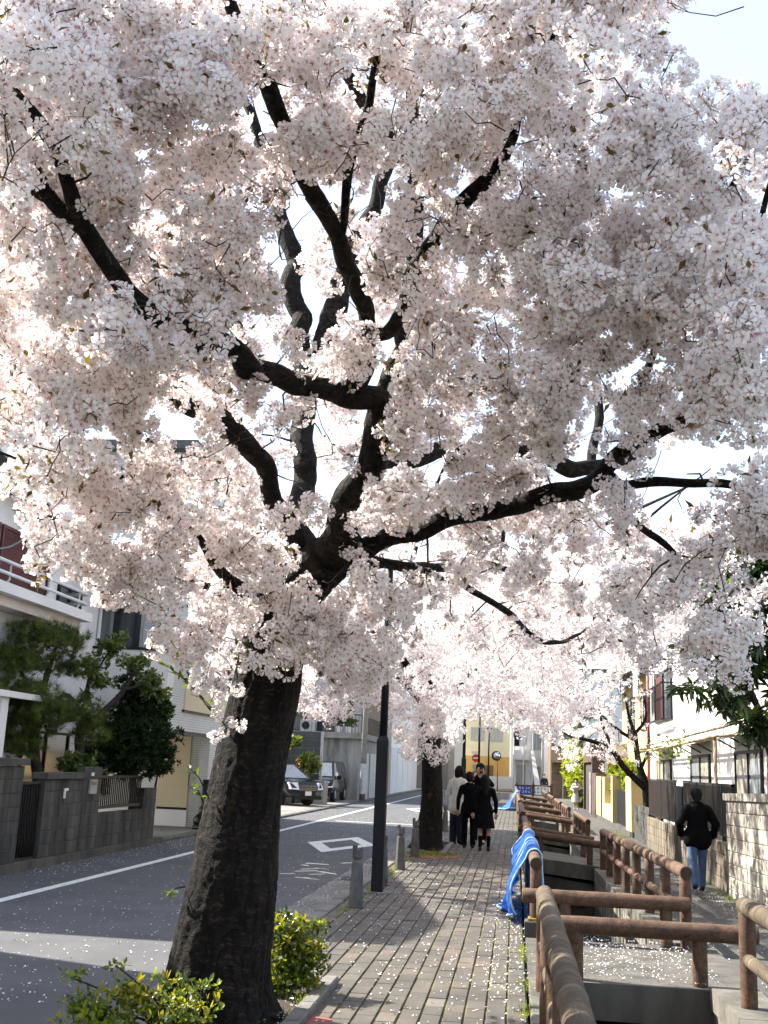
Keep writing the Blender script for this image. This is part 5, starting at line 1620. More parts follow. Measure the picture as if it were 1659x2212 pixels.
YT = [leaf_tuft(20 + i, 8, .07, .02, YEL, .4) for i in range(3)]
simple_tree('shrub', 'bright yellow-green shrub between the dark conifer and the grey house', 'shrub', [(-7.75, 23.4, -.04, .03), (*WL(345, 1640, 22.2), .02), (*WL(345, 1540, 22.2), .01)], [], blob_points([(tuple(WL(350, 1540, 22.2)), (.28, .28, .24)), (tuple(WL(345, 1580, 22.2)), (.2, .2, .25))], 120, rgf, .3), YT, (.8, 1.3), TWIG, 40)
simple_tree('shrub', 'low dark shrub tangled over the block gatepost', 'shrub', [(-7.8, 20.2, -.04, .04), (*WL(170, 1650, 19), .03), (*WL(165, 1620, 19), .02)], [], blob_points([(tuple(WL(165, 1655, 18.9)), (.45, .3, .3)), (tuple(WL(205, 1690, 19.5)), (.35, .3, .25))], 260, rgf, .3), TUF, (.8, 1.2), TWIG, 60)
# shrub by the parked black car, plants on the garage balcony
simple_tree('shrub', 'gnarled shrub with green and rust leaves before the corrugated fence', 'shrub', [(-9.45, 47.9, -.05, .07), (-9.4, 47.9, .9, .05), (-9.3, 47.8, 1.7, .03)], [[(-9.4, 47.9, .8, .04), (-8.95, 47.8, 1.6, .02)], [(-9.4, 47.9, 1., .04), (-9.8, 47.8, 1.9, .02)]],
            blob_points([((-8.85, 47.8, 1.65), (.5, .4, .45)), ((-9.5, 47.8, 2.5), (.35, .3, .3))], 150, rgf, .3), [leaf_tuft(41, 8, .14, .04, MIDL), leaf_tuft(43, 8, .14, .04, MIDL), leaf_tuft(44, 8, .14, .04, GLEAF), leaf_tuft(42, 6, .12, .03, RUST)], (.9, 1.6), TWIG, 40)
for k, (x, hgt) in enumerate(((-8.95, .55), (-8.45, .8))):
    t = thing('potted_plant', ('leafy potted plant in pale pot on the garage balcony' if k == 0 else 'tall potted plant at the corner of the garage balcony'), 'potted plant', (x, 56.4, 3.25))
    MB().tube([(x, 56.4, 3.252), (x, 56.4, 3.55)], [.13, .17], 12).build('pot', PLASTERW, t)
    leaf_crown(t, blob_points([((x, 56.4, 3.6 + hgt * .4), (.35, .3, hgt * .5))], 40, rgf, .2), [leaf_tuft(51 + k, 8, .16, .04, MIDL)], (.8, 1.4), 'foliage')

# ================================================================== right bank
MORTL = mat('pale_mortar', (.30, .275, .225), (.2, .18, .14), .95, 8., .3)
rw = thing('block_wall', 'pale stained concrete block wall with pierced vent blocks on the house-side path', 'wall', (3.52, 15, -.1))
RX = 3.52
vent_cells = set()
BM_V = block_mesh(.4, .2, .13, BLKL)
n_ = 18
for j in range(8):
    row = [(12.0 + .4 * k + .2, BM_P) for k in range(n_)] if j % 2 == 0 else [(12.1, BM_PH)] + [(12.0 + .4 * k + .4, BM_P) for k in range(n_ - 1)] + [(12.0 + .4 * n_ - .1, BM_PH)]
    for yc, me in row:
        o = inst('block', me, rw, (RX + R(-.002, .002), yc, -.02 + .2 * j + zr(yc) * .9))
        if j == 1 and me is BM_P and round((yc - 12.2) / .4) % 2 == 0:      # pierced ornament
            hb = MB()
            for (a, b_) in ((-.07, .035), (.07, .035), (-.07, -.035), (.07, -.035)):
                hb.box(RX - .072, RX - .064, yc + a - .03, yc + a + .03, -.02 + .2 * j + zr(yc) * .9 + b_ - .02, -.02 + .2 * j + zr(yc) * .9 + b_ + .02)
            hb.build('vent_hole', BLACKM, o) if False else None
            for (a, b_) in ((-.055, .04), (.055, .04), (-.055, -.04), (.055, -.04)):
                zz = -.02 + .2 * j + zr(yc) * .9 + b_
                V = [(RX - .0675, yc + a - .035 * (1 if a * b_ > 0 else .4), zz - .024), (RX - .0675, yc + a + .035 * (.4 if a * b_ > 0 else 1), zz - .024), (RX - .0675, yc + a + .012, zz + .026), (RX - .0675, yc + a - .012, zz + .026)]
                hm = MB().add(V + [(x + .02, y, z) for x, y, z in V], [(3, 2, 1, 0), (4, 5, 6, 7), (0, 1, 5, 4), (1, 2, 6, 5), (2, 3, 7, 6), (3, 0, 4, 7)])
                hm.build('vent_hole', BLACKM, o)
MB().hexa([(RX - .05, 12.01, -.4), (RX + .05, 12.01, -.4), (RX + .05, 19.19, -.4), (RX - .05, 19.19, -.4), (RX - .05, 12.01, 1.44), (RX + .05, 12.01, 1.44), (RX + .05, 19.19, 1.31), (RX - .05, 19.19, 1.31)]).build('mortar_core', MORTL, rw)
MB().hexa([(RX - .10, 11.97, 1.455), (RX + .10, 11.97, 1.455), (RX + .10, 19.25, 1.335), (RX - .10, 19.25, 1.335), (RX - .10, 11.97, 1.56), (RX + .10, 11.97, 1.56), (RX + .10, 19.25, 1.45), (RX - .10, 19.25, 1.45)]).build('coping', BLKL, rw)
# low block wall with dark fence
BLKM = mat('painted_dapple_block', (.23, .19, .13), (.05, .04, .028), .9, 1.8, .5, 60., stretch=(2.5, 2.5, .5), var=.12)  # light and dark mottle puts dappled sunlight into the block colour
BM_M, BM_MH = block_mesh(.4, .2, .13, BLKM), block_mesh(.2, .2, .13, BLKM)
fw_ = thing('boundary_wall', 'low mottled block wall carrying the dark brown slat fence of the white house', 'wall', (3.6, 25, -.2))
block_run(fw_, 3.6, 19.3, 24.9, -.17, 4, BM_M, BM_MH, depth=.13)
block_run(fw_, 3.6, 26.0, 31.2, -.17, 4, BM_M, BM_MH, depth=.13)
FENB = mat('brown_board', (.017, .009, .006), (.009, .005, .004), .7, 4., .2, 30., stretch=(8, 8, .6), spec=.2)
sf = thing('slat_fence', 'dark slatted metal fence on the low block wall, beside the pale block wall', 'fence', (3.6, 22, .63))
for (a, b_) in ((.72, .77), (1.55, 1.6)):
    MB().box(3.585, 3.63, 19.35, 23.9, a, b_).build('rail', BRONZE, sf)
for k in range(6):
    y = 19.37 + k * .9
    MB().box(3.575, 3.64, y - .02, y + .02, .632, 1.6).build('post', BRONZE, sf)
for k in range(46):
    y = 19.42 + k * .097
    MB().box(3.585, 3.607, y - .022, y + .022, .77, 1.55).build('slat', BRONZE, sf)
bf = thing('board_fence', 'solid brown board fence on the low block wall, before the white house corner', 'fence', (3.6, 28, .63))
for k, (a, b_) in enumerate(((23.95, 24.85), (26.05, 28.5), (28.55, 31.1))):
    y = a
    while y < b_ - .05:
        MB().box(3.585, 3.615, y, min(y + .148, b_), .74, 1.58).build('board', FENB, bf); y += .15
    MB().box(3.575, 3.625, a, b_, 1.582, 1.62).build('cap_rail', BRONZE, bf)
    MB().box(3.575, 3.625, a, b_, .69, .738).build('rail', BRONZE, bf)
    for yy in (a + .03, b_ - .03): MB().box(3.57, 3.63, yy - .02, yy + .02, .632, .69).build('post', BRONZE, bf)
o = MB().box(3.58, 3.62, 25.0, 25.95, -.16, 1.5).box(3.565, 3.58, 25.02, 25.1, .8, .95).build('garden_gate', BLACKM, origin=(3.6, 25.5, -.17)); tag(o, 'black garden gate between the slat fence and the board fence', 'gate')
# white house
wh = thing('house', 'bright white two-storey house with awnings and black-railed upper window', 'house', (7, 30, -.18))
HX = 4.55
part(MB().box(HX, 11, 20.2, 39, -.18, 6.3), 'wall', PLASTERW, wh)
part(MB().box(HX - .5, 11.4, 19.8, 39.3, 6.305, 6.5), 'roof', ROOFD, wh)
for (a, b_, z0, z1, g1, g2) in ((21.4, 23.9, .55, 2.25, GL_CURT, GL_PALE), (27.0, 29.8, .75, 2.25, GL_PALE, GL_CURT), (33.6, 36.8, .75, 2.2, GL_CURT, GL_PALE)):
    window(wh, 'x', -1, HX, a, b_, z0, z1, BRONZE, g1, 2, .06, g2)
    aw = MB(); x0, x1 = HX - .4, HX
    aw.hexa([(x0, a - .3, z1 + .22), (x1, a - .3, z1 + .38), (x1, b_ + .3, z1 + .38), (x0, b_ + .3, z1 + .22), (x0, a - .3, z1 + .26), (x1, a - .3, z1 + .44), (x1, b_ + .3, z1 + .44), (x0, b_ + .3, z1 + .26)])
    part(aw, 'awning', mat('cream_awning', (.62, .56, .46), (.5, .45, .36), .7, 2.), wh)
    for yy in (a - .1, (a + b_) / 2, b_ + .1): MB().tube([(HX, yy, z1 + .05), (HX - .36, yy, z1 + .24)], .018, 6).build('awning_bracket', BRONZE, wh)
window(wh, 'x', -1, HX, 33.2, 37.0, 3.35, 4.9, BRONZE, GL_DARK, 2, .06, mat('red_curtain', (.10, .02, .015), (.06, .012, .01), .8, 3., stretch=(4, 4, .3)))
bg_ = MB().box(HX - .36, HX - .32, 33.0, 37.2, 4.36, 4.4).box(HX - .36, HX, 33.0, 33.04, 4.36, 4.4).box(HX - .36, HX, 37.16, 37.2, 4.36, 4.4).box(HX - .38, HX - .30, 33.0, 37.2, 3.30, 3.345).build('window_guard', BLACKM, wh)
for k in range(23):
    MB().box(HX - .348, HX - .334, 33.1 + k * .18, 33.114 + k * .18, 3.345, 4.36).build('bar', BLACKM, bg_)
MB().tube([(HX - .06, 38.8, -.15), (HX - .06, 38.8, 6.2)], .05, 8).build('downpipe', mat('red_pipe', (.35, .05, .04), (.25, .04, .03), .5, 4., 0), wh, smooth=True)
# bamboo pergola with a thin vine
pg = thing('pergola', 'weathered pole pergola with sparse vine before the white house', 'pergola', (3.95, 27, -.18))
for z, x in ((2.42, 3.75), (2.5, 4.2), (2.62, 3.95)):
    MB().tube([(x, 21.5, z + .04), (x, 27, z), (x, 34.8, z - .03)], .028, 8).build('pole', mat('bamboo', (.42, .33, .20), (.26, .2, .12), .7, 8.), pg, smooth=True)
for y in (22, 25.8, 30.5, 34.4):
    MB().tube([(3.72, y, 2.46), (4.53, y, 2.56)], .025, 8).build('cross_pole', MATS['bamboo'], pg, smooth=True)
for y in (22.05, 30.55): MB().tube([(3.8, y, -.19), (3.8, y, 2.45)], .035, 8).build('post', MATS['bamboo'], pg, smooth=True)
vn = []
rv = random.Random(2)
for k in range(14):
    y = rv.uniform(22, 34); vn.append(([np.array((3.75, y, 2.44)), np.array((3.7 + rv.uniform(-.2, .2), y + rv.uniform(-.8, .8), 2.2)), np.array((3.7 + rv.uniform(-.3, .3), y + rv.uniform(-1.4, 1.4), 1.9 + rv.uniform(0, .9)))], [.006, .005, .003]))
twig_object(vn, pg, 4, 'vine_stem')
leaf_crown(pg, [tuple(np.asarray(p) + nrg.normal(0, .07, 3)) for v in vn for p in v[0] for _ in range(3)], [leaf_tuft(61, 4, .07, .025, GLEAF)], (.6, 1.2), 'vine_leaves')
# laundry hanging at the upper corner
for k, (y, m, lab) in enumerate(((38.2, BLACKM, 'black garment hung out at the upper corner of the white house'), (37.6, PLASTERW, 'white garment hung out beside the black one at the white house'))):
    mb = MB(); vs, fs = [], []
    for i in range(7):
        for j in range(9):
            a, b_ = i / 6, j / 8
            vs.append((HX - .62 + .06 * math.sin(a * 9 + k), y + (a - .5) * .5 * (1 + .15 * b_), 5.6 - b_ * 1.35 + .03 * math.sin(a * 7)))
    for i in range(6):
        for j in range(8):
            q = i * 9 + j; fs.append((q, q + 1, q + 10, q + 9))
    n0 = len(vs)
    mb.add(vs + [(x + .03, y_, z) for x, y_, z in vs], fs + [tuple(n0 + i for i in reversed(f)) for f in fs])
    mb.tube([(HX - .62, y, 5.6), (HX - .3, y, 5.75), (HX, y, 5.8)], .01, 5)
    o = mb.build('garment', m, origin=(HX - .6, y, 4.2), smooth=True); tag(o, lab, 'laundry')
# plain block wall, yellow walls, gates, shutters farther on
gwl = thing('block_wall', 'low grey block wall between the board fence and the yellow gate pier', 'wall', (3.75, 33, -.2))
block_run(gwl, 3.72, 31.4, 35.4, -.17, 5, BM_D, BM_DH)
YEW = mat('yellow_plaster', (.66, .50, .235), (.58, .44, .20), .8, 1.2, .1, 40.)
yw = thing('garden_wall', 'yellow plastered garden wall with gate piers and a flower opening', 'wall', (3.8, 44, -.2))
def ybox(a, b_, z1, d=.14): 
    return MB().box(3.8 - d, 3.8 + d, a, b_, -.02, z1)
ybox(35.9, 37.6, 1.66, .2).build('gate_pier', YEW, yw); ybox(42.7, 43.3, 1.66, .2).build('gate_pier', YEW, yw)
ybox(43.302, 44.2, .55).build('panel', YEW, yw); ybox(44.2, 47.2, .55).build('panel', YEW, yw); ybox(47.202, 48.4, 1.6).build('panel', YEW, yw); ybox(48.6, 49.6, 1.62, .18).build('panel', YEW, yw); ybox(50.0, 51.2, 1.62, .18).build('panel', YEW, yw)
ybox(43.302, 44.198, 1.55).build('panel', YEW, yw) if False else None
MB().box(3.62, 3.98, 35.88, 51.3, -.2, -.022).build('plinth', CONCD, yw)
MB().box(3.62, 3.98, 48.402, 48.6, -.02, 1.5).build('number_plate', BRONZE, yw)
o = MB().box(3.78, 3.84, 37.62, 42.68, -.17, 1.15).build('garden_gate', BLACKM, origin=(3.8, 40, -.17)); tag(o, 'black sheet gate between the yellow gate piers', 'gate')
simple_tree('shrub', 'red and yellow leaved shrub spilling over the yellow wall', 'shrub', [(4.3, 46, -.18, .05), (4.2, 46, .8, .04), (4.1, 46, 1.5, .02)], [[(4.3, 44, -.18, .04), (4.2, 44, 1.5, .02)]],
            blob_points([((4.15, 46.8, 1.95), (.4, 1.1, .6)), ((4.1, 45.2, 1.2), (.35, 1.0, .6))], 260, rgf, .3), [leaf_tuft(71, 8, .13, .04, RUST), leaf_tuft(72, 8, .13, .04, YEL), leaf_tuft(75, 8, .13, .04, GLEAF)], (.9, 1.6), TWIG, 40)
simple_tree('shrub', 'yellow-green shrub over the gate end of the yellow wall', 'shrub', [(4.4, 42.2, -.18, .05), (4.3, 42.2, .8, .04), (4.2, 42.2, 1.5, .02)], [],
            blob_points([((4.2, 42.6, 1.75), (.4, 1.0, .55)), ((4.15, 41.3, 1.3), (.3, .8, .5))], 240, rgf, .3), [leaf_tuft(73, 8, .13, .04, YEL), leaf_tuft(74, 8, .13, .04, MIDL)], (.9, 1.6), TWIG, 40)
yh = thing('house', 'sunlit yellow house with dark eaves behind the bare plum tree', 'house', (8, 46, -.18))
part(MB().box(4.9, 11, 40.6, 52.5, -.18, 5.6), 'wall', YEW, yh)
mb = MB(); mb.hexa([(4.0, 40.2, 5.5), (4.0, 53, 5.5), (8, 53, 7.4), (8, 40.2, 7.4), (4.0, 40.2, 5.68), (4.0, 53, 5.68), (8, 53, 7.6), (8, 40.2, 7.6)])
mb.hexa([(8.002, 40.2, 7.4), (8.002, 53, 7.4), (12, 53, 5.5), (12, 40.2, 5.5), (8.002, 40.2, 7.6), (8.002, 53, 7.6), (12, 53, 5.68), (12, 40.2, 5.68)])
part(mb, 'roof', ROOFD, yh)
window(yh, 'x', -1, 4.9, 42.6, 44.4, 3.4, 4.9, BRONZE, GL_PALE); window(yh, 'x', -1, 4.9, 47, 49.6, 3.4, 4.9, BRONZE, GL_DARK); window(yh, 'x', -1, 4.9, 45.5, 47.5, .8, 2.2, BRONZE, GL_DARK)
part(MB().box(4.0, 4.05, 40.15, 53.05, 5.4, 5.499), 'gutter', BRONZE, yh)
# brick pier, intercom post, shutter gate
BRN = siding_mat('brown_tile', (.13, .075, .055), (.09, .055, .042), .08)
o = MB().box(3.62, 4.1, 51.5, 54.4, -.19, 1.75).build('brick_pier', BRN, origin=(3.8, 53, -.19)); tag(o, 'brown tiled brick pier between the yellow wall and the shutter gate', 'pier')
o = MB().box(3.6, 3.95, 54.6, 56.0, -.19, 1.8).box(3.585, 3.6, 55.1, 55.4, 1.2, 1.5).build('intercom_post', mat('grey_stone_post', (.22, .21, .2), (.15, .145, .14), .8, 4.), origin=(3.8, 55.3, -.19)); tag(o, 'grey stone intercom post beside the brown shutter gate', 'post')
sg = thing('shutter_gate', 'tall brown shutter garage gate behind the person with the baby', 'gate', (3.9, 59.5, -.19))
part(MB().box(3.78, 4.4, 56.4, 56.8, -.19, 3.4), 'side_post', BRN, sg); part(MB().box(3.78, 4.4, 63.2, 63.6, -.19, 3.4), 'side_post', BRN, sg)
part(MB().box(3.76, 4.4, 56.802, 63.198, 2.3, 3.4), 'header', BRN, sg)
part(MB().box(3.9, 3.98, 56.802, 63.198, -.19, 2.3), 'shutter', siding_mat('brown_shutter', (.085, .065, .055), (.06, .048, .04), .16), sg)
o = MB().box(4.3, 5.2, 50.2, 51.4, 2.05, 3.1, bev=.03).box(4.7, 4.8, 50.7, 50.9, -.18, 2.05).build('meter_box', mat('pale_meter', (.52, .54, .53), None, .6, 5., .1), origin=(4.75, 50.8, -.18)); tag(o, 'pale grey utility box on a post above the brown brick pier', 'meter box')
# hedge and conifer beyond
LT = [leaf_tuft(81 + i, 9, .2, .05, LIME, .5) for i in range(2)]; YT2 = [leaf_tuft(83 + i, 9, .18, .05, YEL, .5) for i in range(2)]
simple_tree('hedge_shrub', 'tall lime-green bush beyond the shutter gate', 'bush', [(3.7, 69, -.18, .08), (3.7, 69, 1.2, .06), (3.7, 69, 2.8, .03)], [], blob_points([((3.65, 69, 1.9), (.75, 1.4, .95)), ((3.5, 70, 2.9), (.5, .9, .7))], 420, rgf, .5), LT, (1., 1.7), TWIG, 60)
simple_tree('hedge_shrub', 'olive-yellow rounded bush at the foot of the lime-green bush', 'bush', [(3.75, 66, -.18, .08), (3.75, 66, .6, .05), (3.75, 66, 1.4, .03)], [], blob_points([((3.75, 66, .85), (.65, 1.2, 1.0))], 300, rgf, .5), YT2, (1., 1.6), TWIG, 60)
simple_tree('hedge_shrub', 'dark olive bush against the brown shutter gate post', 'bush', [(4.25, 64.6, -.18, .08), (4.25, 64.6, 1.2, .06), (4.25, 64.6, 2.4, .03)], [], blob_points([((4.25, 64.6, 1.5), (.5, .9, 1.5))], 300, rgf, .5), [leaf_tuft(91, 9, .15, .04, YEL), leaf_tuft(92, 9, .15, .04, DARKL)], (1., 1.6), TWIG, 60)
simple_tree('conifer', 'blue-grey feathery conifer rising behind the lime-green bush', 'conifer', [(4.2, 76, -.18, .08), (4.2, 76, 2, .06), (4.2, 76, 5, .03)], [], blob_points([((4.2, 76, 2.2), (.6, .6, 1.6)), ((4.2, 76, 4.2), (.4, .4, 1.2))], 300, rgf, .4), [leaf_tuft(93, 12, .22, .03, foliage_mat('blue_conifer', (.24, .30, .20), (.12, .17, .11), .2), .5)], (1., 1.6), TWIG, 40)
# loquat tree over the pale wall
LQ = [leaf_tuft(101 + i, 10, .24, .036, LOQ, .0, droop=.8) for i in range(4)] + [leaf_tuft(106, 8, .2, .036, foliage_mat('young_loquat', (.26, .32, .06), (.14, .2, .03), .4, .4), .5, droop=.4)]
lt = thing('loquat_tree', 'large-leaved dark evergreen hanging over the pale block wall', 'tree', (4.25, 18.6, -.16))
lt_tr = catmull([(4.25, 18.6, -.2, .14), (4.12, 18.6, 1.0, .11), (4.08, 18.5, 2.0, .10), (4.2, 18.5, 3.0, .08), (4.3, 18.5, 4.4, .04)], 6)
MB().tube([r[:3] for r in lt_tr], [r[3] for r in lt_tr], 12, amp=limb_amp).build('trunk', mat('pale_bark', (.38, .33, .26), (.2, .17, .13), .85, 8.), lt, smooth=True)
lql = [catmull(l, 5) for l in ([(4.08, 18.5, 2.0, .07), (3.8, 18.3, 2.9, .05), (3.4, 18.0, 3.6, .02)], [(4.1, 18.5, 2.2, .06), (4.6, 17.9, 3.4, .04), (4.7, 17.4, 4.4, .02)], [(4.2, 18.5, 3.0, .05), (3.9, 18.2, 4.2, .03), (3.7, 18., 4.9, .02)])]
for l in lql: MB().tube([r[:3] for r in l], [r[3] for r in l], 8).build('limb', TWIG, lt, smooth=True)
rl2 = random.Random(17)
qb = [(tuple(W(1560, 1500, 18.2)), (.55, .6, .35)), (tuple(W(1600, 1430, 18.2)), (.7, .7, .4)), (tuple(W(1520, 1400, 18.0)), (.5, .5, .35)), (tuple(W(1590, 1330, 18.2)), (.75, .8, .45)), (tuple(W(1550, 1260, 18.0)), (.55, .6, .4)), (tuple(W(1620, 1220, 18.2)), (.7, .7, .4)),
      (tuple(W(1640, 1560, 18.2)), (.5, .6, .35)), (tuple(W(1490, 1480, 17.9)), (.28, .3, .2)), (tuple(W(1720, 1400, 18.2)), (.8, .8, .8)), (tuple(W(1700, 1250, 18.2)), (.7, .8, .5))]
LP = blob_points(qb, 430, rl2, .35)
tw = grow([lt_tr] + lql, LP[::2], rg=rl2, seglen=.2, r_tip=.005)
twig_object(tw, lt, 4)
uvq, dq = proj(LP)
order = sorted(range(len(LP)), key=lambda i: (0 if -20 < uvq[i, 0] < 1680 else 1, dq[i]))
for i in order[:290]:
    inst('leaf_cluster', LQ[4 if rl2.random() < .1 else rl2.randrange(4)], lt, LP[i], (rl2.gauss(0, .4), rl2.gauss(0, .4), rl2.uniform(0, 6.28)), (rl2.uniform(.8, 1.25),) * 3)
if len(order) > 290: leaf_crown(lt, [LP[i] for i in order[290:]], LQ[:4], (.8, 1.25))
# pruned plum with sparse blossom
def rows_at(rows): return limb_rows(rows)
pt = thing('plum_tree', 'gnarled pruned tree with bare dark branches before the yellow house', 'tree', tuple(W(1400, 1745, 34.6)))
ptr = catmull(rows_at([(1400, 1765, 34.6, 21.1), (1398, 1720, 34.6, 18.6), (1392, 1690, 34.6, 16.1), (1378, 1640, 34.6, 12.4), (1372, 1590, 34.6, 9.9), (1358, 1545, 34.6, 6.2), (1350, 1500, 34.6, 3.7)]), 6)
pls = [catmull(rows_at(r), 5) for r in ([(1396, 1705, 34.6, 14.9), (1350, 1660, 34.4, 12.4), (1320, 1620, 34.2, 10.5), (1275, 1600, 34, 8.1), (1230, 1590, 33.8, 4.3), (1190, 1560, 33.5, 2.5)], [(1330, 1630, 34.2, 7.4), (1300, 1560, 34.2, 5.6), (1290, 1490, 34.2, 3.1)], [(1374, 1600, 34.6, 8.1), (1340, 1580, 34.6, 6.8), (1300, 1545, 34.6, 3.7)], [(1372, 1585, 34.6, 7.4), (1395, 1550, 34.6, 5.6), (1390, 1500, 34.6, 3.1)], [(1385, 1660, 34.6, 7.4), (1400, 1620, 34.8, 5.6), (1402, 1570, 34.8, 3.1)])]
MB().tube([r[:3] for r in ptr], [r[3] for r in ptr], 12, amp=limb_amp).build('trunk', BARK, pt, smooth=True)
for l in pls: MB().tube([r[:3] for r in l], [max(.01, r[3]) for r in l], 8, amp=limb_amp).build('limb', BARK, pt, smooth=True)
ptg = [tuple(W(rgf.uniform(1200, 1405), rgf.uniform(1450, 1650), rgf.uniform(33.2, 35.6))) for _ in range(330)]
tw = grow([ptr] + pls, ptg, rg=random.Random(6), seglen=.2, r_tip=.011, kink=1.5)
twig_object(tw, pt, 4)
Pp = clusters_from(tw, random.Random(3), step=.9, spread=.08, tail=.4)
Pp = np.array([p for p in Pp if proj([p])[0][0][0] < 1330 or rgf.random() < .15])
scatter_object('crown', Pp, nrg.uniform(0, 6.28, (len(Pp), 3)), nrg.uniform(.6, 1.1, len(Pp)), nrg.integers(0, 4, len(Pp)), FAR_SRC, pt)

# ================================================================== the far end of the street
cf = thing('sign_fence', 'brown log fence across the canal end carrying a blue and a white sign', 'fence', (1.0, 72.6, -.1))
for x in (.1, 1.15, 2.3): log('post', (x, 72.6, -.13), (x, 72.6, 1.0), .075, LOGR, cf, False, 12, x)
for z in (.45, .85): log('rail', (.0, 72.6, z), (2.4, 72.6, z), .06, LOGR, cf, False, 12, z)
sgn = MB().box(.16, 1.05, 72.5, 72.53, .3, .82).build('sign_panel', mat('blue_sign', (.02, .06, .32), (.015, .045, .26), .5, 4., 0), cf)
sgn2 = MB().box(1.3, 2.1, 72.5, 72.53, .3, .82).build('sign_panel', PLASTERW, cf)
rt_ = random.Random(5)
for pn, x0, m in ((sgn, .2, PLASTERW), (sgn2, 1.36, mat('dark_print', (.06, .06, .07), None, .6, 5., 0))):
    for r_ in range(2):
        for k in range(4 - (1 if pn is sgn2 else 0)):
            mb = MB()
            x, z = x0 + .06 + k * .2, .62 - r_ * .22
            for _ in range(4):
                a, b_ = rt_.uniform(0, .1), rt_.uniform(0, .12)
                if rt_.random() < .5: mb.box(x + a * .3, x + a * .3 + .1, 72.494 - _ * .0006, 72.499, z + b_, z + b_ + .018)
                else: mb.box(x + a, x + a + .018, 72.494 - _ * .0006, 72.499, z, z + .13)
            mb.build('print_mark', m, pn)
def far_house(label, x0, x1, y0, y1, h_, m, wins, roofm=None, over=.4, gable=True):
    t = thing('house', label, 'house', ((x0 + x1) / 2, (y0 + y1) / 2, -.16))
    part(MB().box(x0, x1, y0, y1, -.16, h_), 'wall', m, t)
    if gable:
        xm = (x0 + x1) / 2; rz = h_ + (x1 - x0) * .22
        mb = MB()
        mb.hexa([(x0 - over, y0 - over, h_ - .1), (xm, y0 - over, rz), (xm, y1 + over, rz), (x0 - over, y1 + over, h_ - .1), (x0 - over, y0 - over, h_ + .08), (xm, y0 - over, rz + .18), (xm, y1 + over, rz + .18), (x0 - over, y1 + over, h_ + .08)])
        mb.hexa([(xm + .002, y0 - over, rz), (x1 + over, y0 - over, h_ - .1), (x1 + over, y1 + over, h_ - .1), (xm + .002, y1 + over, rz), (xm + .002, y0 - over, rz + .18), (x1 + over, y0 - over, h_ + .08), (x1 + over, y1 + over, h_ + .08), (xm + .002, y1 + over, rz + .18)])
        part(mb, 'roof', roofm or ROOFD, t)
        MB().add([(x0, y0 - .001, h_ - .2), (x1, y0 - .001, h_ - .2), (xm, y0 - .001, rz), (x0, y0 + .1, h_ - .2), (x1, y0 + .1, h_ - .2), (xm, y0 + .1, rz)], [(0, 1, 2), (5, 4, 3), (0, 3, 4, 1), (1, 4, 5, 2), (2, 5, 3, 0)]).build('gable', m, t)
    else:
        part(MB().box(x0 - over, x1 + over, y0 - over, y1 + over, h_ + .002, h_ + .25), 'roof', roofm or ROOFD, t)
    for (a, b_, z0, z1, g1) in wins: window(t, 'y', -1, y0, a, b_, z0, z1, ALU, g1, 2, .08)
    return t
CREAM = mat('cream_plaster', (.70, .62, .42), (.62, .55, .37), .8, .6)
ORNG = mat('orange_plaster', (.55, .34, .10), (.46, .28, .08), .8, .6)
t = far_house('cream gabled building with orange lower storey beyond the junction', -5.1, -.6, 116, 128, 8.4, CREAM, [(-4.6, -3.2, 4.6, 6.0, GL_PALE), (-2.7, -1.3, 4.6, 6.0, GL_PALE)], mat('pale_roof', (.5, .5, .48), None, .7, 4.))
part(MB().box(-5.12, -.58, 115.93, 115.998, 1.2, 3.1), 'orange_band', ORNG, t)
part(MB().box(-3.4, -2.2, 115.9, 115.96, -.1, 2.2), 'entrance', mat('brown_door', (.16, .08, .03), None, .6, 4.), t)
o = MB().box(-3.2, .2, 112, 112.15, -.16, 1.15).build('white_fence', WHITEM, origin=(-1.5, 112, -.16)); tag(o, 'low white panel fence before the cream building', 'fence')
t = far_house('white house with laundry on its upper balcony across the end of the canal', -.2, 2.5, 99, 110, 6.8, PLASTERW, [(.1, .9, .6, 2.3, GL_PALE), (1.5, 2.2, .1, 2.2, GL_CURT), (.2, 1.0, 4.0, 5.4, GL_PALE), (1.4, 2.3, 3.6, 5.6, GL_CURT)], ROOFD, .3, False)
part(MB().box(-.2, 1.2, 98.2, 98.99, 2.7, 3.5), 'balcony', PLASTERW, t)
mb = MB(); mb.hexa([(1.75, 96.2, -.16), (2.3, 96.2, -.16), (2.3, 96.5, -.16), (1.75, 96.5, -.16), (1.35, 98.3, 3.5), (1.6, 98.3, 3.5), (1.6, 98.6, 3.5), (1.35, 98.6, 3.5)])
part(mb, 'stair_side', WHITEM, t)
for k in range(4): MB().tube([(-.1 + k * .8, 98.1, -.16), (-.1 + k * .8, 98.1, 6.)], .05, 8).build('column', WHITEM, t)
for k, (x, m, lab, w) in enumerate(((.15, BLACKM, 'dark navy garment drying on the far white house balcony', .5), (.62, PLASTERW, 'white shirt drying on the far white house balcony', .55))):
    mb = MB()
    vs, fs = [], []
    for i in range(5):
        for j in range(7):
            a, b_ = i / 4, j / 6
            vs.append((x + (a - .5) * w * (1.25 if .1 < b_ < .4 else 1.), 98.0 + .05 * math.sin(a * 8 + j), 5.1 - b_ * 1.25))
    for i in range(4):
        for j in range(6):
            q = i * 7 + j; fs.append((q, q + 1, q + 8, q + 7))
    n0 = len(vs)
    mb.add(vs + [(a, b_ + .04, c) for a, b_, c in vs], fs + [tuple(n0 + i for i in reversed(f)) for f in fs])
    mb.tube([(x, 98.02, 5.1), (x, 98.02, 5.3)], .02, 5)
    o = mb.build('garment', m, origin=(x, 98, 3.9), smooth=True); tag(o, lab, 'laundry')
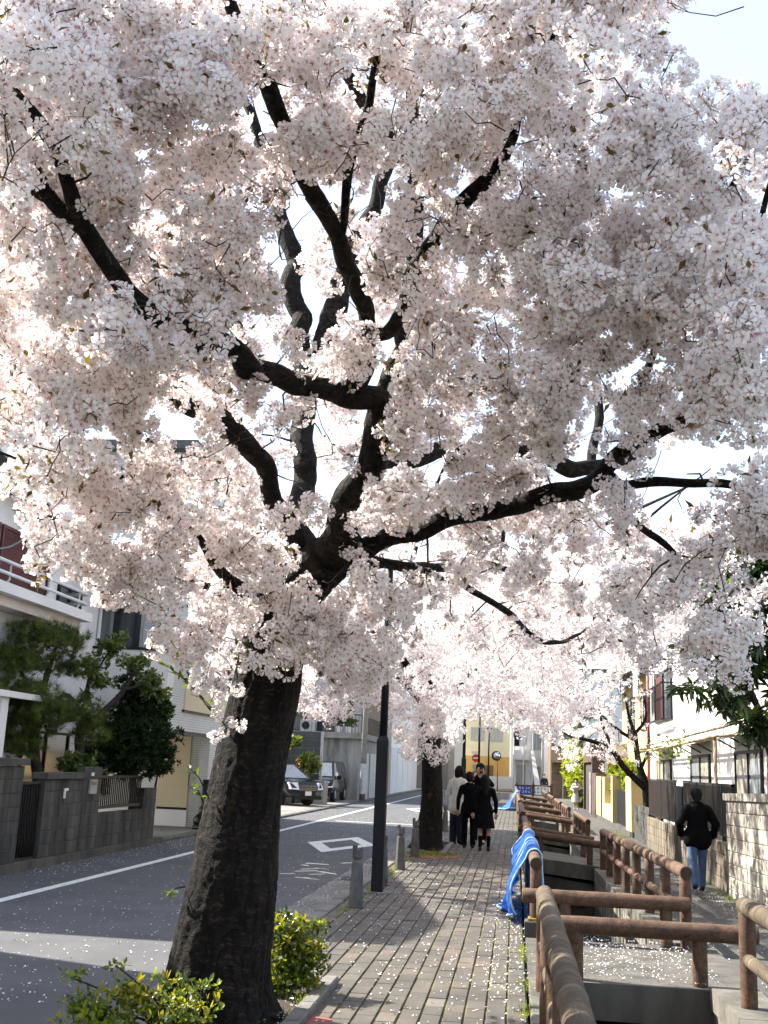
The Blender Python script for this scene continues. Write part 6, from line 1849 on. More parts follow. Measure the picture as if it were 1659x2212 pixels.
o = MB().tube([(-.1, 98.05, 5.3), (2.3, 98.05, 5.3)], .02, 6).build('drying_pole', ALU, origin=(1, 98, 5.28)); tag(o, 'drying pole along the far white house balcony', 'pole')
TIMB = mat('brown_timber', (.20, .145, .095), (.12, .085, .055), .8, 2., .2, 30., stretch=(6, 6, .8))
t = far_house('brown timber house with a covered wooden balcony behind the bushes', 2.75, 6.5, 88, 97, 5.4, TIMB, [(3.2, 4.2, 3.4, 4.8, GL_DARK)], mat('rust_roof', (.22, .12, .09), None, .8, 4.), .6)
part(MB().box(2.7, 4.6, 86.6, 88, 2.5, 2.65), 'balcony_floor', TIMB, t)
bp = part(MB().box(2.7, 4.6, 86.6, 86.66, 2.652, 3.55), 'balcony_front', TIMB, t)
for x in (2.72, 3.65, 4.55): MB().tube([(x, 86.58, -.16), (x, 86.58, 5.2)], .06, 8).build('post', TIMB, t)
for k in range(5): MB().box(2.8 + k * .02, 3.5, 86.9 + k * .2, 87.0 + k * .2, .2 + k * .4, .26 + k * .4).build('step', TIMB, t)
far_house('plain white three-storey house behind the brown timber house', 4.2, 9.5, 80, 86, 8.8, PLASTERW, [(4.6, 5.6, 5.4, 6.8, GL_DARK), (4.6, 5.6, 2.6, 4., GL_CURT)], ROOFD, .2, False)
far_house('tall pale house behind the far white laundry house', -.5, 4.5, 128, 140, 9.5, PLASTER, [(.2, 1.4, 6, 7.4, GL_DARK), (2.4, 3.6, 6, 7.4, GL_DARK)], mat('red_roof', (.35, .12, .08), None, .8, 4.))
far_house('pale two-storey house closing the road behind the cream building', -14, -5.4, 132, 142, 7., PLASTER, [(-12, -10.4, 3.8, 5.2, GL_DARK), (-8.6, -7, 3.8, 5.2, GL_DARK)])
far_house('white-walled corner house left of the no-entry sign', -8.6, -5.0, 108, 114, 9., PLASTERW, [(-7.6, -6.6, 3.6, 5, GL_DARK), (-6.3, -5.5, 6.2, 7.6, GL_DARK)], None, .3, False)
far_house('long pale house row behind the timber house on the house-side bank', 6.6, 16, 98, 130, 7.5, PLASTER, [(7, 9, 3.8, 5.2, GL_DARK)])
far_house('grey apartment block far behind the left garages', -30, -15.5, 60, 95, 9.5, PLASTER, [(-28, -26, 5, 6.4, GL_DARK), (-24, -22, 5, 6.4, GL_DARK), (-20, -18, 5, 6.4, GL_DARK)], None, .3, False)
# no-entry sign and traffic mirror
ne = thing('road_sign', 'round red no-entry sign on a grey pole at the junction', 'road sign', (-3.6, 104, -.08))
MB().tube([(-3.6, 104, -.09), (-3.6, 104, 3.3)], .04, 8).build('pole', ALU, ne, smooth=True)
MB().tube([(-3.6, 103.95, 2.75), (-3.6, 103.92, 2.75)], .36, 24).build('disc', mat('sign_red', (.55, .02, .02), (.5, .02, .02), .5, 3., 0), ne)
MB().box(-3.85, -3.35, 103.905, 103.915, 2.69, 2.81).build('bar', PLASTERW, ne)
MB().box(-3.95, -3.25, 103.93, 103.96, 3.14, 3.34).build('plate', PLASTERW, ne); MB().box(-3.9, -3.3, 103.93, 103.96, 1.75, 2.2).build('plate', ALU, ne)
tm = thing('traffic_mirror', 'round convex traffic mirror on an orange pole at the junction', 'traffic mirror', (-1.5, 98, -.14))
MB().tube([(-1.5, 98, -.15), (-1.5, 98, 1.0)], .05, 8).build('pole', mat('sign_orange_red', (.45, .06, .03), None, .5, 4., 0), tm, smooth=True)
MB().tube([(-1.5, 98, .99), (-1.5, 98, 2.6)], .045, 8).build('upper_pole', mat('orange_pole', (.55, .22, .04), None, .5, 4., 0), tm, smooth=True)
MB().tube([(-1.62, 98.0, 2.95), (-1.64, 97.82, 2.95)], [.42, .40], 24).build('housing', BLACKM, tm)
mm_ = mat('mirror_glass', (.7, .72, .7), None, .03, 3., 0, metal=1.)
MB().tube([(-1.64, 97.815, 2.95), (-1.645, 97.78, 2.95), (-1.647, 97.765, 2.95)], [.36, .2, .02], 24).build('mirror', mm_, tm, smooth=True)
# overhead wires
for k, (a, b_, lab) in enumerate((((-7.45, 55.2, 9.5), (4.6, 60, 6.2), 'black overhead cable from the utility pole across to the far bank'), ((-6.7, 55.2, 9.45), (-5.4, 108, 8.2), 'black overhead cable running on along the street from the utility pole'), ((-7.4, 55.2, 9.5), (-8.4, 25.6, 8.2), 'black overhead cable between the utility pole and the grey house'))):
    a, b_ = Vector(a), Vector(b_)
    pts = [a + (b_ - a) * (i / 14) + Vector((0, 0, -1.0 * math.sin(math.pi * i / 14))) for i in range(15)]
    o = MB().tube(pts, .012, 5).build('overhead_cable', BLACKM, origin=tuple(a)); tag(o, lab, 'cable')
pts = [Vector(W(-40, 1180, 17.)) + (Vector(W(115, 1090, 20.)) - Vector(W(-40, 1180, 17.))) * (i / 12) + Vector((0, 0, -.35 * math.sin(math.pi * i / 12))) for i in range(13)]
pts.append(Vector((FX + .02, 20.6, min(5.9, pts[-1].z))))
o = MB().tube(pts, .016, 6).build('overhead_cable', mat('grey_cable', (.25, .28, .3), None, .5, 5., 0), origin=tuple(pts[0])); tag(o, 'pale grey cable sagging to the wall of the red-shuttered house', 'cable')
# ================================================================== people
def capsule(mb, p0, r0, p1, r1, k=1., n=14):
    """tapered, round-ended body segment; k flattens front to back"""
    p0, p1 = Vector(p0), Vector(p1)
    ax = p1 - p0
    L = ax.length
    ax = ax.normalized() if L > 1e-6 else Vector((0, 0, 1))
    u = Vector((1, 0, 0)) - ax * ax.x
    u = u.normalized() if u.length > .2 else ax.orthogonal().normalized()
    w = ax.cross(u)
    rings = []
    for a in (-80, -55, -28): rings.append((p0 + ax * r0 * math.sin(rad(a)), r0 * math.cos(rad(a))))
    rings.append((p0, r0)); rings.append(((p0 + p1) / 2, (r0 + r1) / 2)); rings.append((p1, r1))
    for a in (28, 55, 80): rings.append((p1 + ax * r1 * math.sin(rad(a)), r1 * math.cos(rad(a))))
    vs = []
    for c, r in rings:
        for j in range(n):
            t = 2 * math.pi * j / n
            vs.append(c + u * r * math.cos(t) + w * r * k * math.sin(t))
    fs = [(i * n + j, i * n + (j + 1) % n, (i + 1) * n + (j + 1) % n, (i + 1) * n + j) for i in range(len(rings) - 1) for j in range(n)]
    fs.append(tuple(range(n - 1, -1, -1))); fs.append(tuple((len(rings) - 1) * n + j for j in range(n)))
    mb.add(vs, fs)
def skin_mesh(name, segs, m, parent, voxel=.013, it=6):
    """one continuous surface from overlapping body segments"""
    mb = MB()
    for s in segs: capsule(mb, *s)
    me = bpy.data.meshes.new(name); me.from_pydata(mb.v, [], mb.f); me.update()
    o = bpy.data.objects.new(name, me); COL.objects.link(o)
    md = o.modifiers.new('r', 'REMESH'); md.mode = 'VOXEL'; md.voxel_size = voxel; md.use_smooth_shade = True
    sm = o.modifiers.new('s', 'SMOOTH'); sm.iterations = it; sm.factor = .5
    dg = bpy.context.evaluated_depsgraph_get()
    em = bpy.data.meshes.new_from_object(o.evaluated_get(dg))
    bpy.data.objects.remove(o); bpy.data.meshes.remove(me)
    em.name = name
    em.materials.clear(); em.materials.append(m)
    em.polygons.foreach_set('use_smooth', [True] * len(em.polygons))
    o = bpy.data.objects.new(name, em); o.parent = parent; COL.objects.link(o)
    return o
SKIN = mat('skin', (.50, .30, .21), (.44, .26, .18), .55, 6., 0)
HAIR = mat('black_hair', (.006, .005, .0045), (.003, .003, .003), .75, 30., .5, 40., stretch=(8, 8, 1), world=True, spec=.2, bdist=.02)
def cloth(name, c): return mat('cloth_' + name, c, tuple(x * .7 for x in c), .95, 9., .3, 14., bdist=.03, spec=.1)
BLK_C, WHT_C, NAVY_C, JEAN_C, GREY_C, CREAM_C = cloth('black', (.005, .005, .006)), cloth('white', (.72, .68, .62)), cloth('navy', (.022, .024, .036)), cloth('jean', (.10, .165, .29)), cloth('grey', (.10, .10, .115)), cloth('cream', (.72, .64, .56))
def hand(segs, wr, tip, sc=1., curl=.35, side=1):
    """palm, four unequal bent fingers and a thumb from the side of the palm"""
    wr, tip = Vector(wr), Vector(tip)
    d = (tip - wr).normalized()
    s = d.cross(Vector((0, 1, 0))); s = s.normalized() if s.length > .3 else Vector((1, 0, 0))
    nn = s.cross(d)
    pc = wr + d * .05 * sc
    segs.append((wr, .024 * sc, wr + d * .075 * sc, .036 * sc, .5))
    for k, L in enumerate((.062, .072, .068, .052)):
        b0 = wr + d * .085 * sc + s * (k - 1.5) * .019 * sc
        m_ = b0 + (d + nn * curl * .5).normalized() * L * .55 * sc
        e = m_ + (d + nn * curl * 1.6).normalized() * L * .5 * sc
        segs.append((b0, .0095 * sc, m_, .009 * sc)); segs.append((m_, .009 * sc, e, .0075 * sc))
    tb0 = wr + d * .03 * sc - s * .03 * side * sc
    tm_ = tb0 + (d * .7 - s * .7 * side).normalized() * .035 * sc
    segs.append((tb0, .012 * sc, tm_, .011 * sc)); segs.append((tm_, .010 * sc, tm_ + (d + nn * .3).normalized() * .03 * sc, .009 * sc))
def person(label, x, y, z, heading, h=1.7, top=BLK_C, legs=BLK_C, shoes=BLACKM, style='suit', armL=None, armR=None, stride=0., hair='short', lean=0., socks=None, group=None, head_turn=0., bulk=1.0):
    """standing figure facing local +Y; arms given as (elbow, wrist, fingertip)"""
    t = thing('person', label, 'person', (0, 0, 0), group)
    s = h / 1.70
    V_ = lambda a, b, c: Vector((a, b + lean * max(0, c - .9) , c))
    hipz, shz = .90, 1.38
    aL = armL or (V_(-.25, -.02, 1.10), V_(-.26, .03, .86), V_(-.255, .06, .70))
    aR = armR or (V_(.25, -.02, 1.10), V_(.26, .03, .86), V_(.255, .06, .70))
    body = []
    hc = V_(0, .02, 1.575)
    body += [(V_(0, .015, 1.36), .058, V_(0, .02, 1.50), .052), (hc + Vector((0, .0, .035)), .088, hc + Vector((0, .018, -.035)), .075), (hc + Vector((0, .05, -.075)), .04, hc + Vector((0, .03, -.06)), .05),
             (hc + Vector((0, .095, .0)), .013, hc + Vector((0, .108, -.025)), .017),
             (hc + Vector((-.088, 0, 0)), .016, hc + Vector((-.09, -.01, -.035)), .012), (hc + Vector((.088, 0, 0)), .016, hc + Vector((.09, -.01, -.035)), .012),
             (hc + Vector((-.035, .083, .012)), .012, hc + Vector((-.025, .086, .012)), .012), (hc + Vector((.035, .083, .012)), .012, hc + Vector((.025, .086, .012)), .012), (hc + Vector((-.022, .083, -.058)), .01, hc + Vector((.022, .083, -.058)), .01)]
    body += [(V_(0, 0, 1.30), .12, V_(0, 0, .98), .12, .65), (V_(-.16, 0, shz - .02), .05, V_(.16, 0, shz - .02), .05)]
    for sd, arm in ((-1, aL), (1, aR)):
        sh = V_(sd * .17, 0, shz - .02)
        body += [(sh, .048, arm[0], .04), (arm[0], .039, arm[1], .027)]
        hand(body, arm[1], arm[2], 1., .4, -sd)
    feet = []
    for sd in (-1, 1):
        st = stride * sd
        hip = Vector((sd * .09, 0, hipz)); kn = Vector((sd * .095, st * .28 + (.06 if stride and st < 0 else .01), .49 + (.0 if not stride else .0))); an = Vector((sd * .095, st * .5 - .01, .085 + (.06 if st < 0 else 0)))
        body += [(hip, .08, kn, .052), (kn, .052, an, .036), (an, .036, an + Vector((0, .11, -.045)), .034)]
        feet.append((hip, kn, an))
    body += [(V_(-.08, 0, .93), .10, V_(.08, 0, .93), .10, .8)]
    sc = lambda segs: [tuple((q * s if isinstance(q, Vector) else (q * s if i in (1, 3) else q)) for i, q in enumerate(g)) for g in segs]
    b_ = skin_mesh('body', sc(body), SKIN, t, .008)
    # clothes
    k = bulk
    coat = [(V_(0, -.005, 1.33), .135 * k, V_(0, -.005, 1.12), .132 * k, .72), (V_(0, -.005, 1.12), .132 * k, V_(0, 0, .92), .145 * k, .75), (V_(-.15, 0, shz - .015), .064 * k, V_(.15, 0, shz - .015), .064 * k), (V_(-.06, -.005, 1.42), .055, V_(.06, -.005, 1.42), .055)]
    if style in ('suit', 'jacket', 'shirt', 'blazer'):
        low = {'suit': .76, 'jacket': .82, 'shirt': .74, 'blazer': .84}[style]
        coat += [(V_(-.05, 0, .95), .13 * k, V_(-.065, 0, low + .04), .138 * k, .9), (V_(.05, 0, .95), .13 * k, V_(.065, 0, low + .04), .138 * k, .9)]
    for sd, arm in ((-1, aL), (1, aR)):
        sh = V_(sd * .175, 0, shz - .03)
        coat += [(sh, .064 * k, arm[0], .055 * k), (arm[0], .054 * k, arm[1] + (arm[0] - arm[1]).normalized() * .02, .042 * k)]
    cname = {'suit': 'jacket', 'jacket': 'jacket', 'shirt': 'shirt', 'blazer': 'blazer', 'dress': 'cardigan'}[style]
    skin_mesh(cname, sc(coat), top, t, .013)
    if style == 'blazer':
        sk = MB(); n = 40
        rings = [(.97, .15, .115), (.88, .175, .14), (.70, .21, .18), (.52, .235, .205)]
        vs = []
        for (zk, rx, ry) in rings:
            for j in range(n):
                a = 2 * math.pi * j / n
                f = 1 + .045 * math.sin(a * 14) * smooth01(.95, .55, zk)
                vs.append((rx * f * math.cos(a) * s, ry * f * math.sin(a) * s, zk * s))
        fs = [(i * n + j, i * n + (j + 1) % n, (i + 1) * n + (j + 1) % n, (i + 1) * n + j) for i in range(3) for j in range(n)]
        fs.append(tuple(range(n))); sk.add(vs, fs)
        sk.build('skirt', legs, t)
        for hip, kn, an in feet:
            skin_mesh('sock', sc([(kn * .35 + an * .65 + Vector((0, 0, .1)), .053, an, .042)]), socks or BLK_C, t, .012)
    elif style == 'dress':
        sk = MB(); n = 28
        vs = []
        for (zk, rx, ry) in ((1.0, .14, .11), (.8, .19, .15), (.5, .23, .18), (.42, .235, .19)):
            for j in range(n):
                a = 2 * math.pi * j / n
                vs.append((rx * (1 + .04 * math.sin(a * 7)) * math.cos(a) * s, ry * math.sin(a) * s, zk * s))
        fs = [(i * n + j, i * n + (j + 1) % n, (i + 1) * n + (j + 1) % n, (i + 1) * n + j) for i in range(3) for j in range(n)]
        fs.append(tuple(range(n))); sk.add(vs, fs); sk.build('dress', legs, t, smooth=True)
    else:
        wide = 1.28 if style == 'shirt' else 1.0
        tro = [(V_(-.075, 0, .94), .105, V_(.075, 0, .94), .105, .85)]
        for hip, kn, an in feet:
            tro += [(hip, .098, kn, .074 * wide), (kn, .074 * wide, an + Vector((0, 0, .01)), .062 * wide)]
        skin_mesh('trousers', sc(tro), legs, t, .013)
    for hip, kn, an in feet:
        skin_mesh('shoe', sc([(an + Vector((0, -.035, -.03)), .042, an + Vector((0, .12, -.052)), .036, .9), (an + Vector((0, -.02, .0)), .042, an + Vector((0, -.02, -.03)), .044)]), shoes, t, .011)
    hs = [(hc + Vector((0, -.012, .055)), .098, hc + Vector((0, -.03, .0)), .094), (hc + Vector((-.05, .03, .085)), .045, hc + Vector((.05, .03, .085)), .045), (hc + Vector((-.075, .0, .0)), .028, hc + Vector((-.075, 0, .05)), .03), (hc + Vector((.075, .0, .0)), .028, hc + Vector((.075, 0, .05)), .03)]
    if hair == 'bob': hs += [(hc + Vector((-.07, -.02, .03)), .05, hc + Vector((-.075, -.015, -.085)), .045), (hc + Vector((.07, -.02, .03)), .05, hc + Vector((.075, -.015, -.085)), .045), (hc + Vector((0, -.055, .03)), .075, hc + Vector((0, -.06, -.09)), .06)]
    if hair == 'long': hs += [(hc + Vector((-.06, -.03, .03)), .055, hc + Vector((-.065, -.05, -.20)), .05), (hc + Vector((.06, -.03, .03)), .055, hc + Vector((.065, -.05, -.20)), .05), (hc + Vector((0, -.06, .03)), .075, hc + Vector((0, -.085, -.3)), .06)]
    if hair == 'tied': hs += [(hc + Vector((0, -.09, -.02)), .05, hc + Vector((0, -.11, -.07)), .03)]
    skin_mesh('hair', sc(hs), HAIR, t, .011)
    t.location = (x, y, z); t.rotation_euler = (0, 0, heading)
    return t
G = 'school group under the second cherry'
person('person in loose pale shirt and wide dark trousers, dark bobbed hair, beside the tree', -1.29, 25.8, .0, rad(-28), 1.72, WHT_C, NAVY_C, BLACKM, 'shirt', hair='bob', bulk=1.12, lean=.06, group=G)
person('person in black suit seen from behind, between the pale shirt and the skirt', -.98, 24.7, .0, rad(4), 1.60, BLK_C, BLK_C, BLACKM, 'suit', hair='short', group=G)
person('person in black blazer, skirt and knee socks with long dark hair, seen from behind', -.62, 24.0, .0, rad(6), 1.56, BLK_C, BLK_C, BLACKM, 'blazer', hair='long', socks=BLK_C, group=G)
e1 = ((Vector((-.27, .16, 1.26))), Vector((-.10, .30, 1.46)), Vector((-.045, .34, 1.56)))
e2 = ((Vector((.30, .14, 1.30))), Vector((.16, .30, 1.50)), Vector((.07, .36, 1.54)))
pm = person('person in dark suit facing the street, holding a phone up with both hands', -.80, 26.3, .0, rad(178), 1.80, BLK_C, BLK_C, BLACKM, 'suit', e1, e2, hair='short', group=G)
ph = thing('phone', 'dark phone held up before the face of the person in the dark suit', 'phone', (0, 0, 0))
MB().box(-.038, .038, -.005, .005, -.075, .075).build('case', BLACKM, ph)
MB().box(-.03, .0, .005, .009, .02, .06).build('camera_bump', GL_DARK, ph)
MB().box(-.034, .034, -.0065, -.0052, -.07, .07).build('screen', mat('phone_screen', (.1, .1, .11), None, .1, 3., 0), ph)
ph.location = (-.80 + .03, 26.3 - .37, 1.66); ph.rotation_euler = (0, 0, rad(178))
person('person in black padded jacket and blue jeans walking away past the slat fence', 3.02, 19.4, zr(19.4) - .005, rad(2), 1.66, BLK_C, JEAN_C, BLACKM, 'jacket', (Vector((-.30, -.05, 1.12)), Vector((-.27, .10, .92)), Vector((-.22, .16, .85))), (Vector((.30, -.06, 1.12)), Vector((.27, .08, .90)), Vector((.22, .14, .83))), stride=.42, hair='tied', bulk=1.3)
person('person in dark jacket and jeans walking this way by the timber house', 2.2, 86, zr(86) - .01, rad(180), 1.74, cloth('ink', (.02, .025, .04)), cloth('dull_jean', (.09, .11, .14)), BLACKM, 'jacket', stride=.25, hair='short', bulk=1.15)
person('person in cream cardigan and pale dress carrying a baby by the shutter gate', 3.28, 61.5, zr(61) - .01, rad(170), 1.62, CREAM_C, cloth('pale_dress', (.70, .66, .62)), PLASTERW, 'dress', (Vector((-.26, .08, 1.12)), Vector((-.06, .24, 1.10)), Vector((.06, .25, 1.12))), (Vector((.26, .08, 1.10)), Vector((.07, .25, 1.02)), Vector((-.06, .26, 1.04))), hair='tied')
bb_ = thing('person', 'baby wrapped in white held in the arms by the shutter gate', 'person', (0, 0, 0))
skin_mesh('body', [(Vector((-.13, 0, .0)), .06, Vector((-.12, .01, .03)), .065), (Vector((-.1, 0, 0)), .05, Vector((.1, 0, 0)), .055), (Vector((.08, 0, 0)), .04, Vector((.2, .02, -.04)), .03)], SKIN, bb_, .01)
skin_mesh('wrap', [(Vector((-.07, -.0, -.01)), .075, Vector((.12, 0, -.02)), .08), (Vector((.1, 0, -.02)), .06, Vector((.2, .02, -.05)), .05)], CREAM_C, bb_, .012)
skin_mesh('hair', [(Vector((-.15, -.01, .04)), .05, Vector((-.13, -.02, .05)), .055)], HAIR, bb_, .01)
bb_.location = (3.27, 61.27, zr(61) + 1.14); bb_.rotation_euler = (0, 0, rad(170))
hbg = thing('handbag', 'dark shoulder bag hanging at the side of the person carrying the baby', 'bag', (3.50, 61.45, .5))
MB().box(3.40, 3.62, 61.38, 61.52, .50, .72, bev=.03).build('bag', mat('brown_leather', (.06, .03, .025), None, .5, 6.), hbg)
MB().tube([(3.42, 61.44, .70), (3.36, 61.36, 1.05), (3.20, 61.40, 1.26), (3.26, 61.58, 1.2), (3.5, 61.5, .70)], .012, 6).build('strap', MATS['brown_leather'], hbg)

# ================================================================== blue net sheets on the railing
def net_mat():
    m, t, b = principled('blue_net')
    v = coord(t, (1, 1, 1), True)
    n1 = N(t, 'ShaderNodeTexNoise', Scale=7., Detail=5.); t.links.new(v, n1.inputs['Vector'])
    col = ramp(t, n1.outputs['Fac'], [(.3, (.003, .09, .50)), (.55, (.004, .16, .75)), (.8, (.02, .26, .85))])
    t.links.new(col, b.inputs['Base Color']); b.inputs['Roughness'].default_value = .6
    tr = t.nodes.new('ShaderNodeBsdfTranslucent'); t.links.new(col, tr.inputs['Color'])
    ms = t.nodes.new('ShaderNodeMixShader'); ms.inputs[0].default_value = .3
    t.links.new(b.outputs[0], ms.inputs[1]); t.links.new(tr.outputs[0], ms.inputs[2])
    t.links.new(ms.outputs[0], t.nodes['Material Output'].inputs['Surface'])
    n2 = N(t, 'ShaderNodeTexNoise', Scale=13., Detail=6., Roughness=.7); t.links.new(v, n2.inputs['Vector'])
    bump(t, b, n2.outputs['Fac'], 1., .09)
    return m
NETM = net_mat()
CORD = mat('pale_blue_cord', (.45, .65, .82), (.3, .5, .72), .6, 10., 0)
def net_sheet(y0, y1, label, spread=.8):
    t = thing('blue_net_sheet', label, 'net sheet', (.2, (y0 + y1) / 2, .03))
    nu, nv = 80, 70
    def pt(u, v):
        y = y0 + (y1 - y0) * u
        cx, cz, r = xl(y), .73, .082
        fold = noise.noise(Vector((u * 10, v * 1.6, 1.3 + y0))) * .9 + .45 * math.sin(u * 30 + v * 3 + 2 * noise.noise(Vector((u * 4, v * 3, y0)))) + .45 * (1 - 2.2 * abs(noise.noise(Vector((u * 15, v * 7, y0)))))
        if v < 0:        # canal side
            a = -v
            if a < .25:
                th = a / .25 * math.pi / 2
                return Vector((cx + r * math.sin(th), y, cz + r * math.cos(th)))
            f = (a - .25) / .75
            return Vector((cx + r + .02 * f + .02 * f * fold, y + .05 * f, cz - f * (.42 + .12 * math.sin(u * 5))))
        a = v
        if a < .18:
            th = a / .18 * math.pi / 2
            return Vector((cx - r * math.sin(th), y, cz + r * math.cos(th)))
        f = (a - .18) / .82
        drop = .70 * min(1, (.55 + .6 * math.sin(math.pi * min(1, .15 + u * .95)) ** .7))
        z = cz - drop * min(1., f * 1.12)
        out = (.11 * f + .24 * spread * f ** 2.2 * math.exp(-((u - .32) / .28) ** 2))
        bulge = (.09 + .06 * fold) * math.sin(f * math.pi)
        return Vector((cx - r - out - bulge + .075 * fold * f, y + .16 * f * (.4 - u) + .03 * fold * f, max(z, .038 + .02 * abs(fold))))
    vs = [pt(i / nu, -1 + 2 * j / nv) for i in range(nu + 1) for j in range(nv + 1)]
    fs = [(i * (nv + 1) + j, i * (nv + 1) + j + 1, (i + 1) * (nv + 1) + j + 1, (i + 1) * (nv + 1) + j) for i in range(nu) for j in range(nv)]
    MB().add(vs, fs).build('sheet', NETM, t, smooth=True)
    for u in (0., .36, .5, 1.):
        lo = -1 if u in (0., 1.) else -.5
        hi = 1 if u in (0., 1.) else .42
        pts = [pt(u, lo + (hi - lo) * k / 30) + Vector((0, 0, .006)) for k in range(31)]
        MB().tube(pts, .010, 6).build('edge_cord', CORD, t, smooth=True)
    MB().tube([pt(k / 30, 1) + Vector((-.004, 0, .004)) for k in range(31)], .011, 6).build('edge_cord', CORD, t, smooth=True)
    return t
net_sheet(12.95, 17.3, 'bright blue net sheet draped over the log railing and trailing on the pavement')
net_sheet(49.5, 54.5, 'second blue sheet bunched on the far railing near the signboard fence', 3.0)

# ================================================================== planting strip, weeds, petals
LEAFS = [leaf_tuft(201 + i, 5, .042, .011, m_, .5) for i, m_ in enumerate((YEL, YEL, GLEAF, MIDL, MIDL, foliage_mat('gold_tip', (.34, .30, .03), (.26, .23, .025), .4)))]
def street_shrub(label, base, blobs, n, seed):
    rg = random.Random(seed)
    t = thing('street_shrub', label, 'shrub', base)
    P = blob_points(blobs, n, rg, .25, lambda p: p.z > .02)
    base = Vector(base)
    roots = []
    for k in range(7):
        a = rg.uniform(0, 6.28); r = rg.uniform(.03, .2)
        b0 = base + Vector((math.cos(a) * r, math.sin(a) * r * 1.6, -.03))
        c = Vector(blobs[k % len(blobs)][0])
        roots.append(catmull([(*b0, .012), (*((b0 + c) / 2 + Vector((0, 0, .05))), .008), (*c, .004)], 5))
    for l in roots: MB().tube([r[:3] for r in l], [r[3] for r in l], 6).build('stem', TWIG, t, smooth=True)
    tw = grow(roots, rg.sample(P, min(260, len(P))), rg=rg, seglen=.06, r_tip=.0012)
    twig_object(tw, t, 3)
    n = len(P)
    so = src_objects(LEAFS, 'leaf_source')
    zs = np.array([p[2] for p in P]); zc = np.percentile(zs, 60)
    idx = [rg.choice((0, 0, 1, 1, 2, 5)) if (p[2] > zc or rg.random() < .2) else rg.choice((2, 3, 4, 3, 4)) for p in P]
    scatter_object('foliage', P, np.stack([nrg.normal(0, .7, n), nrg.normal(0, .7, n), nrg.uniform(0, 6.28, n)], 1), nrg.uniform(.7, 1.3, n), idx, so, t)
    return t
def wb(vx, vy, Y): return tuple(W(vx, vy, Y))
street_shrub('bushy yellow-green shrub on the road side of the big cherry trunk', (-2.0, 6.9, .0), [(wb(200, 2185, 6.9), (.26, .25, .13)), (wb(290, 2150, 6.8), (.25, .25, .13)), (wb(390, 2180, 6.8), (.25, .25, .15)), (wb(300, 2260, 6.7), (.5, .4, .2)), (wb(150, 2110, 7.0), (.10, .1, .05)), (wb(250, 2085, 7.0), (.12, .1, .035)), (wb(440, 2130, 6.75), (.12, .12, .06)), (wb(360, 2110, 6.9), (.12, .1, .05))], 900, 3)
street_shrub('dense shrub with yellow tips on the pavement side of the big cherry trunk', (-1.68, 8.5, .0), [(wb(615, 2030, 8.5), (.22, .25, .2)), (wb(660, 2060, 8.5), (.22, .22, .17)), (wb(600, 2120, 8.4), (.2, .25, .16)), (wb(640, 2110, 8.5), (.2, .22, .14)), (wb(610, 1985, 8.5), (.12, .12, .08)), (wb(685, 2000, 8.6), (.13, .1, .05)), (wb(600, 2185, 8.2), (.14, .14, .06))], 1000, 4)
# weeds along the railing feet and planter edges
gr_m = [mesh_of([(-.004, 0, 0), (.004, 0, 0), (0, .015, .06), (.01, .0, 0), (.018, .003, 0), (.03, -.01, .05), (-.012, 0, 0), (-.006, .004, 0), (-.03, .005, .045)], [(0, 1, 2), (3, 4, 5), (6, 7, 8)], [m_], name='weed') for m_ in (GLEAF, YEL)]
rw_ = random.Random(44)
Pw = []
for k in range(420):
    y = rw_.uniform(6, 40) if rw_.random() < .5 else rw_.uniform(6.5, 13)
    if noise.noise(Vector((y * 2.2, 3, 1))) > .05: Pw.append((rw_.gauss(.10, .025), y, .0))
for k in range(300): Pw.append((rw_.gauss(-1.55, .25), rw_.gauss(22.3, .35), .01))
for k in range(120): Pw.append((rw_.gauss(-1.93, .05), rw_.uniform(12.8, 21), .01))
for k in range(500):
    y = rw_.uniform(11, 40); Pw.append((rw_.gauss(3.36, .07), y, zr(y) - .012))
for k in range(180):
    y = rw_.uniform(11, 50); Pw.append((rw_.gauss(1.98, .04), y, zr(y) - .012))
for k in range(160): Pw.append((rw_.uniform(-2, -1.4), rw_.uniform(5, 9), .01))
for k in range(140): Pw.append((rw_.gauss(-7.3, .04), rw_.uniform(19, 30), -.03))
n = len(Pw)
o = scatter_object('weeds', Pw, np.stack([np.zeros(n), np.zeros(n), nrg.uniform(0, 6.28, n)], 1), nrg.uniform(.5, 1.5, n), nrg.integers(0, 2, n), src_objects(gr_m, 'weed_source'), None)
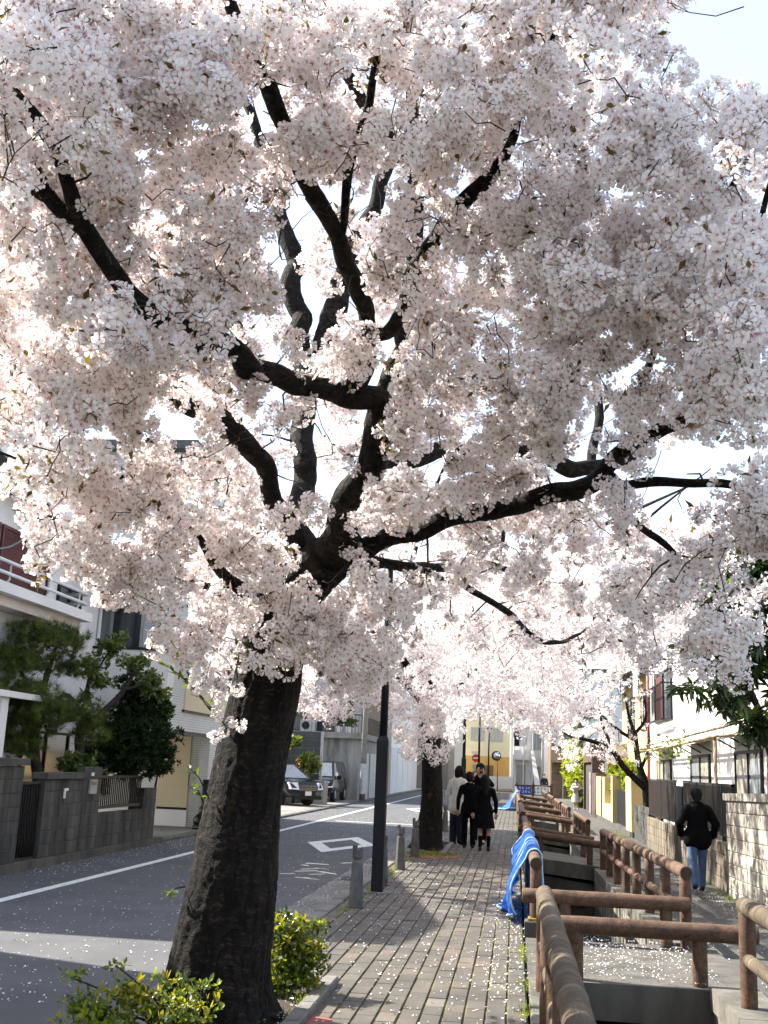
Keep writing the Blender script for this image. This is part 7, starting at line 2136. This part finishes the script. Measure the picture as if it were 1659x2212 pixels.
tag(o, 'small green weeds along the railing feet, planters and wall bases', 'weeds')
# fallen petals
pm_ = mat('fallen_petal', (.86, .80, .79), (.78, .70, .69), .6, 30., 0)
pet = []
for k in range(3):
    rg = random.Random(k)
    w, l, c = .0062, .008, .0025 * (k + 1)
    pet.append(mesh_of([(-w * .4, -l, c), (w * .4, -l, c), (w, .2 * l, 0.001), (.3 * w, l, c), (-.3 * w, l, c * .6), (-w, .2 * l, .001)], [(0, 1, 2, 5), (5, 2, 3, 4)], [pm_], name='petal'))
def fall(n, x0, x1, y0, y1, zf, pw=1.0):
    return [(x, y, zf(x, y)) for x, y in (((rw_.uniform(x0, x1)), y0 + (y1 - y0) * rw_.random() ** pw) for _ in range(n))]
Pf = fall(2600, -1.98, .12, 5, 34, lambda x, y: .005, 1.7)
Pf = [p for p in Pf if noise.noise(Vector((p[0] * .9, p[1] * .6, 4))) > -.35 or rw_.random() < .35]
Pf += fall(420, -.25, .13, 9, 17, lambda x, y: .005)
Pf += fall(700, .3, 1.72, 9.7, 11.9, lambda x, y: .045 + (zr(9.65) + .014 - 0.0) * 0)
Pf += fall(900, 1.98, 3.4, 6, 36, lambda x, y: zr(y) - .005, 1.4)
Pf += fall(420, 2.9, 3.42, 11, 24, lambda x, y: zr(y) - .005)
Pf += fall(2600, -7.2, -2.78, 8, 45, lambda x, y: ROADZ + .004, 1.6)
Pf += fall(700, -2.74, -2.3, 9, 24, lambda x, y: ROADZ + .012)
Pf += fall(380, -7.3, -6.6, 16, 30, lambda x, y: ROADZ + .005)
Pf += fall(420, -2., -1.4, 5, 9, lambda x, y: .04)
Pf += fall(120, .12, .42, 4, 26, lambda x, y: .036)
n = len(Pf)
o = scatter_object('fallen_petals', Pf, np.stack([nrg.normal(0, .15, n), nrg.normal(0, .15, n), nrg.uniform(0, 6.28, n)], 1), nrg.uniform(.7, 1.6, n) , nrg.integers(0, 3, n), src_objects(pet, 'petal_source'), None)
tag(o, 'white cherry petals scattered over road, pavement, bridge and path', 'petals')
